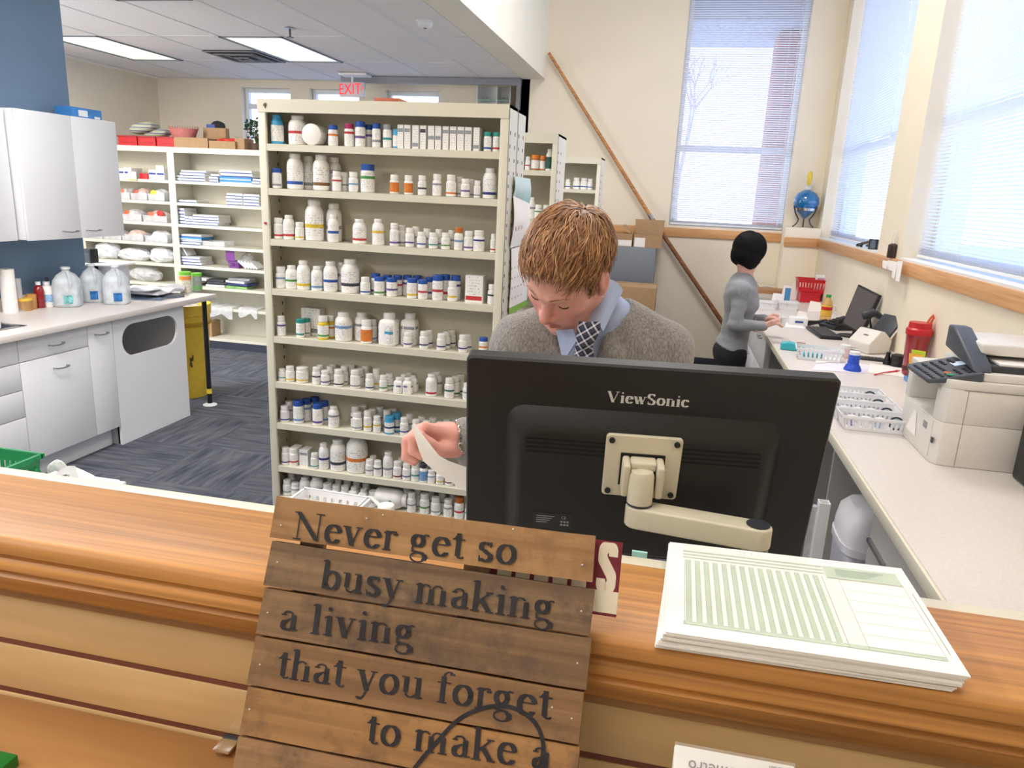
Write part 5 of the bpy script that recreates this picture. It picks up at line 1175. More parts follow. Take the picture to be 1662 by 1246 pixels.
mb.build('vent_slots', M_dark, t)
# front door and tray on the aisle side
MB().box((x0-.003, y0+.05, .93), (x0, y1-.05, 1.068)).build('front_door', M_pr, t, bevel=.002)
MB().box((x0-.0045, y0+.10, 1.02), (x0-.003, y0+.14, 1.045)).build('badge', M_steel, t); MB().box((x0-.0045, y0+.02, .99), (x0-.001, y0+.036, 1.01)).build('power_button', M_dark, t)
mb = MB(); mb.add([(x0-.0045, y1-.22, .96), (x0-.0045, y1-.10, .96), (x0-.0045, y1-.16, 1.05), (x0-.0045, y1-.19, 1.05)], [(0, 1, 2, 3)]); mb.build('door_sticker', M_paper, t)
# keypad: sloping wedge standing out over the front, tall dark cheek on its far side
kx0, kx1, ky0, ky1 = x0-.05, x0+.115, y0+.005, y0+.30
mb = MB(); mb.add([(kx0, ky0+.03, 1.205), (kx0, ky1, 1.205), (kx1, ky1, 1.232), (kx1, ky0, 1.232), (kx0, ky0+.03, 1.222), (kx0, ky1, 1.222), (kx1, ky1, 1.268), (kx1, ky0, 1.268)], [(0, 3, 2, 1), (4, 5, 6, 7), (0, 1, 5, 4), (1, 2, 6, 5), (2, 3, 7, 6), (3, 0, 4, 7)]); kp = mb.build('keypad', M_prd, t, bevel=.006, seg=3)
def kpt(u, v, up=.001):   # u across y, v from front to back
    y = ky0+.02+u*(ky1-ky0-.03); x = kx0+v*(kx1-kx0); return Vector((x, y, 1.222+v*.046+up))
mb = MB()
for i in range(9):
    for j in range(5):
        if 3 <= i <= 5 and j > 2: continue
        a = kpt(.06+i*.10, .10+j*.17); mb.boxc((a.x, a.y, a.z+.001), (.012, .014, .004))
mb.build('keys', M_dark, kp)
a = kpt(.48, .72, .0015); b = kpt(.7, .95, .0015); mb = MB(); mb.add([(a.x, a.y, a.z), (a.x, b.y, a.z), (b.x, b.y, b.z), (b.x, a.y, b.z)], [(0, 1, 2, 3)]); mb.build('display', emit('pale_display', (190, 205, 222), .35), kp)
for u, m_ in ((.05, mat('green_key', (60, 150, 120), .4)), (.16, mat('orange_key', (200, 110, 70), .4))):
    a = kpt(u, .42, .002); MB().lathe([(0, 0), (.014, 0), (.013, .004), (0, .005)], 14, tuple(a)).build('round_key', m_, kp)
mb = MB(); mb.prism([(ky0+.02, 1.262), (ky1+.04, 1.30), (ky1+.04, 1.385), (ky1-.02, 1.385), (ky0+.05, 1.29)], kx1-.03, kx1+.035, 'x'); mb.build('dark_cheek', M_prd, t, bevel=.008, seg=3)
# scanner unit above with paper trays
sx0 = x0+.12
MB().box((sx0, y0+.02, 1.232), (x1, y1, 1.262)).build('scanner_bed', M_pr, t, bevel=.006)
MB().box((sx0+.03, y0+.05, 1.262), (x1, y1-.02, 1.285)).build('tray_recess', M_dark, t, bevel=.002)
MB().box((sx0+.015, y0+.12, 1.310), (x1, y1, 1.352)).build('feeder_lid', M_pr, t, bevel=.010, seg=3)
MB().box((sx0+.015, y0+.26, 1.285), (x1, y1, 1.31)).build('feeder_back', M_dark, t)
tag(MB().box((sx0+.06, y0+.06, 1.2855), (x1-.01, y0+.255, 1.294)).build('paper_pile', M_paper, bevel=.001, loc=(sx0+.1, y0+.1, 1.286)), 'sheets of white paper lying in the printer tray', 'paper')
rbox('case', M_black, thing('black_box', 'tall black box beside the printer at the right picture edge', 'box', (1.34, 2.68, ZR)), (1.235, 2.60, ZR), (1.40, 2.755, 1.175), .012)
# ---- four slotted baskets
M_bsk = mat('white_basket_plastic', (238, 238, 240), .4, var=.015)
for i, (y, xa, xb, zz) in enumerate(((3.20, .752, 1.022, 0), (3.345, .752, 1.02, 0), (3.49, .755, 1.02, 0), (3.635, .755, 1.02, 0))):
    c = ((xa+xb)/2, y, ZR); nm = ['nearest', 'second nearest', 'third nearest', 'farthest'][i]
    basket(nm+' of four white slotted baskets in a row beside the printer', c, xb-xa, .125, .062, M_bsk, nb=(14, 6), group='white slotted baskets by the printer')
    rn = random.Random(i)
    lath('pill_vial', 'white capped vial lying in the %s white slotted basket' % nm, 'vial', 0, 0, 1, 1, [(0, 0), (.021, 0), (.021, .03), (0, .03)], M_white, [('blue_ring', [(.0215, .004), (.0215, .012)], mat('pale_blue_ring', (110, 170, 200), .4))], 'vials in the white slotted baskets', p=None) if False else None
    tt = thing('tape_roll', 'pale blue ring of tape in the %s white slotted basket' % nm, 'tape', (xb-.05, y, ZR+.005), 'tape rings in the white baskets')
    mb = MB(); mb.M = Matrix.Translation((xb-.055, y-.02, ZR+.036)) @ Matrix.Rotation(PI/2-.3, 4, 'X'); mb.lathe([(.022, -.008), (.028, -.008), (.028, .008), (.022, .008), (.022, -.008)], 24); mb.build('ring', M_dark, tt); mb = MB(); mb.M = Matrix.Translation((xb-.055, y-.02, ZR+.036)) @ Matrix.Rotation(PI/2-.3, 4, 'X'); mb.lathe([(0, -.005), (.0215, -.005), (.0215, .005), (0, .005)], 24); mb.build('disc', mat('pale_blue_disc', (196, 222, 232), .5), tt)
    for q in range(3):
        x = xa+.05+q*.055; tt = thing('pill_vial', '%s small blue and white vial in the %s white slotted basket' % (['left', 'middle', 'right'][q], nm), 'vial', (x, y, ZR+.0045), 'vials in the white slotted baskets')
        MB().lathe([(0, 0), (.016, 0), (.017, .03), (0, .03)], 12, (x, y+.01, ZR+.0045)).build('body', [mat('violet_vial', (150, 150, 205), .4), M_white, mat('blue_vial', (150, 185, 220), .4)][(q+i) % 3], tt); MB().lathe([(0, .03), (.018, .03), (.018, .04), (0, .04)], 12, (x, y+.01, ZR+.0045)).build('cap', M_white, tt)
# ---- shaker bottle, sticky notes
M_shk = clear('red_shaker_plastic', tint=(.9, .25, .28), body=.72, rough=.12, bodycol=(150, 24, 36))
t, p, r, h = lath('shaker_bottle', 'red shaker bottle with red lid beside the printer', 'bottle', 1479, 608, 38, 86, [(0, 0), (.72, 0), (.78, .03), (.95, .78), (0, .78)], mat('dark_red_shaker', (150, 26, 38), .2, coat=.6, var=.12, scale=20), [('lid', [(0, .77), (1.02, .77), (1.04, .87), (.9, .90), (.86, 1.0), (0, 1.0)], M_red), ('grip_band', [(.75, .10), (.83, .10), (.84, .17), (.76, .17)], mat('dark_grip', (74, 30, 38), .5))])
mb = MB(); q = Vector((p.x, p.y, ZR+h)); mb.tube([q+Vector((.03, 0, -.01)), q+Vector((.045, 0, .03)), q+Vector((.055, 0, .045)), q+Vector((.06, 0, .03)), q+Vector((.045, 0, -.02))], .006, 8); mb.build('carry_loop', mat('orange_loop', (214, 96, 40), .4), t)
pb = rz(1474, 617); tag(MB().boxc((pb.x+.015, pb.y-.02, ZR+.012), (.075, .06, .024)).build('note_pad', mat('sky_blue_pad', (104, 160, 222), .5), bevel=.003, loc=(pb.x, pb.y, ZR)), 'sky blue note pad in front of the red shaker bottle', 'pad')
Yn = pb.y-.045
for i, (c, col, lb) in enumerate((((1476, 573, 1494, 603), (240, 180, 80), 'orange sticky notes standing in front of the red shaker bottle'), ((1480, 567, 1499, 597), (196, 220, 70), 'lime green sticky notes behind the orange ones'))):
    y = Yn+.012*i; a = atY(c[0], c[1], y); b = atY(c[2], c[3], y); sl = .012
    mb = MB(); mb.add([(a.x+sl, y, b.z), (b.x, y, b.z), (b.x-.004, y-.002, a.z-.006), (a.x, y-.002, a.z), (a.x+sl, y+.006, b.z), (b.x, y+.006, b.z), (b.x-.004, y+.004, a.z-.006), (a.x, y+.004, a.z)], [(0, 1, 2, 3), (7, 6, 5, 4), (0, 4, 5, 1), (1, 5, 6, 2), (2, 6, 7, 3), (3, 7, 4, 0)])
    tag(mb.build('sticky_notes', mat('note_%d' % i, col, .7), loc=(a.x, y, b.z)), lb, 'notes')
y = Yn; a = atY(1480, 603, y); mb = MB(); mb.box((a.x-.012, y-.012, ZR+.0245), (a.x+.05, y+.03, a.z+.008)); tag(mb.build('note_holder', M_dark, bevel=.002, loc=(a.x, y, ZR+.025)), 'small dark wire holder with sticky notes on the blue pad', 'holder')
p = rz(1510, 592); rbox('body', M_black, thing('black_case', 'black case with purple patch behind the red shaker bottle', 'case', (p.x, p.y, ZR)), (p.x-.045, p.y-.02, ZR), (p.x+.05, p.y+.07, ZR+.09), .01)
MB().box((p.x-.04, p.y-.0215, ZR+.02), (p.x-.01, p.y-.0198, ZR+.07)).build('purple_patch', mat('purple_patch', (110, 90, 190), .5), bpy.data.objects['black_case'])
# ---- blue bottle, fork, jar
lath('glue_bottle', 'blue dispenser bottle with white lid and flared base on the counter', 'bottle', 1383, 601, 27, 31, [(0, 0), (1, 0), (1, .1), (.8, .28), (.66, .36), (.66, .52), (.62, .54), (.66, .58), (.66, .84), (0, .84)], mat('bright_blue_plastic', (28, 78, 200), .25, var=.08), [('lid', [(0, .83), (.6, .83), (.6, 1), (.5, 1.02), (0, 1.02)], M_white)])
p = rz(1440, 606); t = thing('plastic_fork', 'red plastic fork lying on the counter near the blue bottle', 'fork', (p.x, p.y, ZR)); M_rp = mat('bright_red_plastic', (222, 40, 62), .3)
a, b = rz(1419, 609), rz(1450, 604); mb = MB(); mb.tube([a+Vector((0, 0, .004)), (a+b)/2+Vector((0, 0, .008)), b+Vector((0, 0, .005))], [.004, .003, .005], 6); mb.build('handle', M_rp, t)
d = (b-a).normalized(); s_ = Vector((-d.y, d.x, 0)); mb = MB()
for k in (-1.5, -.5, .5, 1.5): mb.tube([b+Vector((0, 0, .005)), b+d*.02+s_*k*.006+Vector((0, 0, .004)), b+d*.055+s_*k*.006+Vector((0, 0, .008))], [.003, .002, .0012], 5)
mb.build('tines', M_rp, t)
lath('pale_jar', 'pale pink jar with white lid behind the blue bottle', 'jar', 1369, 580, 17, 21, [(0, 0), (.95, 0), (1, .05), (1, .75), (0, .75)], mat('pale_pink_jar', (238, 216, 212), .4), [('lid', [(0, .74), (.98, .74), (.98, 1), (0, 1)], M_white)])
# ---- loose papers
GPp = 'loose papers on the right counter'
def paper_on(px4, label, up=.0006, m=None, z=ZR): return sheet_paper('paper_sheet', label, 'paper', [atZ(x, y, z)+Vector((0, 0, up)) for x, y in px4], m=m, group=GPp, curl=.0015)
M_pap2 = mat('pale_lilac_paper', (232, 228, 240), .8, var=.02)
paper_on([(1318, 600), (1405, 606), (1412, 592), (1330, 584)], 'lilac white sheet lying left of the blue bottle', m=M_pap2); paper_on([(1324, 590), (1372, 588), (1366, 575), (1322, 577)], 'white sheet between the slotted basket and pale jar', up=.004)
paper_on([(1408, 604), (1466, 612), (1468, 598), (1412, 590)], 'white sheet lying under the red fork', up=.0006)
paper_on([(1275, 531), (1306, 534), (1300, 523), (1270, 524)], 'white sheet under the hands of the woman', up=.0006)
# ---- keyboard, screen, scanner, phone
a, b, c, d = rz(1336, 557), rz(1366, 548), rz(1336, 531), rz(1308, 535)
ctr = (a+b+c+d)/4; ex = ((b-a)+(c-d)); ey = ((d-a)+(c-b)); L = 0.43; ang = math.atan2((d-a).y+(c-b).y, (d-a).x+(c-b).x)
t = thing('keyboard', 'black keyboard on the right counter in front of the screen', 'keyboard', (ctr.x, ctr.y, ZR)); Mk = Matrix.Translation((ctr.x, ctr.y, ZR)) @ Matrix.Rotation(ang, 4, 'Z')
mb = MB(); mb.M = Mk; mb.box((-.215, -.075, .002), (.215, .075, .018)); mb.build('case', M_black, t, bevel=.004)
M_key = mat('grey_key', (66, 66, 70), .5)
mb = MB(); mb.M = Mk
for i in range(18):
    for j in range(5): mb.box((-.205+i*.0228, -.066+j*.026, .018), (-.205+i*.0228+.0185, -.066+j*.026+.021, .024))
mb.build('keys', M_key, t, kind='stuff')
bc = rz(1386, 546); t = thing('computer_monitor', 'small black flat computer screen on the right counter, turned to the left', 'monitor', (bc.x, bc.y, ZR))
MB().lathe([(0, 0), (.115, 0), (.115, .008), (.03, .016), (0, .016)], 28, (bc.x, bc.y, ZR), sy=.8).build('base', M_black, t)
TL, TR, BR = atY(1394, 461, bc.y+.10), None, None
# screen plane: vertical-ish panel facing the aisle and the camera
def quad_panel(px4, pt, nrm):
    n = Vector(nrm).normalized(); return [atP(x, y, pt, n) for x, y in px4]
nrm = Vector((-.80, -.50, .30)); pc = Vector((bc.x-.02, bc.y-.02, ZR+.25))
q = quad_panel([(1366, 526), (1397, 543), (1427, 478), (1393, 461)], pc, nrm); n_ = nrm.normalized()
def slab(mb, q, off0, off1, inset=0):
    c = sum(q, Vector())/4; qq = [p+(c-p)*inset for p in q]; mb.add([p+n_*off0 for p in qq]+[p+n_*off1 for p in qq], [(3, 2, 1, 0), (4, 5, 6, 7), (0, 1, 5, 4), (1, 2, 6, 5), (2, 3, 7, 6), (3, 0, 4, 7)])
mb = MB(); slab(mb, q, -.03, 0); mb.build('case', M_black, t, bevel=.003); mb = MB(); slab(mb, q, .0003, .0012, .09); mb.build('screen', mat('dark_screen', (88, 82, 84), .25, var=.03), t)
c = sum(q, Vector())/4; mb = MB(); mb.tube([Vector((bc.x, bc.y, ZR+.01)), Vector((bc.x+.02, bc.y+.01, ZR+.12)), c-n_*.03], .02, 8); mb.build('neck', M_black, t)
# barcode scanner gun on a stand
p = rz(1416, 560); g0 = atY(1397, 511, p.y); t = thing('barcode_scanner', 'black handheld barcode scanner on a stand beside the screen', 'scanner', (p.x, p.y, ZR))
mb = MB(); h0 = atY(1400, 512, p.y); h1 = atY(1420, 507, p.y); h2 = atY(1440, 526, p.y+.02); mb.tube([h0, h0.lerp(h1, .5), h1], [.030, .034, .026], 12); mb.tube([h1-Vector((0, 0, .004)), h1.lerp(h2, .5)+Vector((0, 0, .006)), h2], [.025, .02, .018], 10); mb.build('body', M_dark, t)
mb = MB(); mb.lathe([(0, 0), (.06, 0), (.055, .012), (0, .014)], 20, (p.x, p.y, ZR)); mb.tube([Vector((p.x, p.y, ZR+.01)), Vector((p.x-.01, p.y, ZR+.06)), h0.lerp(h1, .6)-Vector((0, 0, .02))], .008, 8); mb.build('stand', M_black, t)
# document scanner
p0 = rz(1428, 578); t = thing('document_scanner', 'white document scanner with black feed tray on the right counter', 'scanner', (p0.x+.05, p0.y+.1, ZR)); a_ = .55
Ms = Matrix.Translation((p0.x-.02, p0.y+.14, ZR)) @ Matrix.Rotation(a_, 4, 'Z') @ Matrix.Scale(.86, 4)
mb = MB(); mb.M = Ms; mb.prism([(-.11, 0), (.09, 0), (.10, .10), (.02, .165), (-.02, .17), (-.115, .075)], -.085, .125, 'y'); mb.build('case', M_pr, t, bevel=.008, seg=3)
mb = MB(); mb.M = Ms; mb.prism([(.0, .166), (.01, .172), (.085, .112), (.08, .105)], -.07, .11, 'y'); mb.build('seam_panel', M_dark, t)
mb = MB(); mb.M = Ms; mb.prism([(.06, .12), (.075, .112), (.20, .26), (.185, .272)], -.075, .115, 'y'); mb.build('feed_tray', M_dark, t, bevel=.004)
mb = MB(); mb.M = Ms; mb.prism([(.078, .11), (.086, .106), (.215, .262), (.203, .268)], -.085, .125, 'y'); mb.build('tray_rim', M_pr, t, bevel=.003)
mb = MB(); mb.M = Ms; mb.box((-.068, -.01, .1285), (-.05, .03, .1315)); mb.build('button', M_dark, t)
for i, (px, py, w, h, nm, lb) in enumerate(((1439, 591, 12, 20, 'cone', 'small black cone standing in front of the document scanner'), (1456, 594, 22, 20, 'disc', 'squat black tape roll between cone and red shaker bottle'))):
    lath('black_tape_roll' if i else 'black_cone', lb, 'tape' if i else 'cone', px, py, w, h, [(0, 0), (1, 0), (1, .3), (.55, .75), (.5, 1), (0, 1)] if not i else [(0, 0), (1, 0), (1.02, .3), (.9, .42), (1, .55), (1, .9), (.5, 1), (0, 1)], M_black)
p = rz(1414, 584); mb = MB(); mb.M = Matrix.Translation((p.x, p.y, ZR)) @ Matrix.Rotation(-.1, 4, 'Z'); mb.box((-.07, -.03, .0005), (.07, .03, .016)); tt = thing('remote_control', 'flat dark grey remote in front of the document scanner', 'remote', (p.x, p.y, ZR)); mb.build('body', M_dark, tt, bevel=.004)
mb = MB(); mb.M = Matrix.Translation((p.x, p.y, ZR)) @ Matrix.Rotation(-.1, 4, 'Z')
for i in range(6):
    for j in range(3): mb.box((-.06+i*.02, -.022+j*.016, .016), (-.048+i*.02, -.012+j*.016, .018))
mb.build('keys', M_key, tt)
p = rz(1402, 566)+Vector((-.035, -.02, 0)); t = thing('coiled_cable', 'pale coiled cable beside the document scanner', 'cable', (p.x, p.y, ZR)); mb = MB()
mb.tube([(p.x+(.09-.01*k/12)*math.cos(k*.55), p.y+(.13-.02*k/12)*math.sin(k*.55), ZR+.005+.0008*k) for k in range(34)], .0045, 6); mb.build('cable', mat('pale_cable', (206, 200, 196), .5), t)
p = rz(1394, 560); t = thing('computer_mouse', 'grey computer mouse inside the coiled cable', 'mouse', (p.x, p.y, ZR)); mb = MB(); mb.lathe([(0, 0), (.03, 0), (.032, .012), (.022, .026), (0, .032)], 16, (p.x, p.y, ZR), sy=1.5); mb.build('body', M_dark, t); MB().boxc((p.x, p.y-.02, ZR+.030), (.004, .014, .008)).build('wheel', M_black, t)
p = rz(1362, 533); t = thing('desk_phone', 'black desk telephone behind the keyboard', 'telephone', (p.x, p.y, ZR)); Mp = Matrix.Translation((p.x, p.y, ZR)) @ Matrix.Rotation(.5, 4, 'Z')
mb = MB(); mb.M = Mp; mb.prism([(-.11, 0), (.11, 0), (.11, .085), (-.11, .025)], -.09, .10, 'y'); mb.build('base', M_black, t, bevel=.006); mb = MB(); mb.M = Mp
for i in range(4):
    for j in range(4): x = -.07+i*.035; mb.boxc((x, -.02+j*.03, .027+(x+.11)*.273+.004), (.022, .018, .006))
mb.build('keys', M_key, t); mb = MB(); mb.M = Mp; mb.tube([(-.10, -.075, .06), (-.02, -.078, .085), (.08, -.075, .115)], [.028, .018, .028], 10); mb.build('handset', M_black, t)
a, b = rz(1309, 528), rz(1340, 527); mb = MB(); mb.tube([a+Vector((0, 0, .02)), (a+b)/2+Vector((0, 0, .022)), b+Vector((0, 0, .024))], [.022, .014, .022], 10); tag(mb.build('phone_receiver', M_black, loc=(a.x, a.y, ZR)), 'black telephone receiver lying left of the desk phone', 'receiver')
# ---- tape dispenser and basket in front of the keyboard
p = rz(1286, 568); t = thing('tape_dispenser', 'teal tape dispenser near the counter edge', 'dispenser', (p.x, p.y, ZR)); Mt = Matrix.Translation((p.x, p.y, ZR)) @ Matrix.Rotation(-.15, 4, 'Z'); M_teal = mat('teal_plastic', (60, 178, 190), .3)
mb = MB(); mb.M = Mt; mb.prism([(-.075, 0), (.075, 0), (.075, .03), (.03, .045), (-.03, .055), (-.075, .04)], -.028, .028, 'y'); mb.build('body', M_teal, t, bevel=.008, seg=3)
mb = MB(); mb.M = Mt @ Matrix.Translation((-.045, 0, .04)) @ Matrix.Rotation(PI/2, 4, 'X'); mb.lathe([(0, -.012), (.03, -.012), (.03, .012), (0, .012)], 20); mb.build('tape_roll', M_tub, t); mb = MB(); mb.M = Mt; mb.box((.02, -.02, .046), (.072, .02, .052)); mb.build('brown_strip', mat('brown_strip', (150, 84, 56), .5), t)
p = rz(1330, 585); basket('white slotted basket with teal edged slots left of the blue bottle', (p.x, p.y+.05, ZR), .26, .15, .07, M_bsk, rot=-.12, nb=(10, 6))
tag(MB().boxc((p.x-.04, p.y+.05, ZR+.022), (.12, .09, .03)).build('teal_pack', M_teal, bevel=.004, loc=(p.x-.04, p.y+.05, ZR+.006)), 'teal packet inside the basket left of the blue bottle', 'packet')
# ---- far end clutter
p = rz(1339, 519); lath('tea_bottle', 'iced tea bottle with green cap and yellow label on the counter', 'bottle', 1339, 520, 17, 42, [(0, 0), (.95, 0), (1, .03), (1, .16), (.94, .18), (1, .2), (1, .62), (.8, .74), (.42, .88), (.42, .92), (0, .92)], clear('pale_tea', tint=(1, .85, .6), body=.6, rough=.1, bodycol=(226, 190, 120)), [('cap', [(0, .9), (.48, .9), (.48, 1), (0, 1)], mat('green_cap', (40, 150, 80), .4)), ('label', [(1.02, .2), (1.02, .6)], mat('yellow_red_label', (232, 182, 60), .5, var=.2, scale=14)), ('red_band', [(1.03, .42), (1.03, .54)], M_red)])
def zbox(name, label, cat, px0, px1, pyb, hpx, dep, m, bev=.003, group=None, rot=0, lift=0):
    a, b = rz(px0, pyb), rz(px1, pyb); mpp = (a-C0).dot(FW)/FPX; h = hpx*mpp; y = a.y
    mb = MB(); cx = (a.x+b.x)/2; mb.M = Matrix.Translation((cx, y+dep/2, ZR+.0004+lift)) @ Matrix.Rotation(rot, 4, 'Z'); w = abs(b.x-a.x); mb.box((-w/2, -dep/2, 0), (w/2, dep/2, h))
    return tag(mb.build(name, m, bevel=bev, loc=(cx, y, ZR+lift)), label, cat, group), (cx, y, w, h)
zbox('wooden_tray', 'flat brown wooden tray at the far end of the right counter', 'tray', 1226, 1270, 478, 9, .3, mat('brown_wood_tray', (168, 124, 84), .5, stretch=(3, 30, 30)))
zbox('magazine', 'printed magazine lying on the brown wooden tray', 'magazine', 1231, 1262, 474, 2.2, .2, mat('printed_magazine', (208, 202, 188), .5, var=.4, scale=30), .001, lift=.052)
zbox('metal_tray', 'pale metal tray in front of the brown wooden tray', 'tray', 1225, 1256, 485, 6, .2, mat('pale_metal_tray', (196, 190, 182), .4, metal=.4))
M_ptxt = mat('printed_paper', (244, 242, 240), .8, var=.12, scale=50, stretch=(1, 4, 1))
for i, (c, Yo, lb) in enumerate((((1270, 463, 1292, 486), 6.6, 'white paper standing left of the red bins'), ((1286, 457, 1302, 484), 6.75, 'taller white paper standing right against the red bins'), ((1253, 476, 1284, 493), 6.25, 'printed white card standing behind the slotted baskets'), ((1313, 489, 1334, 506), 5.75, 'white folded paper left of the tea bottle'), ((1293, 505, 1311, 527), 5.5, 'white bag of papers by the hands of the woman'))):
    Yo = rz((c[0]+c[2])/2, c[3]).y; a = atY(c[0], c[1], Yo); b = atY(c[2], c[3], Yo); mb = MB(); w = b.x-a.x; zl = max(ZR+.0005, min(b.z, ZR+.0005) if True else 0)
    mb.add([(a.x, Yo, zl), (b.x, Yo+.02, zl), (b.x-.01, Yo+.06, a.z-.01), (a.x+.02, Yo+.05, a.z), (a.x, Yo+.008, zl), (b.x, Yo+.028, zl), (b.x-.01, Yo+.064, a.z-.01), (a.x+.02, Yo+.054, a.z)], [(0, 1, 2, 3), (7, 6, 5, 4), (0, 4, 5, 1), (1, 5, 6, 2), (2, 6, 7, 3), (3, 7, 4, 0)])
    tag(mb.build('paper_sheet', M_ptxt if i == 2 else M_paper, loc=(a.x, Yo, zl)), lb, 'paper', GPp)
for i, (px, py, lb) in enumerate(((1243, 503, 'white slotted basket just behind the forearms of the woman'), (1279, 504, 'white slotted basket with blue label behind the hands of the woman'), (1357, 508, 'white slotted basket between tea bottle and screen'))):
    p = rz(px, py); basket(lb, (p.x, p.y+.08, ZR), .17 if i < 2 else .11, .14, .07, M_bsk, nb=(8, 6), group='white slotted baskets at the far counter end')
p = rz(1279, 497); tag(MB().box((p.x-.02, p.y+.16, ZR+.0005), (p.x+.03, p.y+.165, ZR+.15)).build('blue_label', mat('blue_label_card', (70, 140, 190), .5), loc=(p.x, p.y+.16, ZR)), 'blue label card behind the second slotted basket', 'label')
o, (cx, cy, w, h) = zbox('carton', 'white carton with blue print beside the hands of the woman', 'box', 1281, 1309, 527, 12, .12, M_pack, rot=-.1); MB().box((cx-.03, cy-.004, ZR+.02), (cx+.03, cy-.001, ZR+.035)).build('print', M_packb, o)
Yb = rz(1325, 492).y; a, b = atY(1300, 474, Yb), atY(1353, 491, Yb)
MBR = mat('clear_red_plastic', (206, 30, 44), .3, var=.06)
x0, x1 = a.x, min(b.x, 1.42); hb = a.z-ZR
t = thing('red_bin', 'lower solid red bin stacked at the far end of the right counter', 'bin', ((x0+x1)/2, Yb, ZR)); w_ = .005; y0, y1 = Yb, Yb+.2
mb = MB(); mb.box((x0, y0, ZR+.0005), (x1, y1, ZR+.006)).box((x0, y0, ZR+.006), (x1, y0+w_, ZR+hb)).box((x0, y1-w_, ZR+.006), (x1, y1, ZR+hb)).box((x0, y0+w_, ZR+.006), (x0+w_, y1-w_, ZR+hb)).box((x1-w_, y0+w_, ZR+.006), (x1, y1-w_, ZR+hb)); mb.build('bin', MBR, t); MB().box((x0-.008, y0-.008, ZR+hb-.012), (x1+.004, y0, ZR+hb)).build('rim', MBR, t)
a2, b2 = atY(1297, 452, Yb), atY(1344, 474, Yb); xb0, xb1 = a2.x, b2.x; zb = ZR+hb+.001
t = basket('upper red slotted basket stacked on the solid red bin', ((xb0+xb1)/2, Yb+.1, zb), xb1-xb0, .19, max(.09, a2.z-zb), MBR, nb=(10, 6))
a3, b3 = atY(1325, 446, Yb+.1), atY(1344, 470, Yb+.1); o = tag(MB().box((a3.x, Yb+.07, zb+.005), (b3.x, Yb+.13, a3.z)).build('carton', M_pack, bevel=.002, loc=(a3.x, Yb+.1, zb)), 'white carton with pink stripe standing in the red slotted basket', 'box'); MB().box((a3.x+.01, Yb+.0685, a3.z-.05), (b3.x-.01, Yb+.0698, a3.z-.025)).build('pink_stripe', mat('pink_stripe', (206, 150, 190), .5), o)
# ---- show globe on the corner ledge
gc = Vector((1.285, 8.25, 1.6)); t = thing('show_globe', 'blue glass show globe on a black iron stand in the corner', 'globe', gc); M_iron = mat('black_iron', (50, 50, 56), .5)
zc = 1.845; R_ = .128
MB().lathe([(0, -.155), (.02, -.15), (.06, -.11), (.105, -.06), (.127, .0), (.122, .05), (.095, .095), (.05, .125), (.028, .135), (0, .137)], 32, (gc.x, gc.y, zc)).build('globe', mat('blue_liquid_glass', (8, 104, 160), .06, var=.03, coat=1), t)
MB().lathe([(.026, .135), (.03, .165), (.036, .175), (.03, .178), (0, .178)], 20, (gc.x, gc.y, zc)).build('neck', M_tub, t)
MB().lathe([(0, .178), (.018, .18), (.021, .2), (.026, .26), (.022, .30), (.008, .318), (0, .32)], 16, (gc.x, gc.y, zc)).build('stopper', mat('yellow_glass', (222, 190, 40), .1, coat=.6), t)
mb = MB(); mb.lathe([(.107, -.075), (.112, -.075), (.119, -.05), (.114, -.05), (.107, -.075)], 32, (gc.x, gc.y, zc)); mb.build('silver_band', M_chrome, t)
mb = MB()
for k in range(3):
    a = -PI/2+.9+2*PI*k/3; d = Vector((math.cos(a), math.sin(a), 0)); mb.tube([Vector((gc.x, gc.y, zc-.03))+d*.128, Vector((gc.x, gc.y, zc-.10))+d*.105, Vector((gc.x, gc.y, zc-.165))+d*.06, Vector((gc.x, gc.y, zc-.205))+d*.075, Vector((gc.x, gc.y, 1.606))+d*.115], .007, 8)
mb.build('stand', M_iron, t)
# ---- sill and rail things
p = atX(1405, 404, 1.475); y0 = p.y; t = thing('safety_glasses', 'dark safety glasses lying on the sill next to the wall column', 'glasses', (1.475, y0, 1.5135)); M_smoke = clear('smoked_lens', tint=(.5, .55, .6), body=.5, rough=.1, bodycol=(120, 130, 140))
mb = MB(); mb.tube([(1.46, y0-.16, 1.57), (1.455, y0, 1.55), (1.46, y0+.20, 1.524)], .011, 6); mb.tube([(1.55, y0-.16, 1.57), (1.54, y0+.03, 1.55), (1.53, y0+.22, 1.524)], .010, 6); mb.tube([(1.45, y0+.05, 1.525), (1.47, y0+.12, 1.545), (1.45, y0+.19, 1.525), (1.47, y0+.25, 1.53)], .010, 6); mb.build('arms', M_black, t)
mb = MB()
for xa in (1.455, 1.51): mb.box((xa, y0-.175, 1.5145), (xa+.048, y0-.165, 1.585))
mb.build('lens', M_smoke, t, bevel=.003); mb = MB()
for xa in (1.452, 1.507): mb.box((xa, y0-.178, 1.582), (xa+.054, y0-.162, 1.590)).box((xa, y0-.178, 1.5140), (xa+.054, y0-.162, 1.5190)).box((xa, y0-.178, 1.519), (xa+.005, y0-.162, 1.582)).box((xa+.049, y0-.178, 1.519), (xa+.054, y0-.162, 1.582))
mb.build('lens_frame', M_black, t)
p = atX(1446, 420, 1.425); t = thing('small_bottle', 'dark bottle with clear cap standing on the beech rail', 'bottle', (1.425, p.y, R1)); zz = R1+.0005
MB().lathe([(0, 0), (.028, 0), (.03, .01), (.03, .085), (.012, .095), (0, .095)], 16, (1.425, p.y, zz)).build('body', mat('dark_brown_glass', (60, 46, 46), .2), t); MB().lathe([(0, .095), (.013, .095), (.011, .17), (0, .175)], 12, (1.425, p.y, zz)).build('cap', M_tub, t)
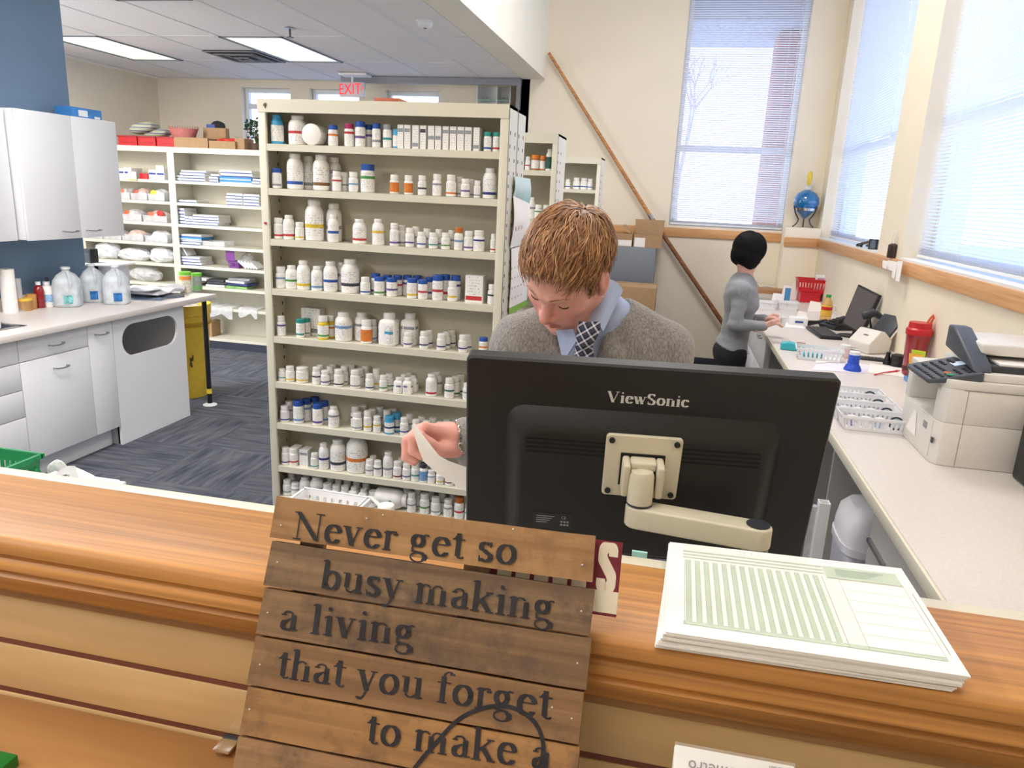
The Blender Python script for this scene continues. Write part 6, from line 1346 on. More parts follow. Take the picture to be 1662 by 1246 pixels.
for i, (pxs, lb) in enumerate(([(1433, 422), (1441, 424), (1439, 437), (1432, 434)], 'leftmost small white tag pinned on the beech rail'), ([(1440, 422), (1452, 424), (1450, 440), (1439, 437)], 'middle white tag pinned on the beech rail'), ([(1450, 424), (1457, 425), (1452, 452), (1447, 449)], 'long curled white tag pinned on the beech rail'), ([(1456, 423), (1465, 424), (1460, 457), (1453, 455)], 'rightmost long white tag pinned on the beech rail')) if False else enumerate((([(1433, 422), (1441, 424), (1439, 437), (1432, 434)], 'leftmost small white tag pinned on the beech rail'), ([(1441, 422), (1451, 424), (1449, 440), (1440, 437)], 'middle white tag pinned on the beech rail'), ([(1451, 424), (1456, 425), (1452, 452), (1447, 449)], 'long curled white tag pinned on the beech rail'), ([(1457, 423), (1465, 424), (1460, 457), (1453, 455)], 'rightmost long white tag pinned on the beech rail'))):
    q = [atX(x, y, XR-.056) for x, y in pxs]; q = [q[3], q[2], q[1], q[0]]; sheet_paper('paper_tag', lb, 'tag', q, group='white tags on the beech rail', curl=.006)
# ---- pole against the rear wall, cabinet and boxes
t = thing('wooden_pole', 'long wooden pole leaning diagonally against the rear wall', 'pole', (.72, 8.28, 0))
a, b, c = atY(891, 86, 8.33), atY(1055, 350, 8.32), Vector((1.03, 8.26, .012)); mid = b
mb = MB(); mb.tube([a, a.lerp(b, .5), b], [.016, .019, .021], 10); mb.build('upper_rod', wood('pole_wood', (170, 112, 62), (206, 150, 92), axis=0, rough=.5), t)
mb = MB(); mb.tube([b, b.lerp(c, .5), c], [.022, .024, .024], 10); mb.build('lower_rod', wood('pole_wood_dark', (120, 76, 44), (160, 104, 62), axis=0, rough=.5), t); mb = MB(); mb.tube([b+(a-b)*.01, b-(a-b)*.03], .0245, 10); mb.build('ferrule', M_steel, t)
Yg = 7.95; g0, g1 = atY(1065, 403, Yg), atY(930, 403, Yg)
t = thing('filing_cabinet', 'blue grey metal cabinet behind the man under brown boxes', 'cabinet', ((g0.x+g1.x)/2, Yg+.12, 0)); M_gc = mat('blue_grey_metal', (130, 136, 142), .5, var=.04)
MB().box((g1.x, Yg, .03), (g0.x, 8.27, g0.z)).build('body', M_gc, t, bevel=.006)
for k in range(3): f = MB().box((g1.x+.02, Yg-.012, .06+k*.42), (g0.x-.02, Yg-.0005, .06+k*.42+.40)).build('drawer_front', M_gc, t, bevel=.004); MB().box((g1.x+.30, Yg-.025, .06+k*.42+.2), (g1.x+.42, Yg-.0125, .06+k*.42+.215)).build('handle', M_steel, f)
def openbox(label, px0, px1, pyt, pyb, Y, dep, zbase, flap=True, m=M_card):
    a, b = atY(px0, pyt, Y), atY(px1, pyb, Y); t = thing('cardboard_box', label, 'box', ((a.x+b.x)/2, Y+dep/2, zbase), 'cardboard boxes by the rear wall'); w = .006; zt_ = a.z
    mb = MB(); mb.box((a.x, Y, zbase), (b.x, Y+dep, zbase+w)).box((a.x, Y, zbase+w), (b.x, Y+w, zt_)).box((a.x, Y+dep-w, zbase+w), (b.x, Y+dep, zt_)).box((a.x, Y+w, zbase+w), (a.x+w, Y+dep-w, zt_)).box((b.x-w, Y+w, zbase+w), (b.x, Y+dep-w, zt_)); mb.build('box', m, t)
    if flap:
        mb = MB(); fh = .15
        mb.add([(a.x, Y+dep, zt_), (b.x, Y+dep, zt_), (b.x+.01, Y+dep+.03, zt_+fh), (a.x-.01, Y+dep+.03, zt_+fh), (a.x, Y+dep+.005, zt_), (b.x, Y+dep+.005, zt_), (b.x+.01, Y+dep+.035, zt_+fh), (a.x-.01, Y+dep+.035, zt_+fh)], [(0, 1, 2, 3), (7, 6, 5, 4), (0, 4, 5, 1), (1, 5, 6, 2), (2, 6, 7, 3), (3, 7, 4, 0)]); mb.build('flap', m, t)
    return t, a, b
zt0 = g0.z+.001
t1, a, b = openbox('open cardboard box with raised flap on the right of the blue grey cabinet', 1029, 1073, 380, 402, 7.97, .24, zt0); c1 = atY(1027, 385, 7.968); c2 = atY(1043, 401, 7.968); MB().box((c1.x+.02, 7.9685, c2.z), (c2.x+.02, 7.9695, c1.z)).build('shipping_label', M_paper, t1)
t2, a2, b2 = openbox('low open cardboard box with white front on the blue grey cabinet', 985, 1025, 377, 402, 7.97, .24, zt0, flap=False); MB().box((a2.x+.01, 7.9685, zt0+.005), (b2.x-.005, 7.9695, zt0+.065)).build('white_front', M_paper, t2)
mb = MB(); q0, q1 = atY(1010, 365, 8.0), atY(1024, 378, 8.0); mb.add([(q0.x, 8.0, q0.z), (q0.x+.03, 8.0, q0.z), (q1.x, 7.975, q1.z), (q1.x-.03, 7.975, q1.z), (q0.x, 8.2, q0.z), (q0.x+.03, 8.2, q0.z), (q1.x, 8.2, q1.z), (q1.x-.03, 8.2, q1.z)], [(0, 1, 2, 3), (7, 6, 5, 4), (0, 4, 5, 1), (1, 5, 6, 2), (2, 6, 7, 3), (3, 7, 4, 0)]); mb.build('flap', M_card, t2)
Yc = 7.3; a, b = atY(1010, 464, Yc), atY(1063, 492, Yc)
t = thing('cardboard_box', 'closed brown cardboard box in front of the blue grey cabinet', 'box', ((a.x+b.x)/2, Yc+.2, 0), 'cardboard boxes by the rear wall'); rbox('box', M_card, t, (a.x-.2, Yc, .52), (b.x, Yc+.42, a.z), .006); rbox('lower_carton', M_card, t, (a.x-.2, Yc, .001), (b.x, Yc+.42, .519), .006)
MB().box((a.x-.2, Yc+.18, a.z), (b.x, Yc+.24, a.z+.001)).build('packing_tape', mat('packing_tape', (196, 166, 120), .3), t)
# ---- calendar and red bow on the side of the big bay
cx = SX1+.004; t = thing('wall_calendar', 'calendar with green landscape picture hanging on the big bay side', 'calendar', (cx, 3.2, 1.3))
def leaf(name, pxs, m, bow, n=8):
    q = [atX(x, y, cx) for x, y in pxs]; g = []
    for i in range(n+1):
        v = i/n; g.append([(q[0].lerp(q[1], v)).lerp(q[3].lerp(q[2], v), u/4)+Vector((.004+bow*math.sin(PI*v)+.006*u/4, 0, 0)) for u in range(5)])
    return MB().sheet(g).build(name, m, t, solid=.002)
def picture():
    m, n, l, p = newmat('landscape_picture'); t_ = n.new('ShaderNodeTexCoord'); sp_ = n.new('ShaderNodeSeparateXYZ'); l.new(t_.outputs['Object'], sp_.inputs[0]); mr = n.new('ShaderNodeMapRange'); mr.inputs[1].default_value = .40; mr.inputs[2].default_value = .56; l.new(sp_.outputs['Z'], mr.inputs[0]); nz = n.new('ShaderNodeTexNoise'); nz.inputs['Scale'].default_value = 12; l.new(t_.outputs['Object'], nz.inputs['Vector'])
    ad = n.new('ShaderNodeMath'); ad.operation = 'MULTIPLY_ADD'; l.new(nz.outputs['Fac'], ad.inputs[0]); ad.inputs[1].default_value = .4; l.new(mr.outputs[0], ad.inputs[2]); r = n.new('ShaderNodeValToRGB'); l.new(ad.outputs[0], r.inputs[0]); e = r.color_ramp.elements
    e[0].position = .2; e[0].color = lin((120, 180, 50))+(1,); e[1].position = .55; e[1].color = lin((150, 200, 190))+(1,); q = e.new(1); q.color = lin((205, 225, 225))+(1,); l.new(r.outputs[0], p.inputs['Base Color']); return m
leaf('picture_leaf', [(834, 286), (832, 318), (856, 330), (857, 290)], picture(), .006); leaf('upper_page', [(832, 318), (827, 402), (849, 396), (856, 330)], M_paper, .010); leaf('lower_page', [(829, 404), (825, 500), (852, 486), (852, 396)], M_paper, .004); leaf('green_foot', [(825, 500), (825, 510), (852, 495), (852, 486)], mat('lime_strip', (130, 180, 60), .6), .0)
mb = MB()
for r_ in range(4):
    for c_ in range(4):
        a = atX(832+c_*5, 372+r_*3-c_*1.2-(8 if r_ > 1 else 0)+0*r_, cx+.0235); mb.boxc(tuple(a), (.0005, .010, .006))
        a = atX(831+c_*5, 436+r_*16-c_*2, cx+.0125); mb.boxc(tuple(a), (.0005, .010, .007))
mb.build('date_marks', mat('red_grey_print', (170, 120, 130), .6), t)
t = thing('red_bow', 'red ribbon bow on the big bay side behind the man shoulder', 'bow', (SX1, 2.96, 1.2)); M_bow = mat('red_satin', (220, 40, 56), .35)
for i, (px, py) in enumerate(((811, 543), (815, 535), (808, 552), (820, 530))):
    p = atY(px, py, 2.965); mb = MB(); blob(mb, (SX1+.018, p.y+.015*i-.02, p.z), (.014, .03, .022), i+40, .4, 10); mb.build('ribbon_loop', M_bow, t)
mb = MB(); mb.sheet([[(SX1+.008, 2.96, 1.27), (SX1+.008, 3.0, 1.27)], [(SX1+.012, 2.955, 1.2), (SX1+.012, 2.995, 1.2)], [(SX1+.008, 2.965, 1.14), (SX1+.008, 3.0, 1.13)]]); mb.build('ribbon_tail', mat('pale_pink_ribbon', (236, 200, 200), .5), t, solid=.001)
# ---- bin and bits under the right counter
pb = atY(1392, 838, 2.85); t = thing('swing_bin', 'white waste bin with grey swing lid under the right counter', 'bin', (.845, 2.85, 0)); xc, yc = .845, 2.85; zl = pb.z-.02; M_bin = mat('soft_white_plastic', (232, 230, 236), .35, var=.01)
def rr(z, w, d, n=24): return [(xc+w*math.copysign(abs(math.cos(a))**.55, math.cos(a)), yc+d*math.copysign(abs(math.sin(a))**.55, math.sin(a)), z) for a in [2*PI*k/n for k in range(n)]]
def loft(rings, cap0=True, cap1=True):
    n = len(rings[0]); vs = [p for r_ in rings for p in r_]; fs = [(j*n+k, j*n+(k+1) % n, (j+1)*n+(k+1) % n, (j+1)*n+k) for j in range(len(rings)-1) for k in range(n)]
    if cap0: fs.append(tuple(range(n))[::-1])
    if cap1: fs.append(tuple(range((len(rings)-1)*n, len(rings)*n)))
    return MB().add(vs, fs, True)
loft([rr(0.001, .09, .11), rr(.02, .10, .12), rr(zl-.10, .115, .145), rr(zl-.09, .122, .152), rr(zl-.06, .122, .152)]).build('body', M_bin, t)
loft([rr(zl-.0595, .118, .148), rr(zl-.02, .117, .146), rr(zl+.04, .108, .132), rr(zl+.075, .08, .10), rr(zl+.085, .04, .05)]).build('dome', M_bin, t)
mb = MB(); g = []
for i in range(9):
    a = -.2+1.5*i/8; g.append([(xc+.02, yc-.150*math.cos(a*.75)-.010, zl-.01+.090*math.sin(a*.9)), (xc+.09, yc-.136*math.cos(a*.75)-.010, zl-.01+.084*math.sin(a*.9))])
MB().sheet(g).build('swing_flap', mat('grey_bin_flap', (196, 196, 200), .4), t, solid=.006)
t = thing('plastic_channel', 'upright hollow white plastic channel beside the white swing bin', 'channel', (.60, 2.57, 0)); a = atY(1338, 814, 2.57); xc2 = a.x; w = .018
mb = MB(); mb.box((xc2-w, 2.55, .001), (xc2-w+.003, 2.59, a.z)).box((xc2+w-.003, 2.55, .001), (xc2+w, 2.59, a.z)).box((xc2-w+.003, 2.55, .001), (xc2+w-.003, 2.553, a.z)).box((xc2-w+.003, 2.587, .001), (xc2+w-.003, 2.59, a.z)); mb.build('channel', M_white, t)
mb = MB(); mb.box((xc2-w-.022, 2.56, .001), (xc2-w-.004, 2.585, a.z-.02)); mb.build('clear_strip', M_tub, t)
# ================================================================ a small serif alphabet (broad pen swept along strokes)
def arc(cx, cy, rx, ry, a0, a1, n=14): return [(cx+rx*math.cos(math.radians(a0+(a1-a0)*i/n)), cy+ry*math.sin(math.radians(a0+(a1-a0)*i/n))) for i in range(n+1)]
TK, HL = .088, .030      # stem and hairline
def stem(x, y0, y1): return ('s', [(x, y0), (x, y1)])
def hair(*p): return ('h', list(p))
def ser(x, y, l=.085, r=.085): return ('h', [(x-l, y), (x+r, y)])
XH, CAP, ASC, DSC = .45, .66, .68, -.20
def bowl(cx, cy, rx, ry, a0=0, a1=360): return ('s', arc(cx, cy, rx, ry, a0, a1, 22))
GL = {
 'N': (.72, [hair((.12, .015), (.12, .64)), ('s', [(.10, .63), (.58, .03)]), hair((.60, .02), (.60, .64)), ser(.12, .015), ser(.08, .645, .07, .05), ser(.60, .645)]),
 'V': (.70, [('s', [(.12, .64), (.35, .02)]), hair((.36, .02), (.58, .64)), ser(.12, .645), ser(.58, .645)]),
 'S': (.53, [('s', arc(.27, .49, .15, .155, 30, 215, 12)+[(.24, .38), (.33, .29)]+arc(.28, .17, .155, .155, 35, -150, 12)), hair((.40, .50), (.42, .65)), hair((.13, .02), (.11, .18))]),
 'e': (.45, [('s', arc(.235, .225, .155, .210, 18, 322, 22)), hair((.09, .27), (.38, .27))]),
 'v': (.47, [('s', [(.09, .435), (.235, .02)]), hair((.24, .02), (.37, .435)), ser(.09, .437, .08, .07), ser(.375, .437, .06, .06)]),
 'w': (.665, [('s', [(.09, .435), (.22, .02)]), hair((.225, .02), (.34, .435)), ('s', [(.33, .435), (.46, .02)]), hair((.465, .02), (.59, .435)), ser(.09, .437, .08, .07), ser(.60, .437, .06, .06), ser(.33, .437, .06, .04)]),
 'r': (.35, [stem(.12, .015, .435), ser(.12, .015), hair((.04, .40), (.12, .437)), ('h', arc(.25, .33, .11, .11, 165, 60, 6)), ('s', [(.29, .385), (.295, .37)])]),
 'g': (.50, [bowl(.21, .30, .115, .135), ('h', [(.30, .41), (.38, .45), (.43, .435)]), ('h', [(.13, .19), (.09, .12), (.12, .065)]), ('s', [(.13, .055), (.32, .03)]), ('h', arc(.24, -.075, .16, .105, 50, 395, 20)), ('s', arc(.24, -.075, .16, .105, -30, 40, 5))]),
 't': (.30, [('s', [(.15, .56), (.15, .07)]), ('h', arc(.22, .09, .08, .075, 190, 320, 8)), hair((.03, .435), (.28, .435)), hair((.06, .44), (.14, .55))]),
 's': (.40, [('s', arc(.20, .335, .10, .10, 30, 220, 10)+[(.18, .255), (.24, .205)]+arc(.21, .115, .11, .10, 35, -150, 10)), hair((.31, .34), (.315, .435)), hair((.085, .015), (.075, .12))]),
 'o': (.50, [bowl(.25, .225, .165, .208)]),
 'b': (.50, [stem(.11, .03, .66), hair((.03, .645), (.11, .672)), ('s', arc(.265, .225, .15, .205, 150, -150, 20))]),
 'u': (.52, [('s', [(.12, .43), (.12, .13)]), ('h', arc(.22, .12, .10, .10, 180, 300, 8)+[(.36, .10)]), stem(.385, .02, .43), ser(.10, .437, .07, .04), ser(.365, .437, .07, .04), hair((.39, .02), (.48, .035))]),
 'y': (.48, [('s', [(.09, .435), (.25, .03)]), hair((.375, .435), (.24, .0), (.19, -.12), (.13, -.18), (.07, -.175)), ('s', [(.08, -.15), (.085, -.145)]), ser(.09, .437, .08, .07), ser(.38, .437, .06, .06)]),
 'm': (.78, [stem(.12, .015, .43), ser(.12, .015), hair((.04, .40), (.12, .437)), ('h', arc(.25, .31, .11, .115, 160, 40, 8)), stem(.375, .015, .33), ser(.375, .015, .08, .08), ('h', arc(.51, .31, .11, .115, 160, 40, 8)), stem(.635, .015, .33), ser(.635, .015, .08, .09)]),
 'n': (.52, [stem(.12, .015, .43), ser(.12, .015), hair((.04, .40), (.12, .437)), ('h', arc(.26, .31, .12, .115, 160, 40, 8)), stem(.39, .015, .33), ser(.39, .015)]),
 'h': (.52, [stem(.12, .015, .66), ser(.12, .015), hair((.04, .645), (.12, .672)), ('h', arc(.26, .31, .12, .115, 160, 40, 8)), stem(.39, .015, .33), ser(.39, .015)]),
 'a': (.45, [('h', arc(.20, .335, .11, .10, 160, 20, 8)), ('s', [(.10, .36), (.105, .355)]), ('s', [(.325, .35), (.325, .06)]), ('h', [(.33, .03), (.43, .04)]), ('s', arc(.20, .125, .105, .105, 110, 300, 10)), ('h', [(.17, .235), (.32, .285)]), ('h', [(.25, .03), (.32, .09)])]),
 'k': (.52, [stem(.12, .015, .66), ser(.12, .015), hair((.04, .645), (.12, .672)), hair((.16, .19), (.39, .43)), ('s', [(.24, .27), (.42, .02)]), ser(.39, .437, .06, .07), ser(.43, .015, .07, .08)]),
 'i': (.28, [stem(.14, .015, .43), ser(.14, .015), hair((.05, .40), (.14, .437)), ('d', [(.14, .60)])]),
 'l': (.28, [stem(.14, .015, .66), ser(.14, .015), hair((.05, .645), (.14, .672))]),
 'f': (.32, [stem(.14, .015, .55), ser(.14, .015, .085, .10), hair((.03, .435), (.29, .435)), ('h', arc(.25, .56, .11, .105, 180, 60, 8)), ('s', [(.31, .625), (.315, .62)])]),
 'c': (.44, [('s', arc(.235, .225, .155, .208, 45, 318, 20)), ('s', [(.33, .345), (.335, .34)])]),
 ' ': (.25, []),
}
def hull(pts):
    pts = sorted(set((round(a, 6), round(b, 6)) for a, b in pts))
    def half(ps):
        h = []
        for p in ps:
            while len(h) > 1 and (h[-1][0]-h[-2][0])*(p[1]-h[-2][1])-(h[-1][1]-h[-2][1])*(p[0]-h[-2][0]) <= 0: h.pop()
            h.append(p)
        return h
    return half(pts)[:-1]+half(pts[::-1])[:-1]
def serif_polys(s, bold=1.0):
    out = []; x = 0
    for ch in s:
        adv, strokes = GL[ch]
        for kind, pts in strokes:
            w, t = {'s': (TK*bold, HL), 'h': (HL*1.05, HL), 'd': (TK*1.15, .09)}[kind]
            def rect(p): return [(p[0]+a*w/2+x, p[1]+b*t/2) for a in (-1, 1) for b in (-1, 1)]
            if len(pts) == 1: out.append(hull([(pts[0][0]+x+.052*math.cos(k), pts[0][1]+.052*math.sin(k)) for k in range(7)]))
            for i in range(len(pts)-1): out.append(hull(rect(pts[i])+rect(pts[i+1])))
        x += adv
    return out, x
def serif_text(name, s, o, ax, ay, width, xh, m, parent, lift=.0005, bold=1.0):
    """flat painted serif lettering: o = baseline start, ax/ay = directions, width = overall length, xh = x-height"""
    polys, adv = serif_polys(s, bold); sx = width/(adv-.06); sy = xh/.45; n = Vector(ax).cross(Vector(ay)).normalized(); mb = MB()
    for i, pl in enumerate(polys):
        vs = [o+Vector(ax)*((a-.03)*sx)+Vector(ay)*(b*sy)+n*(lift+.000004*(i % 7)) for a, b in pl]; mb.add(vs, [tuple(range(len(vs)))])
    return mb.build(name, m, parent)
# ================================================================ wooden sign
U_ = Vector((-.039, .423, .905)).normalized(); NS = Vector((1, 0, 0)).cross(U_).normalized()
EDGE = Vector((0, .679, 1.353)); PS = EDGE+NS*.028
def sg(px, py, off=0): return atP(px, py, PS+NS*off, NS)
def zz_(x, y): return 370+.3911*x, 780+.3911*y
TLs, TRs = sg(450, 803), sg(967, 868); AX = (TRs-TLs).normalized(); AY = NS.cross(AX).normalized()   # AY points up the sign
sgn = thing('wooden_sign', 'rustic plank sign with stencilled saying leaning on the oak ledge', 'sign', TLs-AY*.3+AX*.14)
lefts = [(450, 803), (440, 874), (429, 952), (416, 1030), (401, 1112), (386, 1193)]; rights = [(967, 868), (966, 948), (958.6, 1034), (949, 1122), (939, 1210)]
vl = [(sg(*p)-TLs).dot(AY) for p in lefts]; vr = [(sg(*p)-TLs).dot(AY) for p in rights]; ul = [(sg(*p)-TLs).dot(AX) for p in lefts]; ur = [(sg(*p)-TLs).dot(AX) for p in rights]
st = (vl[5]-vl[1])/4; vl += [vl[5]+st, vl[5]+2*st, vl[5]+2*st-.0245]; sr = (vr[4]-vr[1])/3; vr += [vr[4]+sr, vr[4]+2*sr, vr[4]+3*sr, vr[4]+3*sr-.0245]; ul += [ul[5]]*3; ur += [ur[4]]*4
tones = [((152, 112, 72), (184, 142, 96), (140, 104, 70)), ((108, 84, 62), (150, 120, 88), (88, 74, 66)), ((106, 80, 56), (144, 112, 80), (94, 76, 62)), ((134, 98, 64), (170, 130, 90), (112, 86, 62)), ((142, 102, 62), (180, 134, 84), (118, 88, 62)), ((134, 100, 68), (172, 132, 92), (112, 88, 66)), ((126, 94, 62), (164, 124, 84), (106, 82, 62))]
rn = random.Random(4)
for i in range(8):
    m_ = wood('plank_wood_%d' % i, *tones[i % 7][:2], axis=0, rough=.75, streak=90, contrast=(.3, .7), wear=tones[i % 7][2], bump=.5)
    a0, a1, b0, b1 = vl[i]-.0012-(.0012 if i == 1 else 0), vl[i+1]+.0012, vr[i]-.0012-(.0045 if i == 1 else 0), vr[i+1]+.0012; off = rn.uniform(-.0012, .0)
    N_ = 12; pts = []
    for k in range(N_+1): pts.append((ul[i]+(ur[i]-ul[i])*k/N_+(rn.uniform(-.0012, .0012) if k in (0, N_) else 0), a0+(b0-a0)*k/N_+rn.uniform(-.0004, .0002)))
    for k in range(N_, -1, -1): pts.append((ul[i]+(ur[i]-ul[i])*k/N_+(rn.uniform(-.0012, .0012) if k in (0, N_) else 0), a1+(b1-a1)*k/N_+rn.uniform(-.0002, .0004)))
    mb = MB(); n = len(pts); mb.add([TLs+AX*a+AY*b+NS*off for a, b in pts]+[TLs+AX*a+AY*b+NS*(off-.012) for a, b in pts], [tuple(range(n))[::-1], tuple(range(n, 2*n))]+[(k, (k+1) % n, n+(k+1) % n, n+k) for k in range(n)])
    mb.build('plank', m_, sgn)
for u in (.045, .235):
    mb = MB(); c = [TLs+AX*(u+du)+AY*v for du, v in ((-.014, -.012), (.014, -.012), (.014, vl[8]+.015), (-.014, vl[8]+.015))]; mb.add([p-NS*.0125 for p in c]+[p-NS*.021 for p in c], [(0, 1, 2, 3), (7, 6, 5, 4), (0, 4, 5, 1), (1, 5, 6, 2), (2, 6, 7, 3), (3, 7, 4, 0)]); mb.build('batten', wood('batten_wood', (110, 76, 46), (150, 108, 66), axis=2), sgn)
M_ink = mat('worn_black_stencil_paint', (44, 42, 46), .8, var=.35, scale=90)
for s, b0, b1, xh_ in (('Never get so', (270, 241), (1194, 352), .0205), ('busy making', (383, 447), (1352, 588), .0205), ('a living', (212, 617), (772, 688), .0205), ('that you forget', (203, 815), (1336, 991), .0205), ('to make a', (572, 1087), (1336, 1205), .0205)):
    p, q = sg(*zz_(*b0)), sg(*zz_(*b1)); d = q-p; L = d.dot(AX); axd = d.normalized(); ayd = NS.cross(axd)
    serif_text('lettering', s, p, axd, ayd, d.length, xh_, M_ink, sgn, .0006, 1.22)
def ribbon(pts, w, lift=.0007):
    P_ = [sg(*zz_(*p)) for p in pts]; vs = []; fs = []
    for i, p in enumerate(P_):
        t_ = (P_[min(i+1, len(P_)-1)]-P_[max(i-1, 0)]).normalized(); s_ = t_.cross(NS)*w/2; vs += [p+s_+NS*lift, p-s_+NS*lift]
    for i in range(len(P_)-1): fs.append((2*i, 2*i+1, 2*i+3, 2*i+2))
    return MB().add(vs, fs)
def spline(pts, n=6):
    out = []
    for i in range(len(pts)-1):
        p0, p1, p2, p3 = pts[max(i-1, 0)], pts[i], pts[i+1], pts[min(i+2, len(pts)-1)]
        for k in range(n):
            t_ = k/n; out.append(tuple(.5*((2*p1[j])+(-p0[j]+p2[j])*t_+(2*p0[j]-5*p1[j]+4*p2[j]-p3[j])*t_*t_+(-p0[j]+3*p1[j]-3*p2[j]+p3[j])*t_**3) for j in range(2)))
    return out+[pts[-1]]
ribbon(spline([(690, 1330), (775, 1192), (870, 1080), (965, 985), (1080, 938), (1185, 942), (1262, 990), (1302, 1060), (1306, 1140), (1270, 1240), (1190, 1330)]), .0042).build('flourish', M_ink, sgn)
mb = MB()
for p in ((220, 185), (575, 157), (643, 143), (1183, 201), (1470, 350), (205, 338), (1466, 541), (165, 548), (1450, 757), (133, 763), (1427, 987), (90, 948), (1345, 940)):
    c = sg(*zz_(*p)); t1 = AX*.0011; t2 = AY*.0011; mb.add([c+NS*.0005+t1*math.cos(k*PI/4)+t2*math.sin(k*PI/4) for k in range(8)]+[c+NS*.0013], [(k, (k+1) % 8, 8) for k in range(8)])
mb.build('nail_heads', mat('nail_steel', (214, 208, 200), .35, metal=.5), sgn)
# wooden display shelf carrying the sign, below the picture
botY = (TLs+AY*vl[8]).y; botZ = (TLs+AY*vl[8]).z
ds = thing('display_shelf', 'maple display shelf on the slatwall under the plank sign', 'shelf', (-.5, .6, botZ-.03)); sx1 = (TLs+AX*ur[0]).x-.03
MB().box((LX0+.6, botY-.05, botZ-.022), (sx1, .699, botZ-.004)).build('board', M_omaple, ds, bevel=.002)
for x in (-1.2, -.32, sx1-.05): MB().add([(x, .699, botZ-.023), (x, botY+.02, botZ-.023), (x, .699, botZ-.15), (x+.006, .699, botZ-.023), (x+.006, botY+.02, botZ-.023), (x+.006, .699, botZ-.15)], [(0, 1, 2), (5, 4, 3), (0, 3, 4, 1), (1, 4, 5, 2), (2, 5, 3, 0)]).build('bracket', M_steel, ds)
ds2 = thing('display_shelf', 'lower acrylic display shelf carrying the white package', 'shelf', (.1, .6, .93)); MB().box((-.0, .46, .925), (.22, .699, .931)).build('board', M_tub, ds2)
# ---- maroon card behind the sign
PCD = EDGE+NS*.006
def cd(px, py, off=0): return atP(px, py, PCD+NS*off, NS)
c1, c2, c3 = cd(1006, 868), cd(1000, 1002), cd(800, 842); card = thing('maroon_card', 'maroon and cream printed card standing behind the plank sign', 'card', c2)
axc = AX; ayc = AY; Hc = (c1-c2).dot(ayc)-.0075; Wc = .155
def cq(u0, u1, v0, v1, l0, l1):   # u measured leftwards from the right edge, v up from the bottom
    P_ = lambda u, v, l: c2-axc*u+ayc*v+NS*l
    return MB().add([P_(u1, v0, l0), P_(u0, v0, l0), P_(u0, v1, l0), P_(u1, v1, l0), P_(u1, v0, l1), P_(u0, v0, l1), P_(u0, v1, l1), P_(u1, v1, l1)], [(3, 2, 1, 0), (4, 5, 6, 7), (0, 1, 5, 4), (1, 2, 6, 5), (2, 3, 7, 6), (3, 0, 4, 7)])
M_mar = mat('maroon_print', (120, 24, 46), .5, var=.05); M_crm = mat('cream_card', (242, 232, 212), .55, var=.02)
cq(0, Wc, 0, Hc, -.0008, 0).build('card', M_mar, card); cq(0, Wc, .003, Hc*.33, .0001, .0003).build('cream_panel', M_crm, card)
# big slab letter S at the right end, feet of its neighbours further left
Sw = .020; S0 = c2-axc*.0245+ayc*(Hc*.30); mb = MB(); hS = Hc*.68
path = arc(.5, .75, .27, .19, 10, 240, 12)+[(.5, .50)]+arc(.5, .25, .27, .19, 60, -170, 12)
for i in range(len(path)-1):
    r_ = lambda p: [(p[0]+a*.215, p[1]+b*.06) for a in (-1, 1) for b in (-1, 1)]
    pl = hull(r_(path[i])+r_(path[i+1])); mb.add([S0+axc*(a*.021)+ayc*(b*hS)+NS*(.0004+.000004*(i % 5)) for a, b in pl], [tuple(range(len(pl)))])
mb.build('letter', M_crm, card); mb = MB()
for u in (.034, .054, .074, .094, .114): q = cq(u, u+.0155, Hc*.30, Hc*.95, .00035, .0004); mb.add(q.v, q.f)
mb.build('letter_stems', M_crm, card)
# ================================================================ stack of printed forms
ZL = 1.3555; ZTOP = 1.3765
T = [atZ(1087, 879, ZTOP), atZ(1463, 922, ZTOP), atZ(1576, 1098, ZTOP), atZ(1081, 1025, ZTOP)]
fs_ = thing('form_stack', 'stack of green printed forms lying on the oak ledge', 'paper', sum(T, Vector())/4-Vector((0, 0, ZTOP-ZL)))
rn = random.Random(12); nb_ = 11; th = (ZTOP-ZL)/nb_
for k in range(nb_):
    f = (nb_-1-k)/(nb_-1); q = []
    for i, p in enumerate(T):
        d = Vector((rn.uniform(-.0015, .0015), rn.uniform(-.0015, .0015), 0))*(1 if k < nb_-1 else 0)
        if i == 3: d += Vector((-.009*f, .001*f, 0))
        if i == 2: d += Vector((-.010*f, .003*f, 0))
        q.append(p+d)
    z0 = ZL+k*th; q0 = [Vector((p.x, p.y, z0+.0001)) for p in q]; q1 = [Vector((p.x, p.y, z0+th*.94)) for p in q]
    MB().add(q0+q1, [(0, 1, 2, 3), (7, 6, 5, 4), (0, 4, 5, 1), (1, 5, 6, 2), (2, 6, 7, 3), (3, 7, 4, 0)]).build('sheet_bundle', M_paper, fs_)
def fp(s, t_, up=.0003): return T[0].lerp(T[1], s).lerp(T[3].lerp(T[2], s), t_)+Vector((0, 0, up))
def fq(mb, s0, s1, t0, t1, up=.0003): mb.add([fp(s0, t0, up), fp(s0, t1, up), fp(s1, t1, up), fp(s1, t0, up)], [(0, 1, 2, 3)])
mb = MB()
for k in range(15): s = .072+k*.0375; fq(mb, s, s+.0188, .215, .875)
fq(mb, .655, .955, .085, .225); fq(mb, .06, .955, .875, .905)
for k in range(3): fq(mb, .06, .65, .09+k*.04, .105+k*.04)
mb.build('green_print', mat('form_green', (196, 208, 190), .8), fs_)
mb = MB(); w = .0011
for t_ in [.215+.66*k/36 for k in range(37)]: fq(mb, .066, .70, t_, t_+w*.8, .0005)
for k in range(7): t_ = .235+k*.107; fq(mb, .70, .955, t_, t_+w*1.5, .0005)
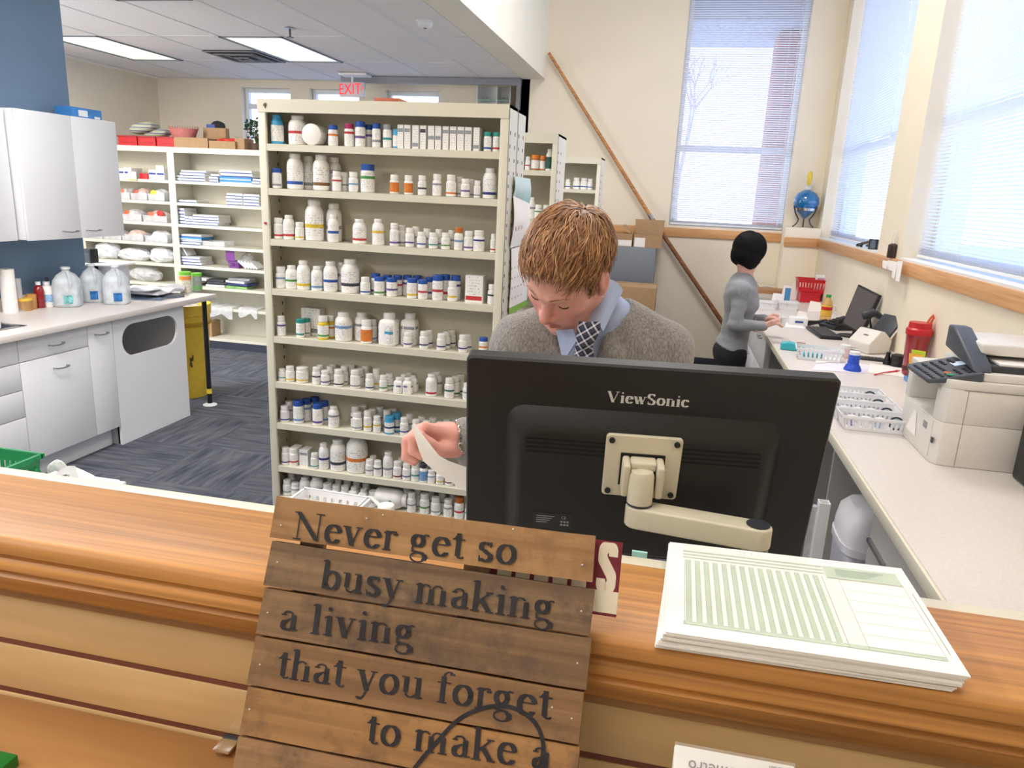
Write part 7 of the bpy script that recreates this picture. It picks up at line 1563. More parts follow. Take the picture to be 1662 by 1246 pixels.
for s in (.066, .634, .70, .955): fq(mb, s, s+w, .215, .905, .0005)
for k in range(31): s = .072+k*.01875; fq(mb, s, s+w*.6, .215, .875, .0005)
for t_ in (.03, .06, .075, .115, .155, .205): fq(mb, .06, .655 if t_ > .1 else .6, t_, t_+w, .0005)
for s in (.15, .31, .33, .36, .39, .55): fq(mb, s, s+w, .03, .06, .0005)
fq(mb, .975, .977, .3, .85, .0005); mb.build('ruled_lines', mat('form_line_green', (120, 150, 124), .8), fs_)
mb = MB()
for k in range(5): fq(mb, .70, .90-.02*k, .115+k*.018, .120+k*.018, .0006)
mb.build('form_heading', mat('form_text_green', (164, 186, 166), .8), fs_)
# ================================================================ monitor seen from behind, on a swing arm
TLm, TRm = atY(757, 577, 1.073), atY(1368, 617, 1.141); mA = (TRm-TLm).normalized(); Wm = (TRm-TLm).length
Bh = Vector((-mA.y, mA.x, 0)); mD = (Vector((0, 0, -1))*math.cos(math.radians(9.5))+Bh*math.sin(math.radians(9.5))); mD = (mD-mA*mD.dot(mA)).normalized(); mN = mA.cross(mD)*-1
if mN.y > 0: mN = -mN
Hm = .352
mon = thing('computer_monitor', 'large black computer monitor seen from behind on a cream arm', 'monitor', TLm+mA*Wm/2+mD*Hm)
def mp(u, v, d): return TLm+mA*u+mD*v+mN*d      # metres across, down, towards the camera
def rr2(u0, u1, v0, v1, r, d, n=5):
    pts = []
    for cx, cy, a0 in ((u1-r, v0+r, -90), (u1-r, v1-r, 0), (u0+r, v1-r, 90), (u0+r, v0+r, 180)):
        for k in range(n+1): a = math.radians(a0+90*k/n); pts.append(mp(cx+r*math.cos(a), cy+r*math.sin(a), d))
    return pts
def mloft(rings, c0=True, c1=True):
    n = len(rings[0]); vs = [p for r_ in rings for p in r_]; fs = [(j*n+k, (j+1)*n+k, (j+1)*n+(k+1) % n, j*n+(k+1) % n) for j in range(len(rings)-1) for k in range(n)]
    if c0: fs.append(tuple(range(n)))
    if c1: fs.append(tuple(range((len(rings)-1)*n, len(rings)*n))[::-1])
    return MB().add(vs, fs, True)
M_mon = mat('black_monitor_case', (13, 13, 14), .5, var=.06, scale=300, bump=.06)
mloft([rr2(0, Wm, 0, Hm, .008, -.028), rr2(0, Wm, 0, Hm, .008, -.004), rr2(.003, Wm-.003, .003, Hm-.003, .008, 0)]).build('case', M_mon, mon, angle=30)
u0, u1, v0, v1 = Wm*.115, Wm*.875, Hm*.215, Hm*.97
mloft([rr2(u0, u1, v0, v1, .03, -.001), rr2(u0+.004, u1-.004, v0+.004, v1-.004, .03, .004), rr2(u0+.018, u1-.018, v0+.022, v1-.012, .035, .022), rr2(u0+.026, u1-.026, v0+.032, v1-.016, .035, .027), rr2(u0+.030, u1-.030, v0+.036, v1-.018, .035, .028)], c0=False).build('raised_back', M_mon, mon, angle=50)
def mbox(mb, a0, a1, b0, b1, d0, d1): mb.add([mp(a0, b0, d0), mp(a1, b0, d0), mp(a1, b1, d0), mp(a0, b1, d0), mp(a0, b0, d1), mp(a1, b0, d1), mp(a1, b1, d1), mp(a0, b1, d1)], [(0, 1, 2, 3), (7, 6, 5, 4), (0, 4, 5, 1), (1, 5, 6, 2), (2, 6, 7, 3), (3, 7, 4, 0)])
mb = MB()
for k in range(4):
    v = v0+.043+k*.0075
    for a, b in ((u0+.034, u0+.20), (u1-.20, u1-.034)): mbox(mb, a, b, v, v+.003, .0278, .0286)
mb.build('vent_slots', mat('deep_black', (4, 4, 5), .9), mon)
mloft([rr2(.008, Wm-.008, .008, Hm-.008, .004, -.030), rr2(.008, Wm-.008, .008, Hm-.008, .004, -.0281)]).build('screen', mat('lit_screen_glass', (60, 66, 80), .2), mon)
n0 = mp(0, 0, 0); q0 = atP(985, 652, n0, mN); q1 = atP(1117, 661, n0, mN); d = q1-q0
serif_text('brand_lettering', 'ViewSonic', q0, d.normalized(), -mD, d.length*1.0, .0128, mat('silver_print', (206, 206, 208), .4), mon, .0004, bold=1.6)
def onb(px, py, d=.0285): return atP(px, py, mp(0, 0, d), mN)
mb = MB(); q = onb(870, 845); a = (q-mp(0, 0, .0285)).dot(mA); b = (q-mp(0, 0, .0285)).dot(mD); mbox(mb, a-.006, a+.058, b-.018, b+.012, .0283, .0287); mb.build('rating_label', mat('black_label', (30, 30, 32), .5), mon)
mb = MB()
for i in range(4): mbox(mb, a, a+.03-.004*i, b-.012+.004*i, b-.0108+.004*i, .0288, .0289)
for i in range(6): mbox(mb, a+.040+.005*(i % 3), a+.0435+.005*(i % 3), b-.004+.006*(i//3), b-.001+.006*(i//3), .0288, .0289)
mb.build('fine_print', mat('grey_print', (150, 150, 152), .6), mon); ctr = mp(a+.045, b-.010, .0288); text_mesh('ce_mark', 'CE', .007, mat('grey_print', (150, 150, 152), .6), mon, frame(ctr, mA, -mD), .0001)
# arm
arm = thing('monitor_arm', 'cream metal swing arm holding the large black monitor', 'bracket', (.16, .99, 1.10)); M_arm = mat('cream_powder_coat', (214, 206, 184), .4, var=.02)
pl = [onb(983, 704, .032), onb(1107, 711, .032), onb(1099, 808, .032), onb(977.5, 802, .032)]; c = sum(pl, Vector())/4; hw = ((pl[1]-pl[0]).length+(pl[2]-pl[3]).length)/4; hh = ((pl[3]-pl[0]).length+(pl[2]-pl[1]).length)/4
cu, cv = (c-TLm).dot(mA), (c-TLm).dot(mD)
mloft([rr2(cu-hw, cu+hw, cv-hh, cv+hh, .006, .0287), rr2(cu-hw, cu+hw, cv-hh, cv+hh, .006, .034), rr2(cu-hw+.001, cu+hw-.001, cv-hh+.001, cv+hh-.001, .006, .035)]).build('mounting_plate', M_arm, arm)
for su in (-1, 1):
    for sv in (-1, 1):
        mloft([[mp(cu+su*(hw-.009)+r_*math.cos(k*PI/5), cv+sv*(hh-.009)+r_*math.sin(k*PI/5), dd) for k in range(10)] for r_, dd in ((.0048, .0352), (.0048, .038), (.003, .039))]).build('screw', M_black, arm)
kw = hw*.55; mb = MB(); mbox(mb, cu-kw-.002, cu+kw+.002, cv-hh*.45, cv+hh*.6, .0352, .0365); mb.build('gasket', M_black, arm)
mb = MB()
for sgn_ in (-1, 1): mbox(mb, cu+sgn_*kw*.98, cu+sgn_*kw*.62, cv-hh*.40, cv+hh*.62, .0366, .072)
mbox(mb, cu-kw*.62, cu+kw*.62, cv-hh*.40, cv-hh*.12, .0366, .060); mb.build('yoke', M_arm, arm, bevel=.004, seg=3)
kc = atY(1043, 790, 1.0); d_ = (kc-mp(0, 0, 0)).dot(mN)
kc = mp(cu-.002, cv, .066); zt_ = atY(1043, 768, kc.y-.018).z; za = atY(1043, 812, kc.y).z
mb = MB(); r_ = kw*.60; mb.lathe([(0, za-.004), (r_, za-.004), (r_, zt_-.010), (r_*.85, zt_-.003), (0, zt_)], 24, (kc.x, kc.y, 0)); mb.build('knuckle', M_arm, arm); MB().cyl((kc.x, kc.y, za-.006), r_*1.01, .003, 24).build('collar', M_dark, arm)
pe = atY(1234, 828, kc.y-.02); ax2 = Vector((pe.x-kc.x, pe.y-kc.y, 0)); L = ax2.length; ax2.normalize(); ay2 = Vector((-ax2.y, ax2.x, 0)); ra = .0205
pts = [(ra*math.cos(math.radians(90+180*k/10)), ra*math.sin(math.radians(90+180*k/10))) for k in range(11)]+[(L+ra*math.cos(math.radians(-90+180*k/10)), ra*math.sin(math.radians(-90+180*k/10))) for k in range(11)]
z1_ = za-.007; z0_ = z1_-.034; n = len(pts); V2 = lambda p, z: (kc.x+ax2.x*p[0]+ay2.x*p[1], kc.y+ax2.y*p[0]+ay2.y*p[1], z)
MB().add([V2(p, z0_) for p in pts]+[V2(p, z1_) for p in pts], [tuple(range(n))[::-1], tuple(range(n, 2*n))]+[(k, (k+1) % n, n+(k+1) % n, n+k) for k in range(n)]).build('link', M_arm, arm, bevel=.004, seg=3)
px_, py_ = V2((L, 0), 0)[:2]; MB().cyl((px_, py_, z1_+.0005), .017, .0015, 28).build('pivot_cap', M_dark, arm)
MB().lathe([(0, 1.101), (.045, 1.101), (.045, 1.109), (.0195, 1.112), (.0195, z0_-.013), (0, z0_-.013)], 28, (px_, py_, 0)).build('post', M_arm, arm); MB().cyl((px_, py_, z0_-.0125), .0185, .012, 24).build('joint', mat('joint_grey', (150, 146, 138), .5), arm)
e = Vector((px_, py_, z0_-.05)); mb = MB(); mb.tube([e, e+Vector((-.05, .01, -.025)), e+Vector((-.10, .02, -.055))], [.012, .011, .010], 10); mb.build('lower_link', M_arm, arm); mb = MB(); mb.tube([e+Vector((-.095, .02, -.045)), e+Vector((-.105, .01, .0)), e+Vector((-.09, .012, .012))], .007, 8); mb.build('cable_hook', M_arm, arm)
# ================================================================ things on the inner counter and on the slatwall
ZI = 1.1005
ta, tb, tc_ = atY(497, 795, 1.33), atY(601, 805, 1.33), atY(487, 811, 1.23); tz = (ta.z+tb.z)/2; zs_ = tz-.045
rbox('body', M_ctn, thing('carton', 'flat white carton under the small slotted tray on the inner counter', 'box', ((ta.x+tb.x)/2, 1.28, ZI)), (ta.x+.008, 1.235, ZI), (tb.x-.012, 1.33, zs_-.001), .002)
basket('small white slotted tray behind the top of the plank sign', ((ta.x+tb.x)/2-.003, 1.285, zs_), tb.x-ta.x, .09, .045, M_bsk, nb=(8, 5), rot=-.03)
x = atY(627, 822, 1.24).x; zt0_ = atY(627, 819, 1.24).z; t = thing('white_scoop', 'white measuring scoop behind the plank sign', 'scoop', (x, 1.24, ZI)); MB().lathe([(0, 0), (.012, 0), (.0165, zt0_-ZI-.002), (.015, zt0_-ZI), (0, zt0_-ZI)], 16, (x, 1.24, ZI)).build('cup', M_white, t); mb = MB(); mb.tube([(x-.012, 1.24, zt0_-.004), (x-.035, 1.25, zt0_+.006)], [.004, .003], 6); mb.build('handle', M_white, t)
M_grn = mat('green_basket_plastic', (24, 140, 84), .4, var=.06)
xg0, xg1 = atY(-70, 745, 1.22).x, atY(22, 760, 1.22).x
t = basket('green plastic basket on the inner counter at the left', ((xg0+xg1)/2, 1.22, ZI), xg1-xg0, .14, .088, M_grn, nb=(10, 6))
mb = MB(); P_ = [atY(10, 764, 1.25), atY(70, 768, 1.27), atY(46, 741, 1.345), atY(18, 748, 1.345)]; g = [[P_[0].lerp(P_[1], i/6).lerp(P_[3].lerp(P_[2], i/6), j/3)+Vector((0, 0, .006*math.sin(i*1.9+2*j))) for j in range(4)] for i in range(7)]; mb.sheet(g); tag(mb.build('folded_crate', M_grn, solid=.003, loc=P_[0]), 'folded green plastic crate lying across the green basket', 'crate')
t = thing('blister_pack', 'clear and grey clamshell package behind the ledge beside the green basket', 'package', (atY(100, 775, 1.3).x, 1.3, ZI))
a, b, c, d = atY(66, 796, 1.22), atY(136, 800, 1.22), atY(122, 756, 1.34), atY(98, 761, 1.34); MB().sheet([[a, d], [a.lerp(b, .5)+Vector((0, 0, .004)), d.lerp(c, .5)+Vector((0, 0, .004))], [b, c]]).build('shell', clear('clamshell', gloss=.25, body=.5, rough=.1, bodycol=(210, 208, 206)), t, solid=.005)
q0 = a.lerp(b, .5).lerp(d.lerp(c, .5), .35)+Vector((0, -.004, .009)); mb = MB(); mb.M = frame(q0, c-a, d-b); mb.lathe([(.013, .0), (.016, 0), (.016, .005), (.013, .005), (.013, 0)], 20, sy=.7, sx=1.2); mb.build('moulded_oval', mat('grey_moulding', (150, 150, 150), .4), t)
zc_ = min(a.z, b.z, c.z, d.z)-.004; MB().box((d.x-.01, 1.24, ZI), (b.x-.01, 1.335, zc_)).build('carton', M_pack, t)
a, b, c, d = atY(134, 797, 1.23), atY(181, 797, 1.25), atY(152, 771, 1.32), atY(120, 757, 1.34); sheet_paper('leaflet', 'white printed leaflet leaning behind the ledge right of the clamshell', 'leaflet', [a, b, c, d], m=M_ptxt, th=.0015, curl=.002)
tag(MB().box((d.x+.022, 1.25, ZI), (b.x-.022, 1.32, min(a.z, b.z, c.z)-.004)).build('white_carton', M_pack, bevel=.002, loc=(d.x+.03, 1.28, ZI)), 'white carton under the printed leaflet on the inner counter', 'box')
p = atY(92, 755, 1.345); tag(blob(MB(), (p.x, 1.348, p.z-.016), (.026, .012, .026), 77, .35, 14, flat=.9).build('plastic_bag', M_bag[0], loc=(p.x, 1.348, p.z-.04)), 'crumpled clear bag between green basket and leaflet', 'bag'); tag(MB().box((p.x-.02, 1.338, ZI), (p.x+.02, 1.358, p.z-.041)).build('white_tub', M_white, bevel=.002, loc=(p.x, 1.348, ZI)), 'white tub under the crumpled clear bag', 'tub')
p0_, p1_ = atY(1026, 893, .94), atY(1049, 914, .94); tag(MB().box((p0_.x, .938, ZI), (p1_.x, .942, p0_.z)).build('note_card', mat('pale_cyan_note', (176, 226, 222), .7, var=.1, scale=80), loc=(p0_.x, .94, ZI)), 'pale cyan note card standing behind the ledge right of the sign', 'note')
# green box and white package on the display shelf, chrome clip on the slatwall
zb = botZ-.0038; p = atY(28, 1212, .60); t = thing('green_box', 'green and red printed box at the lower left corner', 'box', (p.x-.06, .55, zb))
rbox('body', mat('bright_green_card', (18, 128, 50), .4, var=.12, scale=25), t, (p.x-.12, .50, zb), (p.x, .60, p.z-.01), .002); MB().box((p.x-.10, .4985, zb+.03), (p.x-.012, .4998, p.z-.05)).build('red_panel', M_red, t); MB().box((p.x-.09, .515, p.z-.0099), (p.x-.02, .56, p.z-.0093)).build('red_flash', M_red, t)
zb = .9315; Yp = .575; a, b = atY(1095, 1207, Yp), atY(1290, 1243, Yp+.0); t = thing('thermometer_box', 'white package with upside down printing at the bottom edge', 'package', ((a.x+b.x)/2, Yp, zb))
MB().add([(a.x, Yp-.05, zb), (b.x, Yp-.05, zb), (b.x, Yp+.005, zb), (a.x, Yp+.005, zb), (a.x, Yp-.045, a.z-.045), (b.x, Yp-.045, b.z-.045), (b.x, Yp, b.z), (a.x, Yp, a.z)], [(3, 2, 1, 0), (4, 5, 6, 7), (0, 1, 5, 4), (1, 2, 6, 5), (2, 3, 7, 6), (3, 0, 4, 7)]).build('box', M_ctn, t, bevel=.001)
aa, bb = Vector((a.x, Yp, a.z)), Vector((b.x, Yp, b.z)); dn = Vector((0, -.045, -.045)).normalized(); xx = (bb-aa).normalized(); nn = xx.cross(dn)*-1
if nn.z < 0: nn = -nn
MB().add([aa+nn*.0015-dn*.002, bb+nn*.0015-dn*.002, bb+nn*.0015+dn*.06, aa+nn*.0015+dn*.06, aa+nn*.0025-dn*.002, bb+nn*.0025-dn*.002, bb+nn*.0025+dn*.06, aa+nn*.0025+dn*.06], [(0, 1, 2, 3), (7, 6, 5, 4), (0, 4, 5, 1), (1, 5, 6, 2), (2, 6, 7, 3), (3, 7, 4, 0)]).build('clear_window', clear('acrylic_sheet', gloss=.08, body=.04), t)
L = (bb-aa).length; ctr = aa+xx*L*.36+dn*.0145+nn*.0006; text_mesh('print', 'nometro', .0135, mat('violet_grey_print', (130, 104, 128), .6), t, frame(ctr, -xx, dn), .0001)
ctr = aa+xx*L*.86+dn*.0045+nn*.0006; text_mesh('print', '106-801', .0045, mat('violet_grey_print', (130, 104, 128), .6), t, frame(ctr, -xx, dn), .0001)
a, b = atY(360, 1197, .692), atY(386, 1203, .692); t = thing('chrome_clip', 'chrome bracket end in the slatwall groove left of the sign', 'bracket', tuple((a+b)/2)); MB().box((a.x, .672, a.z-.004), (b.x, .6998, a.z)).build('plate', M_chrome, t, bevel=.001); MB().box((a.x, .694, a.z-.0035), (b.x, .699, a.z+.001)).build('hook', M_dark, t)
# ================================================================ people: smooth implicit surfaces turned into meshes
def A_(*v): return np.array(v, float)
def sd_ell(P, c, r, Rm=None):
    q = P-np.asarray(c, float)
    if Rm is not None: q = q @ Rm
    k0 = np.linalg.norm(q/r, axis=1); k1 = np.linalg.norm(q/(np.asarray(r)**2), axis=1)+1e-9
    return k0*(k0-1)/k1
def sd_cap(P, a, b, ra, rb=None):
    a = np.asarray(a, float); b = np.asarray(b, float); rb = ra if rb is None else rb
    d = b-a; t = np.clip(((P-a) @ d)/(d @ d), 0, 1); return np.linalg.norm(P-a-t[:, None]*d, axis=1)-(ra+(rb-ra)*t)
def smin(a, b, k):
    h = np.clip(.5+.5*(b-a)/k, 0, 1); return b+(a-b)*h-k*h*(1-h)
def smax(a, b, k): return -smin(-a, -b, k)
def surface(fn, lo, hi, h):
    lo = np.asarray(lo, float); n = np.ceil((np.asarray(hi)-lo)/h).astype(int)+1
    ax = [lo[i]+h*np.arange(n[i]) for i in range(3)]
    G = np.stack(np.meshgrid(*ax, indexing='ij'), -1).reshape(-1, 3); V = fn(G).reshape(n); s = V < 0
    cs = np.zeros(tuple(n-1)+(3,)); cn = np.zeros(tuple(n-1), int); edges = []
    for a in range(3):
        sl0 = [slice(None)]*3; sl1 = [slice(None)]*3; sl0[a] = slice(0, -1); sl1[a] = slice(1, None)
        cr = s[tuple(sl0)] != s[tuple(sl1)]; idx = np.argwhere(cr)
        if not len(idx): continue
        i1 = idx.copy(); i1[:, a] += 1; v0 = V[tuple(idx.T)]; v1 = V[tuple(i1.T)]; pos = idx.astype(float); pos[:, a] += v0/(v0-v1)
        b, c = (a+1) % 3, (a+2) % 3; quad = []
        for db, dc in ((-1, -1), (0, -1), (0, 0), (-1, 0)):
            cell = idx.copy(); cell[:, b] += db; cell[:, c] += dc; ok = np.all((cell >= 0) & (cell < n-1), axis=1)
            np.add.at(cs, tuple(cell[ok].T), pos[ok]); np.add.at(cn, tuple(cell[ok].T), 1); quad.append((cell, ok))
        okk = quad[0][1] & quad[1][1] & quad[2][1] & quad[3][1]; edges.append(([q[0][okk] for q in quad], (v0 < 0)[okk]))
    ids = -np.ones(tuple(n-1), int); m = cn > 0; ids[m] = np.arange(m.sum()); verts = lo+h*(cs[m]/cn[m][:, None]); faces = []
    for quad, ins in edges:
        f = np.stack([ids[tuple(q.T)] for q in quad], 1); f[~ins] = f[~ins][:, ::-1]; faces.append(f)
    return verts, np.concatenate(faces)
def mesh_obj(name, V, F, mats, parent, attr=None, kind=None):
    me = bpy.data.meshes.new(name); org = np.array(root_loc(parent)); me.from_pydata((np.asarray(V)-org).tolist(), [], [tuple(int(i) for i in f) for f in F])
    if not isinstance(mats, (list, tuple)): mats = [mats]
    for m in mats: me.materials.append(m)
    me.polygons.foreach_set('use_smooth', [True]*len(me.polygons))
    if attr is not None:
        ca = me.color_attributes.new('tint', 'FLOAT_COLOR', 'POINT'); ca.data.foreach_set('color', np.concatenate([attr, np.ones((len(attr), 1))], 1).astype(np.float32).ravel())
    me.update(); o = bpy.data.objects.new(name, me); COL.objects.link(o); o.parent = parent
    if kind: o['kind'] = kind
    return o
def tint_mat(name, rough, var=.08, scale=60, sss=0, bump=0, spec=.5):
    m, n, l, p = newmat(name); a = n.new('ShaderNodeAttribute'); a.attribute_name = 'tint'; t = n.new('ShaderNodeTexCoord'); nz = n.new('ShaderNodeTexNoise'); nz.inputs['Scale'].default_value = scale; nz.inputs['Detail'].default_value = 3
    l.new(t.outputs['Object'], nz.inputs['Vector']); mr = n.new('ShaderNodeMapRange'); mr.inputs[1].default_value = .3; mr.inputs[2].default_value = .7; mr.inputs[3].default_value = 1-var; mr.inputs[4].default_value = 1+var; l.new(nz.outputs['Fac'], mr.inputs[0])
    mx = n.new('ShaderNodeMix'); mx.data_type = 'RGBA'; mx.blend_type = 'MULTIPLY'; mx.inputs[0].default_value = 1; l.new(a.outputs['Color'], mx.inputs[6]); l.new(mr.outputs[0], mx.inputs[7]); l.new(mx.outputs[2], p.inputs['Base Color'])
    p.inputs['Roughness'].default_value = rough; p.inputs['Specular IOR Level'].default_value = spec
    if sss: p.inputs['Subsurface Weight'].default_value = sss; p.inputs['Subsurface Radius'].default_value = (.012, .005, .003); p.inputs['Subsurface Scale'].default_value = .6
    if bump:
        b = n.new('ShaderNodeBump'); b.inputs['Strength'].default_value = bump; b.inputs['Distance'].default_value = .001; l.new(nz.outputs['Fac'], b.inputs['Height']); l.new(b.outputs[0], p.inputs['Normal'])
    return m
M_skin = tint_mat('skin', .5, .05, 40, sss=.12); M_dhair = tint_mat('dark_hair_strands', .6, .1, 30, spec=.15); M_hair = tint_mat('hair_strands', .42, .1, 30)
def knit(name, c0, c1):
    m, n, l, p = newmat(name); t = n.new('ShaderNodeTexCoord'); mp = n.new('ShaderNodeMapping'); mp.inputs['Scale'].default_value = (1, 1, .3); l.new(t.outputs['Object'], mp.inputs[0])
    nz = n.new('ShaderNodeTexNoise'); nz.inputs['Scale'].default_value = 260; nz.inputs['Detail'].default_value = 5; nz.inputs['Roughness'].default_value = .7; l.new(mp.outputs[0], nz.inputs['Vector'])
    r = n.new('ShaderNodeValToRGB'); r.color_ramp.elements[0].position = .35; r.color_ramp.elements[1].position = .68; r.color_ramp.elements[0].color = lin(c0)+(1,); r.color_ramp.elements[1].color = lin(c1)+(1,); l.new(nz.outputs['Fac'], r.inputs[0]); l.new(r.outputs[0], p.inputs['Base Color'])
    p.inputs['Roughness'].default_value = .95; p.inputs['Sheen Weight'].default_value = .25; p.inputs['Specular IOR Level'].default_value = .1
    b = n.new('ShaderNodeBump'); b.inputs['Strength'].default_value = .5; b.inputs['Distance'].default_value = .002; l.new(nz.outputs['Fac'], b.inputs['Height']); l.new(b.outputs[0], p.inputs['Normal']); return m
def plaid():
    m, n, l, p = newmat('plaid_tie_cloth'); t = n.new('ShaderNodeTexCoord'); mp = n.new('ShaderNodeMapping'); mp.inputs['Rotation'].default_value = (0, .62, 0); mp.inputs['Scale'].default_value = (62, 62, 62); l.new(t.outputs['Object'], mp.inputs[0]); sp_ = n.new('ShaderNodeSeparateXYZ'); l.new(mp.outputs[0], sp_.inputs[0])
    def band(o, lo, hi):
        fr = n.new('ShaderNodeMath'); fr.operation = 'FRACT'; l.new(o, fr.inputs[0]); a = n.new('ShaderNodeMath'); a.operation = 'GREATER_THAN'; l.new(fr.outputs[0], a.inputs[0]); a.inputs[1].default_value = lo; b = n.new('ShaderNodeMath'); b.operation = 'LESS_THAN'; l.new(fr.outputs[0], b.inputs[0]); b.inputs[1].default_value = hi
        c = n.new('ShaderNodeMath'); c.operation = 'MULTIPLY'; l.new(a.outputs[0], c.inputs[0]); l.new(b.outputs[0], c.inputs[1]); return c.outputs[0]
    def add(a, b, f):
        q = n.new('ShaderNodeMath'); q.operation = 'MULTIPLY_ADD'; l.new(b, q.inputs[0]); q.inputs[1].default_value = f; l.new(a, q.inputs[2]); return q.outputs[0]
    x, z = sp_.outputs[0], sp_.outputs[2]; v = add(band(x, .0, .22), band(z, .0, .22), 1); v2 = add(v, band(x, .5, .9), .25); v3 = add(v2, band(z, .5, .9), .25)
    r = n.new('ShaderNodeValToRGB'); l.new(v3, r.inputs[0]); mm = n.new('ShaderNodeMath'); mm.operation = 'MULTIPLY'; l.new(v3, mm.inputs[0]); mm.inputs[1].default_value = .5; l.new(mm.outputs[0], r.inputs[0]); e = r.color_ramp.elements; e[0].color = lin((26, 28, 42))+(1,); e[1].color = lin((236, 234, 238))+(1,); q = e.new(.25); q.color = lin((66, 68, 92))+(1,); q = e.new(.5); q.color = lin((176, 178, 196))+(1,)
    l.new(r.outputs[0], p.inputs['Base Color']); p.inputs['Roughness'].default_value = .7; return m
# ------------------------------------------------------------ the man
HC = A_(-.214, 1.57, 1.6385); HS = 1.02
HB = np.array([[-0.93519726, -0.34083858, -0.08695309], [0.29314532, -0.61757603, -0.72841759], [0.19457268, -0.70776529, 0.67950917]])   # columns: right, face, up
def h2w(P): return HC+HS*(np.asarray(P, float) @ HB.T)
def w2h(P): return ((P-HC)/HS) @ HB
CRc, CRr = A_(0, -.012, .040), A_(.0745, .096, .090)
def rotx(a): c, s = math.cos(a), math.sin(a); return np.array([[1, 0, 0], [0, c, -s], [0, s, c]])
def head_sdf(P, neck_to=None):
    d = sd_ell(P, CRc, CRr)
    d = smin(d, sd_ell(P, (0, .034, -.028), (.060, .060, .080)), .03)
    d = smin(d, sd_cap(P, (-.022, .066, -.092), (.022, .066, -.092), .021), .025)
    d = smin(d, sd_cap(P, (0, .078, -.098), (0, .080, -.094), .017), .018)
    for s in (-1, 1):
        d = smin(d, sd_cap(P, (s*.056, -.002, -.045), (s*.034, .052, -.088), .017), .03)          # jaw line
        d = smin(d, sd_ell(P, (s*.043, .058, -.016), (.022, .022, .018)), .022)                     # cheekbone
        d = smin(d, sd_ell(P, (s*.030, .066, -.048), (.020, .020, .022)), .02)                      # cheek
        d = smax(d, -sd_ell(P, (s*.031, .098, .009), (.018, .017, .012)), .014)                     # eye socket
        d = smin(d, sd_ell(P, (s*.031, .0745, .008), (.0135, .0125, .0115)), .004)                   # lidded eye
        d = smin(d, sd_cap(P, (s*.010, .090, .026), (s*.046, .077, .029), .0085, .006), .012)       # brow
    d = smin(d, sd_cap(P, (0, .086, .022), (0, .109, -.020), .0075, .0105), .010)                  # nose
    d = smin(d, sd_ell(P, (0, .110, -.024), (.0115, .0115, .0105)), .006)
    for s in (-1, 1):
        d = smin(d, sd_ell(P, (s*.0125, .099, -.028), (.0075, .010, .0075)), .005)
        d = smax(d, -sd_ell(P, (s*.006, .104, -.0355), (.0035, .004, .004)), .003)
        d = smin(d, sd_cap(P, (s*.016, .092, -.032), (s*.030, .079, -.058), .006, .004), .014)      # smile fold
    mo = lambda x: np.abs(x)
    d = smin(d, sd_ell(P, (0, .084, -.058), (.024, .014, .016)), .015)                               # muzzle
    for s in (-1, 1):
        d = smin(d, sd_cap(P, (s*.002, .0965, -.0535), (s*.023, .084, -.0545), .0052, .0025), .004)
        d = smin(d, sd_cap(P, (s*.0, .0955, -.0655), (s*.020, .084, -.0605), .0062, .003), .004)
        d = smax(d, -sd_cap(P, (0, .1025, -.0592), (s*.027, .0855, -.0560), .0016, .0010), .002)
    d = smax(d, -sd_ell(P, (0, .091, -.0755), (.016, .006, .005)), .008)
    for s in (-1, 1):                                                                               # ears
        Re = rotx(-.15)
        e = sd_ell(P, (s*.0775, -.010, -.002), (.0085, .0195, .0325), Re); e = smin(e, sd_ell(P, (s*.0765, .0, -.026), (.0065, .010, .011)), .008)
        e = smax(e, -sd_ell(P, (s*.0885, -.006, .000), (.0075, .0115, .0200)), .004); e = smin(e, sd_ell(P, (s*.0775, .004, -.004), (.0045, .005, .008)), .004)
        d = smin(d, e, .006)
    return d
NB = A_(-.150, 1.695, 1.500)       # base of the neck
def man_head(P):
    d = head_sdf(w2h(P))*HS
    n0, n1 = h2w((0, -.030, -.045)), h2w((0, -.012, -.075))
    d = smin(d, sd_cap(P, n0, NB, .054, .060), .03)
    return smin(d, sd_cap(P, h2w((0, .015, -.072)), NB+A_(-.02, -.02, -.02), .036, .034), .035)
man = thing('person', 'red haired man in grey sweater and plaid tie looking down at paper', 'person', (-.16, 1.78, 0))
hv, hf = surface(man_head, (-.36, 1.40, 1.44), (-.04, 1.80, 1.80), .0032)
def skin_tint(V, base):
    L = w2h(V); c = np.tile(np.array(lin(base)), (len(V), 1))
    lip = (np.abs(L[:, 0]) < .024) & (L[:, 2] < -.0495) & (L[:, 2] > -.072+.25*np.abs(L[:, 0])) & (L[:, 1] > .078); w = lip.astype(float)[:, None]*.8
    c = c*(1-w)+np.array(lin((186, 104, 98)))*w
    for ctr, r, amt in (((0, .11, -.024), .022, .5), ((.04, .07, -.03), .03, .35), ((-.04, .07, -.03), .03, .35), ((.078, -.01, 0), .03, .35), ((-.078, -.01, 0), .03, .35)):
        g = np.exp(-(np.linalg.norm(L-np.array(ctr), axis=1)/r)**2)[:, None]*amt; c = c*(1-g)+np.array(lin((212, 120, 106)))*g
    return c
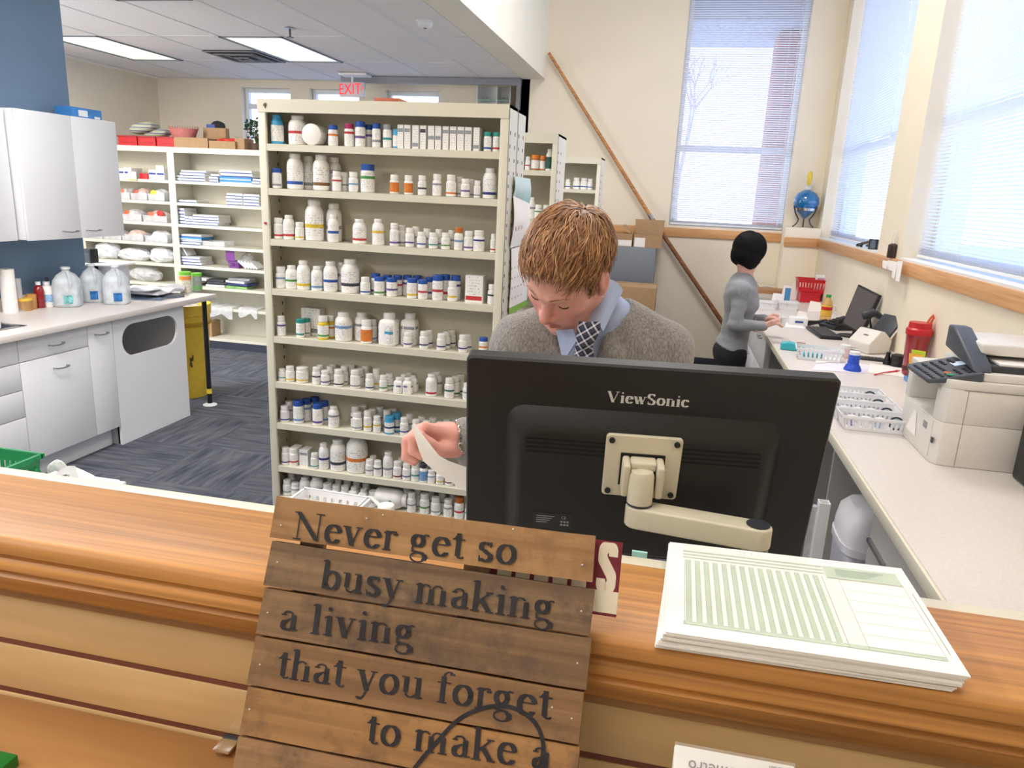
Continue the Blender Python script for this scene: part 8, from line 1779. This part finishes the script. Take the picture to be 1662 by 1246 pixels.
# right hand
Wr = A_(-.382, 1.315, 1.328); ha = A_(-.78, -.58, .16); ha /= np.linalg.norm(ha); hb = A_(.05, .05, 1); hb -= ha*(hb @ ha); hb /= np.linalg.norm(hb); hc = np.cross(ha, hb); hc = hc if hc[1] < 0 else -hc
def hw(a, b, c): return Wr+ha*a*.86+hb*b+hc*c*.95
FING = []
for (k, l1, l2, l3, r) in (((.080, .020, .012), .034, .024, .020, .0100), ((.083, .010, -.008), .036, .027, .020, .0102), ((.079, -.004, -.026), .033, .026, .020, .0096), ((.071, -.018, -.041), .027, .020, .017, .0084)):
    p0 = k; p1 = (k[0]+l1*.72, k[1]-l1*.62, k[2]+.002); p2 = (p1[0]-l2*.10, p1[1]-l2*.97, p1[2]+.005); p3 = (p2[0]-l3*.85, p2[1]-l3*.35, p2[2]+.008); FING.append(([p0, p1, p2, p3], r))
def hand_sdf(P):
    d = sd_cap(P, hw(-.09, -.004, 0), hw(.005, 0, 0), .030, .027); d = smin(d, sd_cap(P, hw(.0, -.002, -.012), hw(.03, .002, -.014), .023, .020), .02)
    pal = None
    for (pts, r), base in zip(FING, ((.015, .008, .010), (.015, .004, -.004), (.012, -.004, -.016), (.010, -.012, -.026))):
        q = sd_cap(P, hw(*base), hw(*pts[0]), .0165, r*1.12); pal = q if pal is None else smin(pal, q, .016)
    d = smin(d, pal, .018)
    for pts, r in FING:
        f = sd_cap(P, hw(*pts[0]), hw(*pts[1]), r*1.08, r); f = smin(f, sd_cap(P, hw(*pts[1]), hw(*pts[2]), r, r*.93), .003); f = smin(f, sd_cap(P, hw(*pts[2]), hw(*pts[3]), r*.93, r*.8), .003); d = smin(d, f, .0035)
    t = smin(sd_cap(P, hw(.004, -.016, .016), hw(.044, -.016, .036), .0185, .0145), sd_cap(P, hw(.044, -.016, .036), hw(.074, -.003, .040), .0122, .0108), .006); t = smin(t, sd_cap(P, hw(.074, -.003, .040), hw(.096, .010, .034), .0108, .0085), .003)
    return smin(d, t, .010)
gv, gf = surface(hand_sdf, (-.54, 1.17, 1.20), (-.28, 1.42, 1.44), .0024)
# trunk, arms and legs under the clothes
SL, SR = A_(-.008, 1.705, 1.455), A_(-.322, 1.665, 1.448)
EL, ER = A_(.058, 1.60, 1.19), A_(-.392, 1.56, 1.215); WL = A_(-.03, 1.38, 1.17)
def trunk(P, o=0):
    d = sd_ell(P, (-.165, 1.690, 1.345), (.155+o, .105+o, .190+o)); d = smin(d, sd_cap(P, SL, SR, .056+o), .06)
    d = smin(d, sd_cap(P, NB+A_(.02, .01, .03), SL+A_(0, 0, .012), .046+o, .052+o), .04); d = smin(d, sd_cap(P, NB+A_(-.02, .01, .03), SR+A_(0, 0, .012), .046+o, .052+o), .04)
    d = smin(d, sd_ell(P, (-.168, 1.745, 1.12), (.150+o, .110+o, .20+o)), .08); return smin(d, sd_ell(P, (-.168, 1.775, .95), (.165+o, .115+o, .13+o)), .06)
def arms(P, o=0, hand_r=True):
    d = smin(sd_cap(P, SL, EL, .049+o, .041+o), sd_cap(P, EL, WL, .041+o, .030+o), .02)
    wr = Wr-ha*.030; return np.minimum(d, smin(sd_cap(P, SR, ER, .049+o, .041+o), sd_cap(P, ER, wr, .041+o, .034+o), .02))
def legs(P, o=0):
    d = None
    for x, y in ((-.085, 1.74), (-.25, 1.80)):
        q = smin(sd_cap(P, (x*.9-.017, 1.78, .92), (x, y+.01, .50), .082+o, .056+o), sd_cap(P, (x, y+.01, .50), (x, y+.04, .09), .054+o, .040+o), .03); d = q if d is None else np.minimum(d, q)
    return d
bv, bf = surface(lambda P: smin(smin(trunk(P, -.012), arms(P, -.012), .03), legs(P, -.012), .05), (-.5, 1.28, .05), (.16, 1.95, 1.62), .018)
V = np.concatenate([hv, gv, bv]); F = [tuple(f) for f in hf]+[tuple(f+len(hv)) for f in gf]+[tuple(f+len(hv)+len(gv)) for f in bf]
tint = np.concatenate([skin_tint(hv, (230, 172, 156)), np.tile(np.array(lin((228, 164, 150))), (len(gv), 1)), np.tile(np.array(lin((224, 168, 146))), (len(bv), 1))])
mesh_obj('body', V, F, M_skin, man, tint)
M_knit = knit('grey_marl_knit', (112, 108, 106), (168, 164, 160)); M_shirt = mat('pale_blue_shirt', (168, 182, 216), .8, var=.04, scale=200, bump=.1)
va, vb, vc = atY(896, 520, 1.60), atY(1014, 455, 1.66), atY(938, 655, 1.57)
def sweater(P):
    f = .0035*np.sin(P[:, 2]*46+P[:, 0]*30)*np.sin(P[:, 0]*38+P[:, 1]*33+1.2)
    d = smin(trunk(P, .012), arms(P, .011), .035)+f
    d = smax(d, .93-P[:, 2], .01); d = smax(d, -sd_cap(P, NB+A_(0, 0, -.03), NB+A_(-.02, -.04, .2), .066, .085), .01)
    # V neck
    x, z = P[:, 0], P[:, 2]
    def edge(p, q): nx, nz = (q.z-p.z), -(q.x-p.x); L = math.hypot(nx, nz); return ((x-p.x)*nx+(z-p.z)*nz)/L
    e1, e2 = edge(va, vc), edge(vc, vb); c = np.asarray(((va+vb+vc)/3)); s1 = np.sign(((c[0]-va.x)*(vc.z-va.z)-(c[2]-va.z)*(vc.x-va.x))); s2 = np.sign(((c[0]-vc.x)*(vb.z-vc.z)-(c[2]-vc.z)*(vb.x-vc.x)))
    wedge = np.minimum(np.minimum(e1*s1, e2*s2), 1.70-P[:, 1]); return smax(d, wedge, .006)
sv, sf = surface(sweater, (-.5, 1.26, .90), (.17, 1.90, 1.66), .0075); mesh_obj('sweater', sv, sf, M_knit, man)
tv, tf = surface(lambda P: smax(smax(smin(trunk(P, .003), sd_cap(P, NB, NB+A_(-.010, -.020, .035), .064, .063), .03), 1.10-P[:, 2], .01), -sd_cap(P, NB+A_(0, 0, .30), NB+A_(-.02, -.05, .4), .01), .004), (-.45, 1.48, 1.08), (.12, 1.90, 1.64), .010); mesh_obj('shirt', tv, tf, M_shirt, man)
def patch(name, pts, m, th, n=6, bow=0):
    q = [atY(*p) for p in pts]; nrm = (q[1]-q[0]).cross(q[3]-q[0]).normalized(); nrm = nrm if nrm.y < 0 else -nrm; g = []
    for i in range(n+1):
        g.append([q[0].lerp(q[1], i/n).lerp(q[3].lerp(q[2], i/n), j/4)+nrm*bow*math.sin(PI*i/n) for j in range(5)])
    return MB().sheet(g).build(name, m, man, solid=th)
patch('collar', [(984, 452, 1.655), (1011, 472, 1.655), (979, 538, 1.540), (955, 522, 1.545)], M_shirt, .004, bow=.010); patch('collar', [(902, 536, 1.555), (930, 534, 1.54), (936, 552, 1.53), (914, 588, 1.545)], M_shirt, .004)
M_tie = plaid()
def strip(name, rows, th, bulge): # rows: (left px, right px, y px, Y)
    g = []
    for xl, xr, y, Y in rows:
        a, b = atY(xl, y, Y), atY(xr, y, Y); g.append([a.lerp(b, k/6)+Vector((0, -bulge*math.sin(PI*k/6), 0)) for k in range(7)])
    return MB().sheet(g).build(name, m_tie, man, solid=th)
m_tie = M_tie
strip('tie', [(934, 962, 560, 1.535), (931, 965, 585, 1.532), (927, 968, 620, 1.535), (924, 972, 680, 1.545)], .005, .006); strip('tie_knot', [(940, 974, 521, 1.528), (937, 975, 532, 1.520), (935, 970, 546, 1.517), (935, 962, 560, 1.519), (937, 960, 566, 1.526)], .012, .010)
lv, lf = surface(lambda P: smax(smin(legs(P, .012), smax(trunk(P, .010), P[:, 2]-1.0, .01), .05), .03-P[:, 2], .01), (-.38, 1.6, .01), (.05, 1.95, 1.04), .016); mesh_obj('trousers', lv, lf, mat('dark_navy_trousers', (44, 46, 58), .9, var=.06), man)
for x, y in ((-.085, 1.78), (-.25, 1.84)):
    v_, f_ = surface(lambda P: smax(smin(sd_cap(P, (x, y+.03, .05), (x-.01, y-.14, .035), .045, .042), sd_ell(P, (x-.01, y-.15, .03), (.045, .06, .035)), .02), .004-P[:, 2], .003), (x-.08, y-.26, -.01), (x+.08, y+.12, .13), .010); mesh_obj('shoe', v_, f_, mat('black_leather', (30, 28, 28), .4), man)
# bracelet, ear studs, lashes
mb = MB(); bc = Wr-ha*.001; n_ = 18
for k in range(n_):
    a = 2*PI*k/n_; c = bc+(hb*math.cos(a)+hc*math.sin(a))*.0335; tg = -hb*math.sin(a)+hc*math.cos(a); rd = hb*math.cos(a)+hc*math.sin(a); tw = ha*math.cos(.6)+tg*math.sin(.6); tv2 = -ha*math.sin(.6)+tg*math.cos(.6)
    mb.tube([Vector(c+tw*.0052*math.cos(q*PI/4)+tv2*.0082*math.sin(q*PI/4)) for q in range(9)], .0022, 6, cap=False)
mb.build('bracelet', mat('silver_chain', (214, 212, 206), .2, metal=1), man)
for l_ in ((-.0805, .001, -.034), (-.0805, -.006, -.030)): c = Vector(h2w(l_)); MB().lathe([(0, -.0022), (.0018, -.0012), (.0022, 0), (.0018, .0012), (0, .0022)], 8, tuple(c)).build('ear_stud', M_chrome, man)
for s in (-1, 1):
    mb = MB(); mb.tube([Vector(h2w((s*(.031+.0135*math.cos(PI*k/8)), .0862-.006*abs(math.cos(PI*k/8))**2, .0035-.0030*math.sin(PI*k/8)))) for k in range(9)], [.0007]+[.0012]*7+[.0007], 5); mb.build('eyelashes', mat('dark_ginger_lash', (96, 58, 40), .6), man)
# hair: a cap with layered strands combed forward from the crown
def hairline(L):
    """positive where hair grows (head coordinates)"""
    x, y, z = np.abs(L[:, 0]), L[:, 1], L[:, 2]
    front = z-(.098-.14*np.clip(x-.030, 0, 1))                 # above the forehead line
    side = z-np.where(y > .012, .044+(y-.012)*1.1, np.where(y > -.030, .050, -.060))
    burn = np.minimum(np.minimum(y-.014, .034-y), z+.012)     # sideburn
    return np.maximum(np.where(y > .045, front, side), np.where(x > .045, burn, -1))
def hair_cap(P):
    L = w2h(P); d = (smin(sd_ell(L, CRc, CRr), sd_ell(L, (0, -.045, -.005), (.062, .055, .065)), .03)-.0055)*HS; return smax(d, -hairline(L)*HS*.9, .004)
cv_, cf_ = surface(hair_cap, (-.36, 1.42, 1.50), (-.06, 1.78, 1.80), .005); rgb0 = np.array(lin((132, 82, 44)))
ct = np.tile(rgb0, (len(cv_), 1))
rs = np.random.RandomState(3)
def strands(n, centre, radii, whorl, grow, length, width, lift, cols, sweep=None, steps=6, hang=None):
    VV = []; FF = []; CC_ = []; made = 0
    while made < n:
        d = rs.normal(size=3); d /= np.linalg.norm(d); p = centre+d*radii
        if not grow(p[None])[0] > 0: continue
        made += 1; L = length(p)*rs.uniform(.7, 1.2); lf = lift(p)*rs.uniform(.4, 1.15); seg = L/steps; pts = []; q = p.copy(); col = np.array(lin(cols[rs.randint(len(cols))]))*rs.uniform(.82, 1.15); jit = rs.normal(size=3)*.22
        for k in range(steps+1):
            e = (q-centre)/radii; e /= np.linalg.norm(e); nrm = e/radii; nrm /= np.linalg.norm(nrm); base = centre+e*radii
            pts.append((base+nrm*lf*(.35+.65*math.sin(min(1, k/steps*1.25)*PI*.62)), nrm)); fl = base-whorl
            if sweep is not None: fl = fl/np.linalg.norm(fl)+sweep(base)
            fl = fl/np.linalg.norm(fl)+jit; fl -= nrm*(fl @ nrm); fl /= np.linalg.norm(fl); q = base+fl*seg
            if hang is not None and hang(base): q = base+np.array([0, .10, -.99])*seg+fl*seg*.2
        b0 = len(VV)
        for k, (pt, nrm) in enumerate(pts):
            tg = pts[min(k+1, steps)][0]-pts[max(k-1, 0)][0]; sd = np.cross(tg, nrm); sd /= np.linalg.norm(sd)+1e-9; w = width*(1-(k/steps)**2*.85)/2; VV += [pt-sd*w, pt+nrm*width*.22, pt+sd*w]; CC_ += [col]*3
        for k in range(steps):
            for j in (0, 1): FF.append((b0+3*k+j, b0+3*k+j+1, b0+3*k+3+j+1, b0+3*k+3+j))
    return np.array(VV), FF, np.array(CC_)
def grow(L): return hairline(L)
def hlen(p): return (.034 if p[1] > .045 else .052 if p[1] > 0 else .060) if p[2] > .07 else (.014 if p[1] > -.034 else .034)
def hlift(p): return .0165 if p[2] > .06 else .010
V1, F1, C1 = strands(5200, CRc, CRr+.004, A_(-.012, -.075, .115), grow, hlen, .0032, hlift, [(146, 100, 62), (164, 114, 72), (180, 130, 86), (118, 78, 48), (198, 152, 108), (150, 102, 62)], sweep=lambda b: A_(-.15, .55, -.10) if b[2] > .05 else A_(0, .1, -.5))
VV = np.concatenate([cv_, h2w(V1)]); FF = [tuple(f) for f in cf_]+[tuple(i+len(cv_) for i in f) for f in F1]; mesh_obj('hair', VV, FF, M_hair, man, np.concatenate([ct, C1]))
for s in (-1, 1):
    VV = []; FF = []
    for k in range(60):
        u = rs.uniform(0, 1); p = A_(s*(.012+.036*u), .0975-.014*u-.003*(u > .6), .0285+.004*math.sin(u*2.6)+rs.uniform(-.0025, .0025)); d = A_(s*.010, -.002, .002)*rs.uniform(.7, 1.1); b0 = len(VV); VV += [p, p+d+A_(0, 0, .0007), p+A_(0, .0006, .0013)]; FF.append((b0, b0+1, b0+2))
    mesh_obj('eyebrow', h2w(np.array(VV)), FF, M_hair, man, np.tile(np.array(lin((168, 112, 72))), (len(VV), 1)))
# the sheet he holds
e1 = [(669, 689), (673, 708), (679, 728), (687, 748), (706, 765), (730, 781), (757, 797), (800, 826)]; e2 = [(673, 687), (684, 702), (698, 721), (712, 739), (728, 748), (742, 753), (757, 758), (800, 776)]; ys_ = [1.222, 1.216, 1.213, 1.213, 1.215, 1.22, 1.225, 1.235]
g = [[atY(*a, y).lerp(atY(*b, y+.006), k/4) for k in range(5)] for a, b, y in zip(e1, e2, ys_)]; pap = MB().sheet(g).build('paper_sheet', M_paper, solid=.0006, loc=g[3][2]); tag(pap, 'white paper strip held in the right hand of the man', 'paper')
# ------------------------------------------------------------ the woman
def wp(px, py, Y): p = atY(px, py, Y); return A_(p.x, p.y, p.z)
YW = 5.25
wh, wn_, wc, ww, wq = wp(1214, 406, YW), wp(1213, 446, YW), wp(1203, 486, YW), wp(1195, 530, YW), wp(1187, 574, YW)
wSR, wER, wWR, wHR = wp(1204, 472, 5.11), wp(1192, 527, 5.06), wp(1238, 529, 5.10), wp(1262, 522, 5.12); wSL, wEL, wWL, wHL = wp(1213, 473, 5.40), wp(1212, 520, 5.44), wp(1240, 518, 5.36), wp(1263, 516, 5.32)
woman = thing('person', 'woman with black bob in grey sweater and black trousers at the counter', 'person', (wq[0], YW, 0))
wF = A_(.80, .42, -.42); wF /= np.linalg.norm(wF); wU = A_(0, 0, 1)-wF*wF[2]; wU /= np.linalg.norm(wU); wR = np.cross(wF, wU); WB = np.stack([wR, wF, wU], 1); WHC = wh+A_(.012, 0, -.012); WHS = .95
def ww2h(P): return ((P-WHC)/WHS) @ WB
def wh2w(P): return WHC+WHS*(np.asarray(P) @ WB.T)
def whand(P, W, H, sgn):
    a = H-W; L = np.linalg.norm(a); a = a/L; b = A_(0, 0, 1)-a*a[2]; b /= np.linalg.norm(b); c = np.cross(a, b)*sgn; d = sd_cap(P, W-a*.05, W, .026, .023)
    for k in range(4):
        o = (k-1.5)*.017; p0 = W+a*.02+c*o*.6; p1 = W+a*.075+c*o; ln = (.052, .060, .055, .042)[k]; p2 = p1+a*ln*.55-b*ln*.25; p3 = p2+a*ln*.30-b*ln*.50; d = smin(d, sd_cap(P, p0, p1, .0145, .0105), .012); f = smin(sd_cap(P, p1, p2, .0092, .0085), sd_cap(P, p2, p3, .0085, .0072), .003); d = smin(d, f, .003)
    t0 = W+a*.025+b*.012+c*.018; t1 = W+a*.06+b*.022+c*.030; t2 = W+a*.092+b*.016+c*.024; return smin(d, smin(sd_cap(P, t0, t1, .013, .0105), sd_cap(P, t1, t2, .0105, .008), .004), .008)
def wtrunk(P, o=0):
    d = sd_ell(P, (wc+wn_)/2*A_(1, 1, 1)+A_(-.02, 0, -.06), (.098+o, .155+o, .155+o)); d = smin(d, sd_cap(P, wSL+A_(-.012, 0, .0), wSR+A_(-.012, 0, 0), .050+o), .05); d = smin(d, sd_ell(P, wc+A_(.035, 0, -.03), (.075+o, .115+o, .075+o)), .04)
    d = smin(d, sd_ell(P, ww, (.088+o, .128+o, .13+o)), .06); d = smin(d, sd_ell(P, wq+A_(-.015, 0, .02), (.108+o, .155+o, .12+o)), .06); return smin(d, sd_cap(P, wn_, (wSL+wSR)/2, .05+o, .06+o), .04)
def warms(P, o=0): return np.minimum(smin(sd_cap(P, wSR, wER, .043+o, .036+o), sd_cap(P, wER, wWR, .036+o, .026+o), .015), smin(sd_cap(P, wSL, wEL, .043+o, .036+o), sd_cap(P, wEL, wWL, .036+o, .026+o), .015))
def wlegs(P, o=0):
    d = None
    for y, x in ((5.17, 0), (5.33, .04)):
        q = smin(sd_cap(P, (wq[0]+x*.5, y, wq[2]-.02), (wq[0]+x, y, .44), .082+o, .052+o), sd_cap(P, (wq[0]+x, y, .44), (wq[0]+x-.02, y, .06), .050+o, .036+o), .03); d = q if d is None else smin(d, q, .02)
    return d
def wskin(P):
    d = head_sdf(ww2h(P))*WHS; return smin(d, sd_cap(P, wh2w((0, -.02, -.06)), wn_+A_(0, 0, -.05), .046, .05), .03)
v1, f1 = surface(wskin, wh-A_(.17, .17, .27), wh+A_(.19, .19, .16), .006); v2, f2 = surface(lambda P: whand(P, wWR, wHR, 1), np.minimum(wWR, wHR)-A_(.08, .07, .08), np.maximum(wWR, wHR)+A_(.12, .07, .07), .004); v3, f3 = surface(lambda P: whand(P, wWL, wHL, -1), np.minimum(wWL, wHL)-A_(.08, .07, .08), np.maximum(wWL, wHL)+A_(.12, .07, .07), .004)
v4, f4 = surface(lambda P: smin(smin(wtrunk(P, -.012), warms(P, -.012), .02), wlegs(P, -.012), .04), A_(wq[0]-.25, 4.9, .03), A_(wq[0]+.45, 5.6, 1.45), .02)
V = np.concatenate([v1, v2, v3, v4]); n1, n2, n3 = len(v1), len(v1)+len(v2), len(v1)+len(v2)+len(v3); F = [tuple(f) for f in f1]+[tuple(f+n1) for f in f2]+[tuple(f+n2) for f in f3]+[tuple(f+n3) for f in f4]
mesh_obj('body', V, F, M_skin, woman, np.tile(np.array(lin((226, 176, 158))), (len(V), 1)))
hem = wp(1187, 566, YW)[2]
v_, f_ = surface(lambda P: smax(smax(smin(wtrunk(P, .010), warms(P, .008), .02)+.003*np.sin(P[:, 2]*60+P[:, 0]*25)*np.sin(P[:, 1]*30+P[:, 2]*22), (hem-.35*(P[:, 0]-wq[0]))*1.0-P[:, 2]-.0, .01), -sd_cap(P, wn_+A_(.01, 0, -.03), wh, .056, .07), .008), A_(wq[0]-.28, 4.92, hem-.1), A_(wq[0]+.45, 5.58, wn_[2]+.06), .010); mesh_obj('sweater', v_, f_, knit('pale_grey_knit', (132, 134, 138), (166, 168, 172)), woman)
v_, f_ = surface(lambda P: smax(smax(smin(wlegs(P, .012), wtrunk(P, .006), .04), P[:, 2]-(hem+.03), .01), .05-P[:, 2], .01), A_(wq[0]-.25, 4.95, .02), A_(wq[0]+.28, 5.55, hem+.06), .014); mesh_obj('trousers', v_, f_, mat('black_trousers', (26, 26, 30), .9, var=.06), woman)
for y, x in ((5.17, 0), (5.33, .04)): v_, f_ = surface(lambda P: smax(sd_cap(P, (wq[0]+x-.03, y, .045), (wq[0]+x+.13, y, .03), .042, .036), .004-P[:, 2], .003), A_(wq[0]+x-.1, y-.07, -.01), A_(wq[0]+x+.2, y+.07, .11), .012); mesh_obj('shoe', v_, f_, mat('black_leather', (30, 28, 28), .4), woman)
hC, hR = A_(0, -.018, .026), A_(.098, .114, .112)
def bob(P):
    L = ww2h(P); d = sd_ell(L, hC, hR); d = smin(d, sd_ell(L, (0, -.008, -.045), (.098, .108, .095)), .04)
    face = np.minimum(L[:, 1]-.078, .055-L[:, 2]); d = smax(d, face, .010); d = smax(d, -(L[:, 2]+.116+.10*L[:, 1]), .006)
    d = smax(d, -sd_ell(L, (0, .075, -.045), (.060, .075, .085)), .010)
    return (d+.0022*np.sin(np.arctan2(L[:, 0], L[:, 1])*34))*WHS
v_, f_ = surface(bob, wh-A_(.2, .2, .2), wh+A_(.2, .2, .17), .006)
def wgrow(L): return np.minimum(L[:, 2]+.02, .06-L[:, 1]+np.clip(L[:, 2]-.05, 0, 1))
V1, F1, C1 = strands(1500, hC, hR+.002, A_(0, -.03, .14), wgrow, lambda p: .12, .006, lambda p: .006, [(10, 9, 11), (16, 14, 17), (24, 22, 26)], steps=6, hang=lambda b: b[2] < .0)
V = np.concatenate([v_, wh2w(V1)]); mesh_obj('hair', V, [tuple(f) for f in f_]+[tuple(i+len(v_) for i in f) for f in F1], M_dhair, woman, np.concatenate([np.tile(np.array(lin((11, 10, 12))), (len(v_), 1)), C1]))
pw = (wHR+wHL)/2+A_(.035, 0, -.01); mb = MB(); mb.lathe([(0, -.03), (.016, -.03), (.016, .015), (.018, .017), (.018, .032), (0, .032)], 14, tuple(pw)); tag(mb.build('pill_vial', M_btl, loc=tuple(pw)), 'small white vial held between the hands of the woman', 'vial')
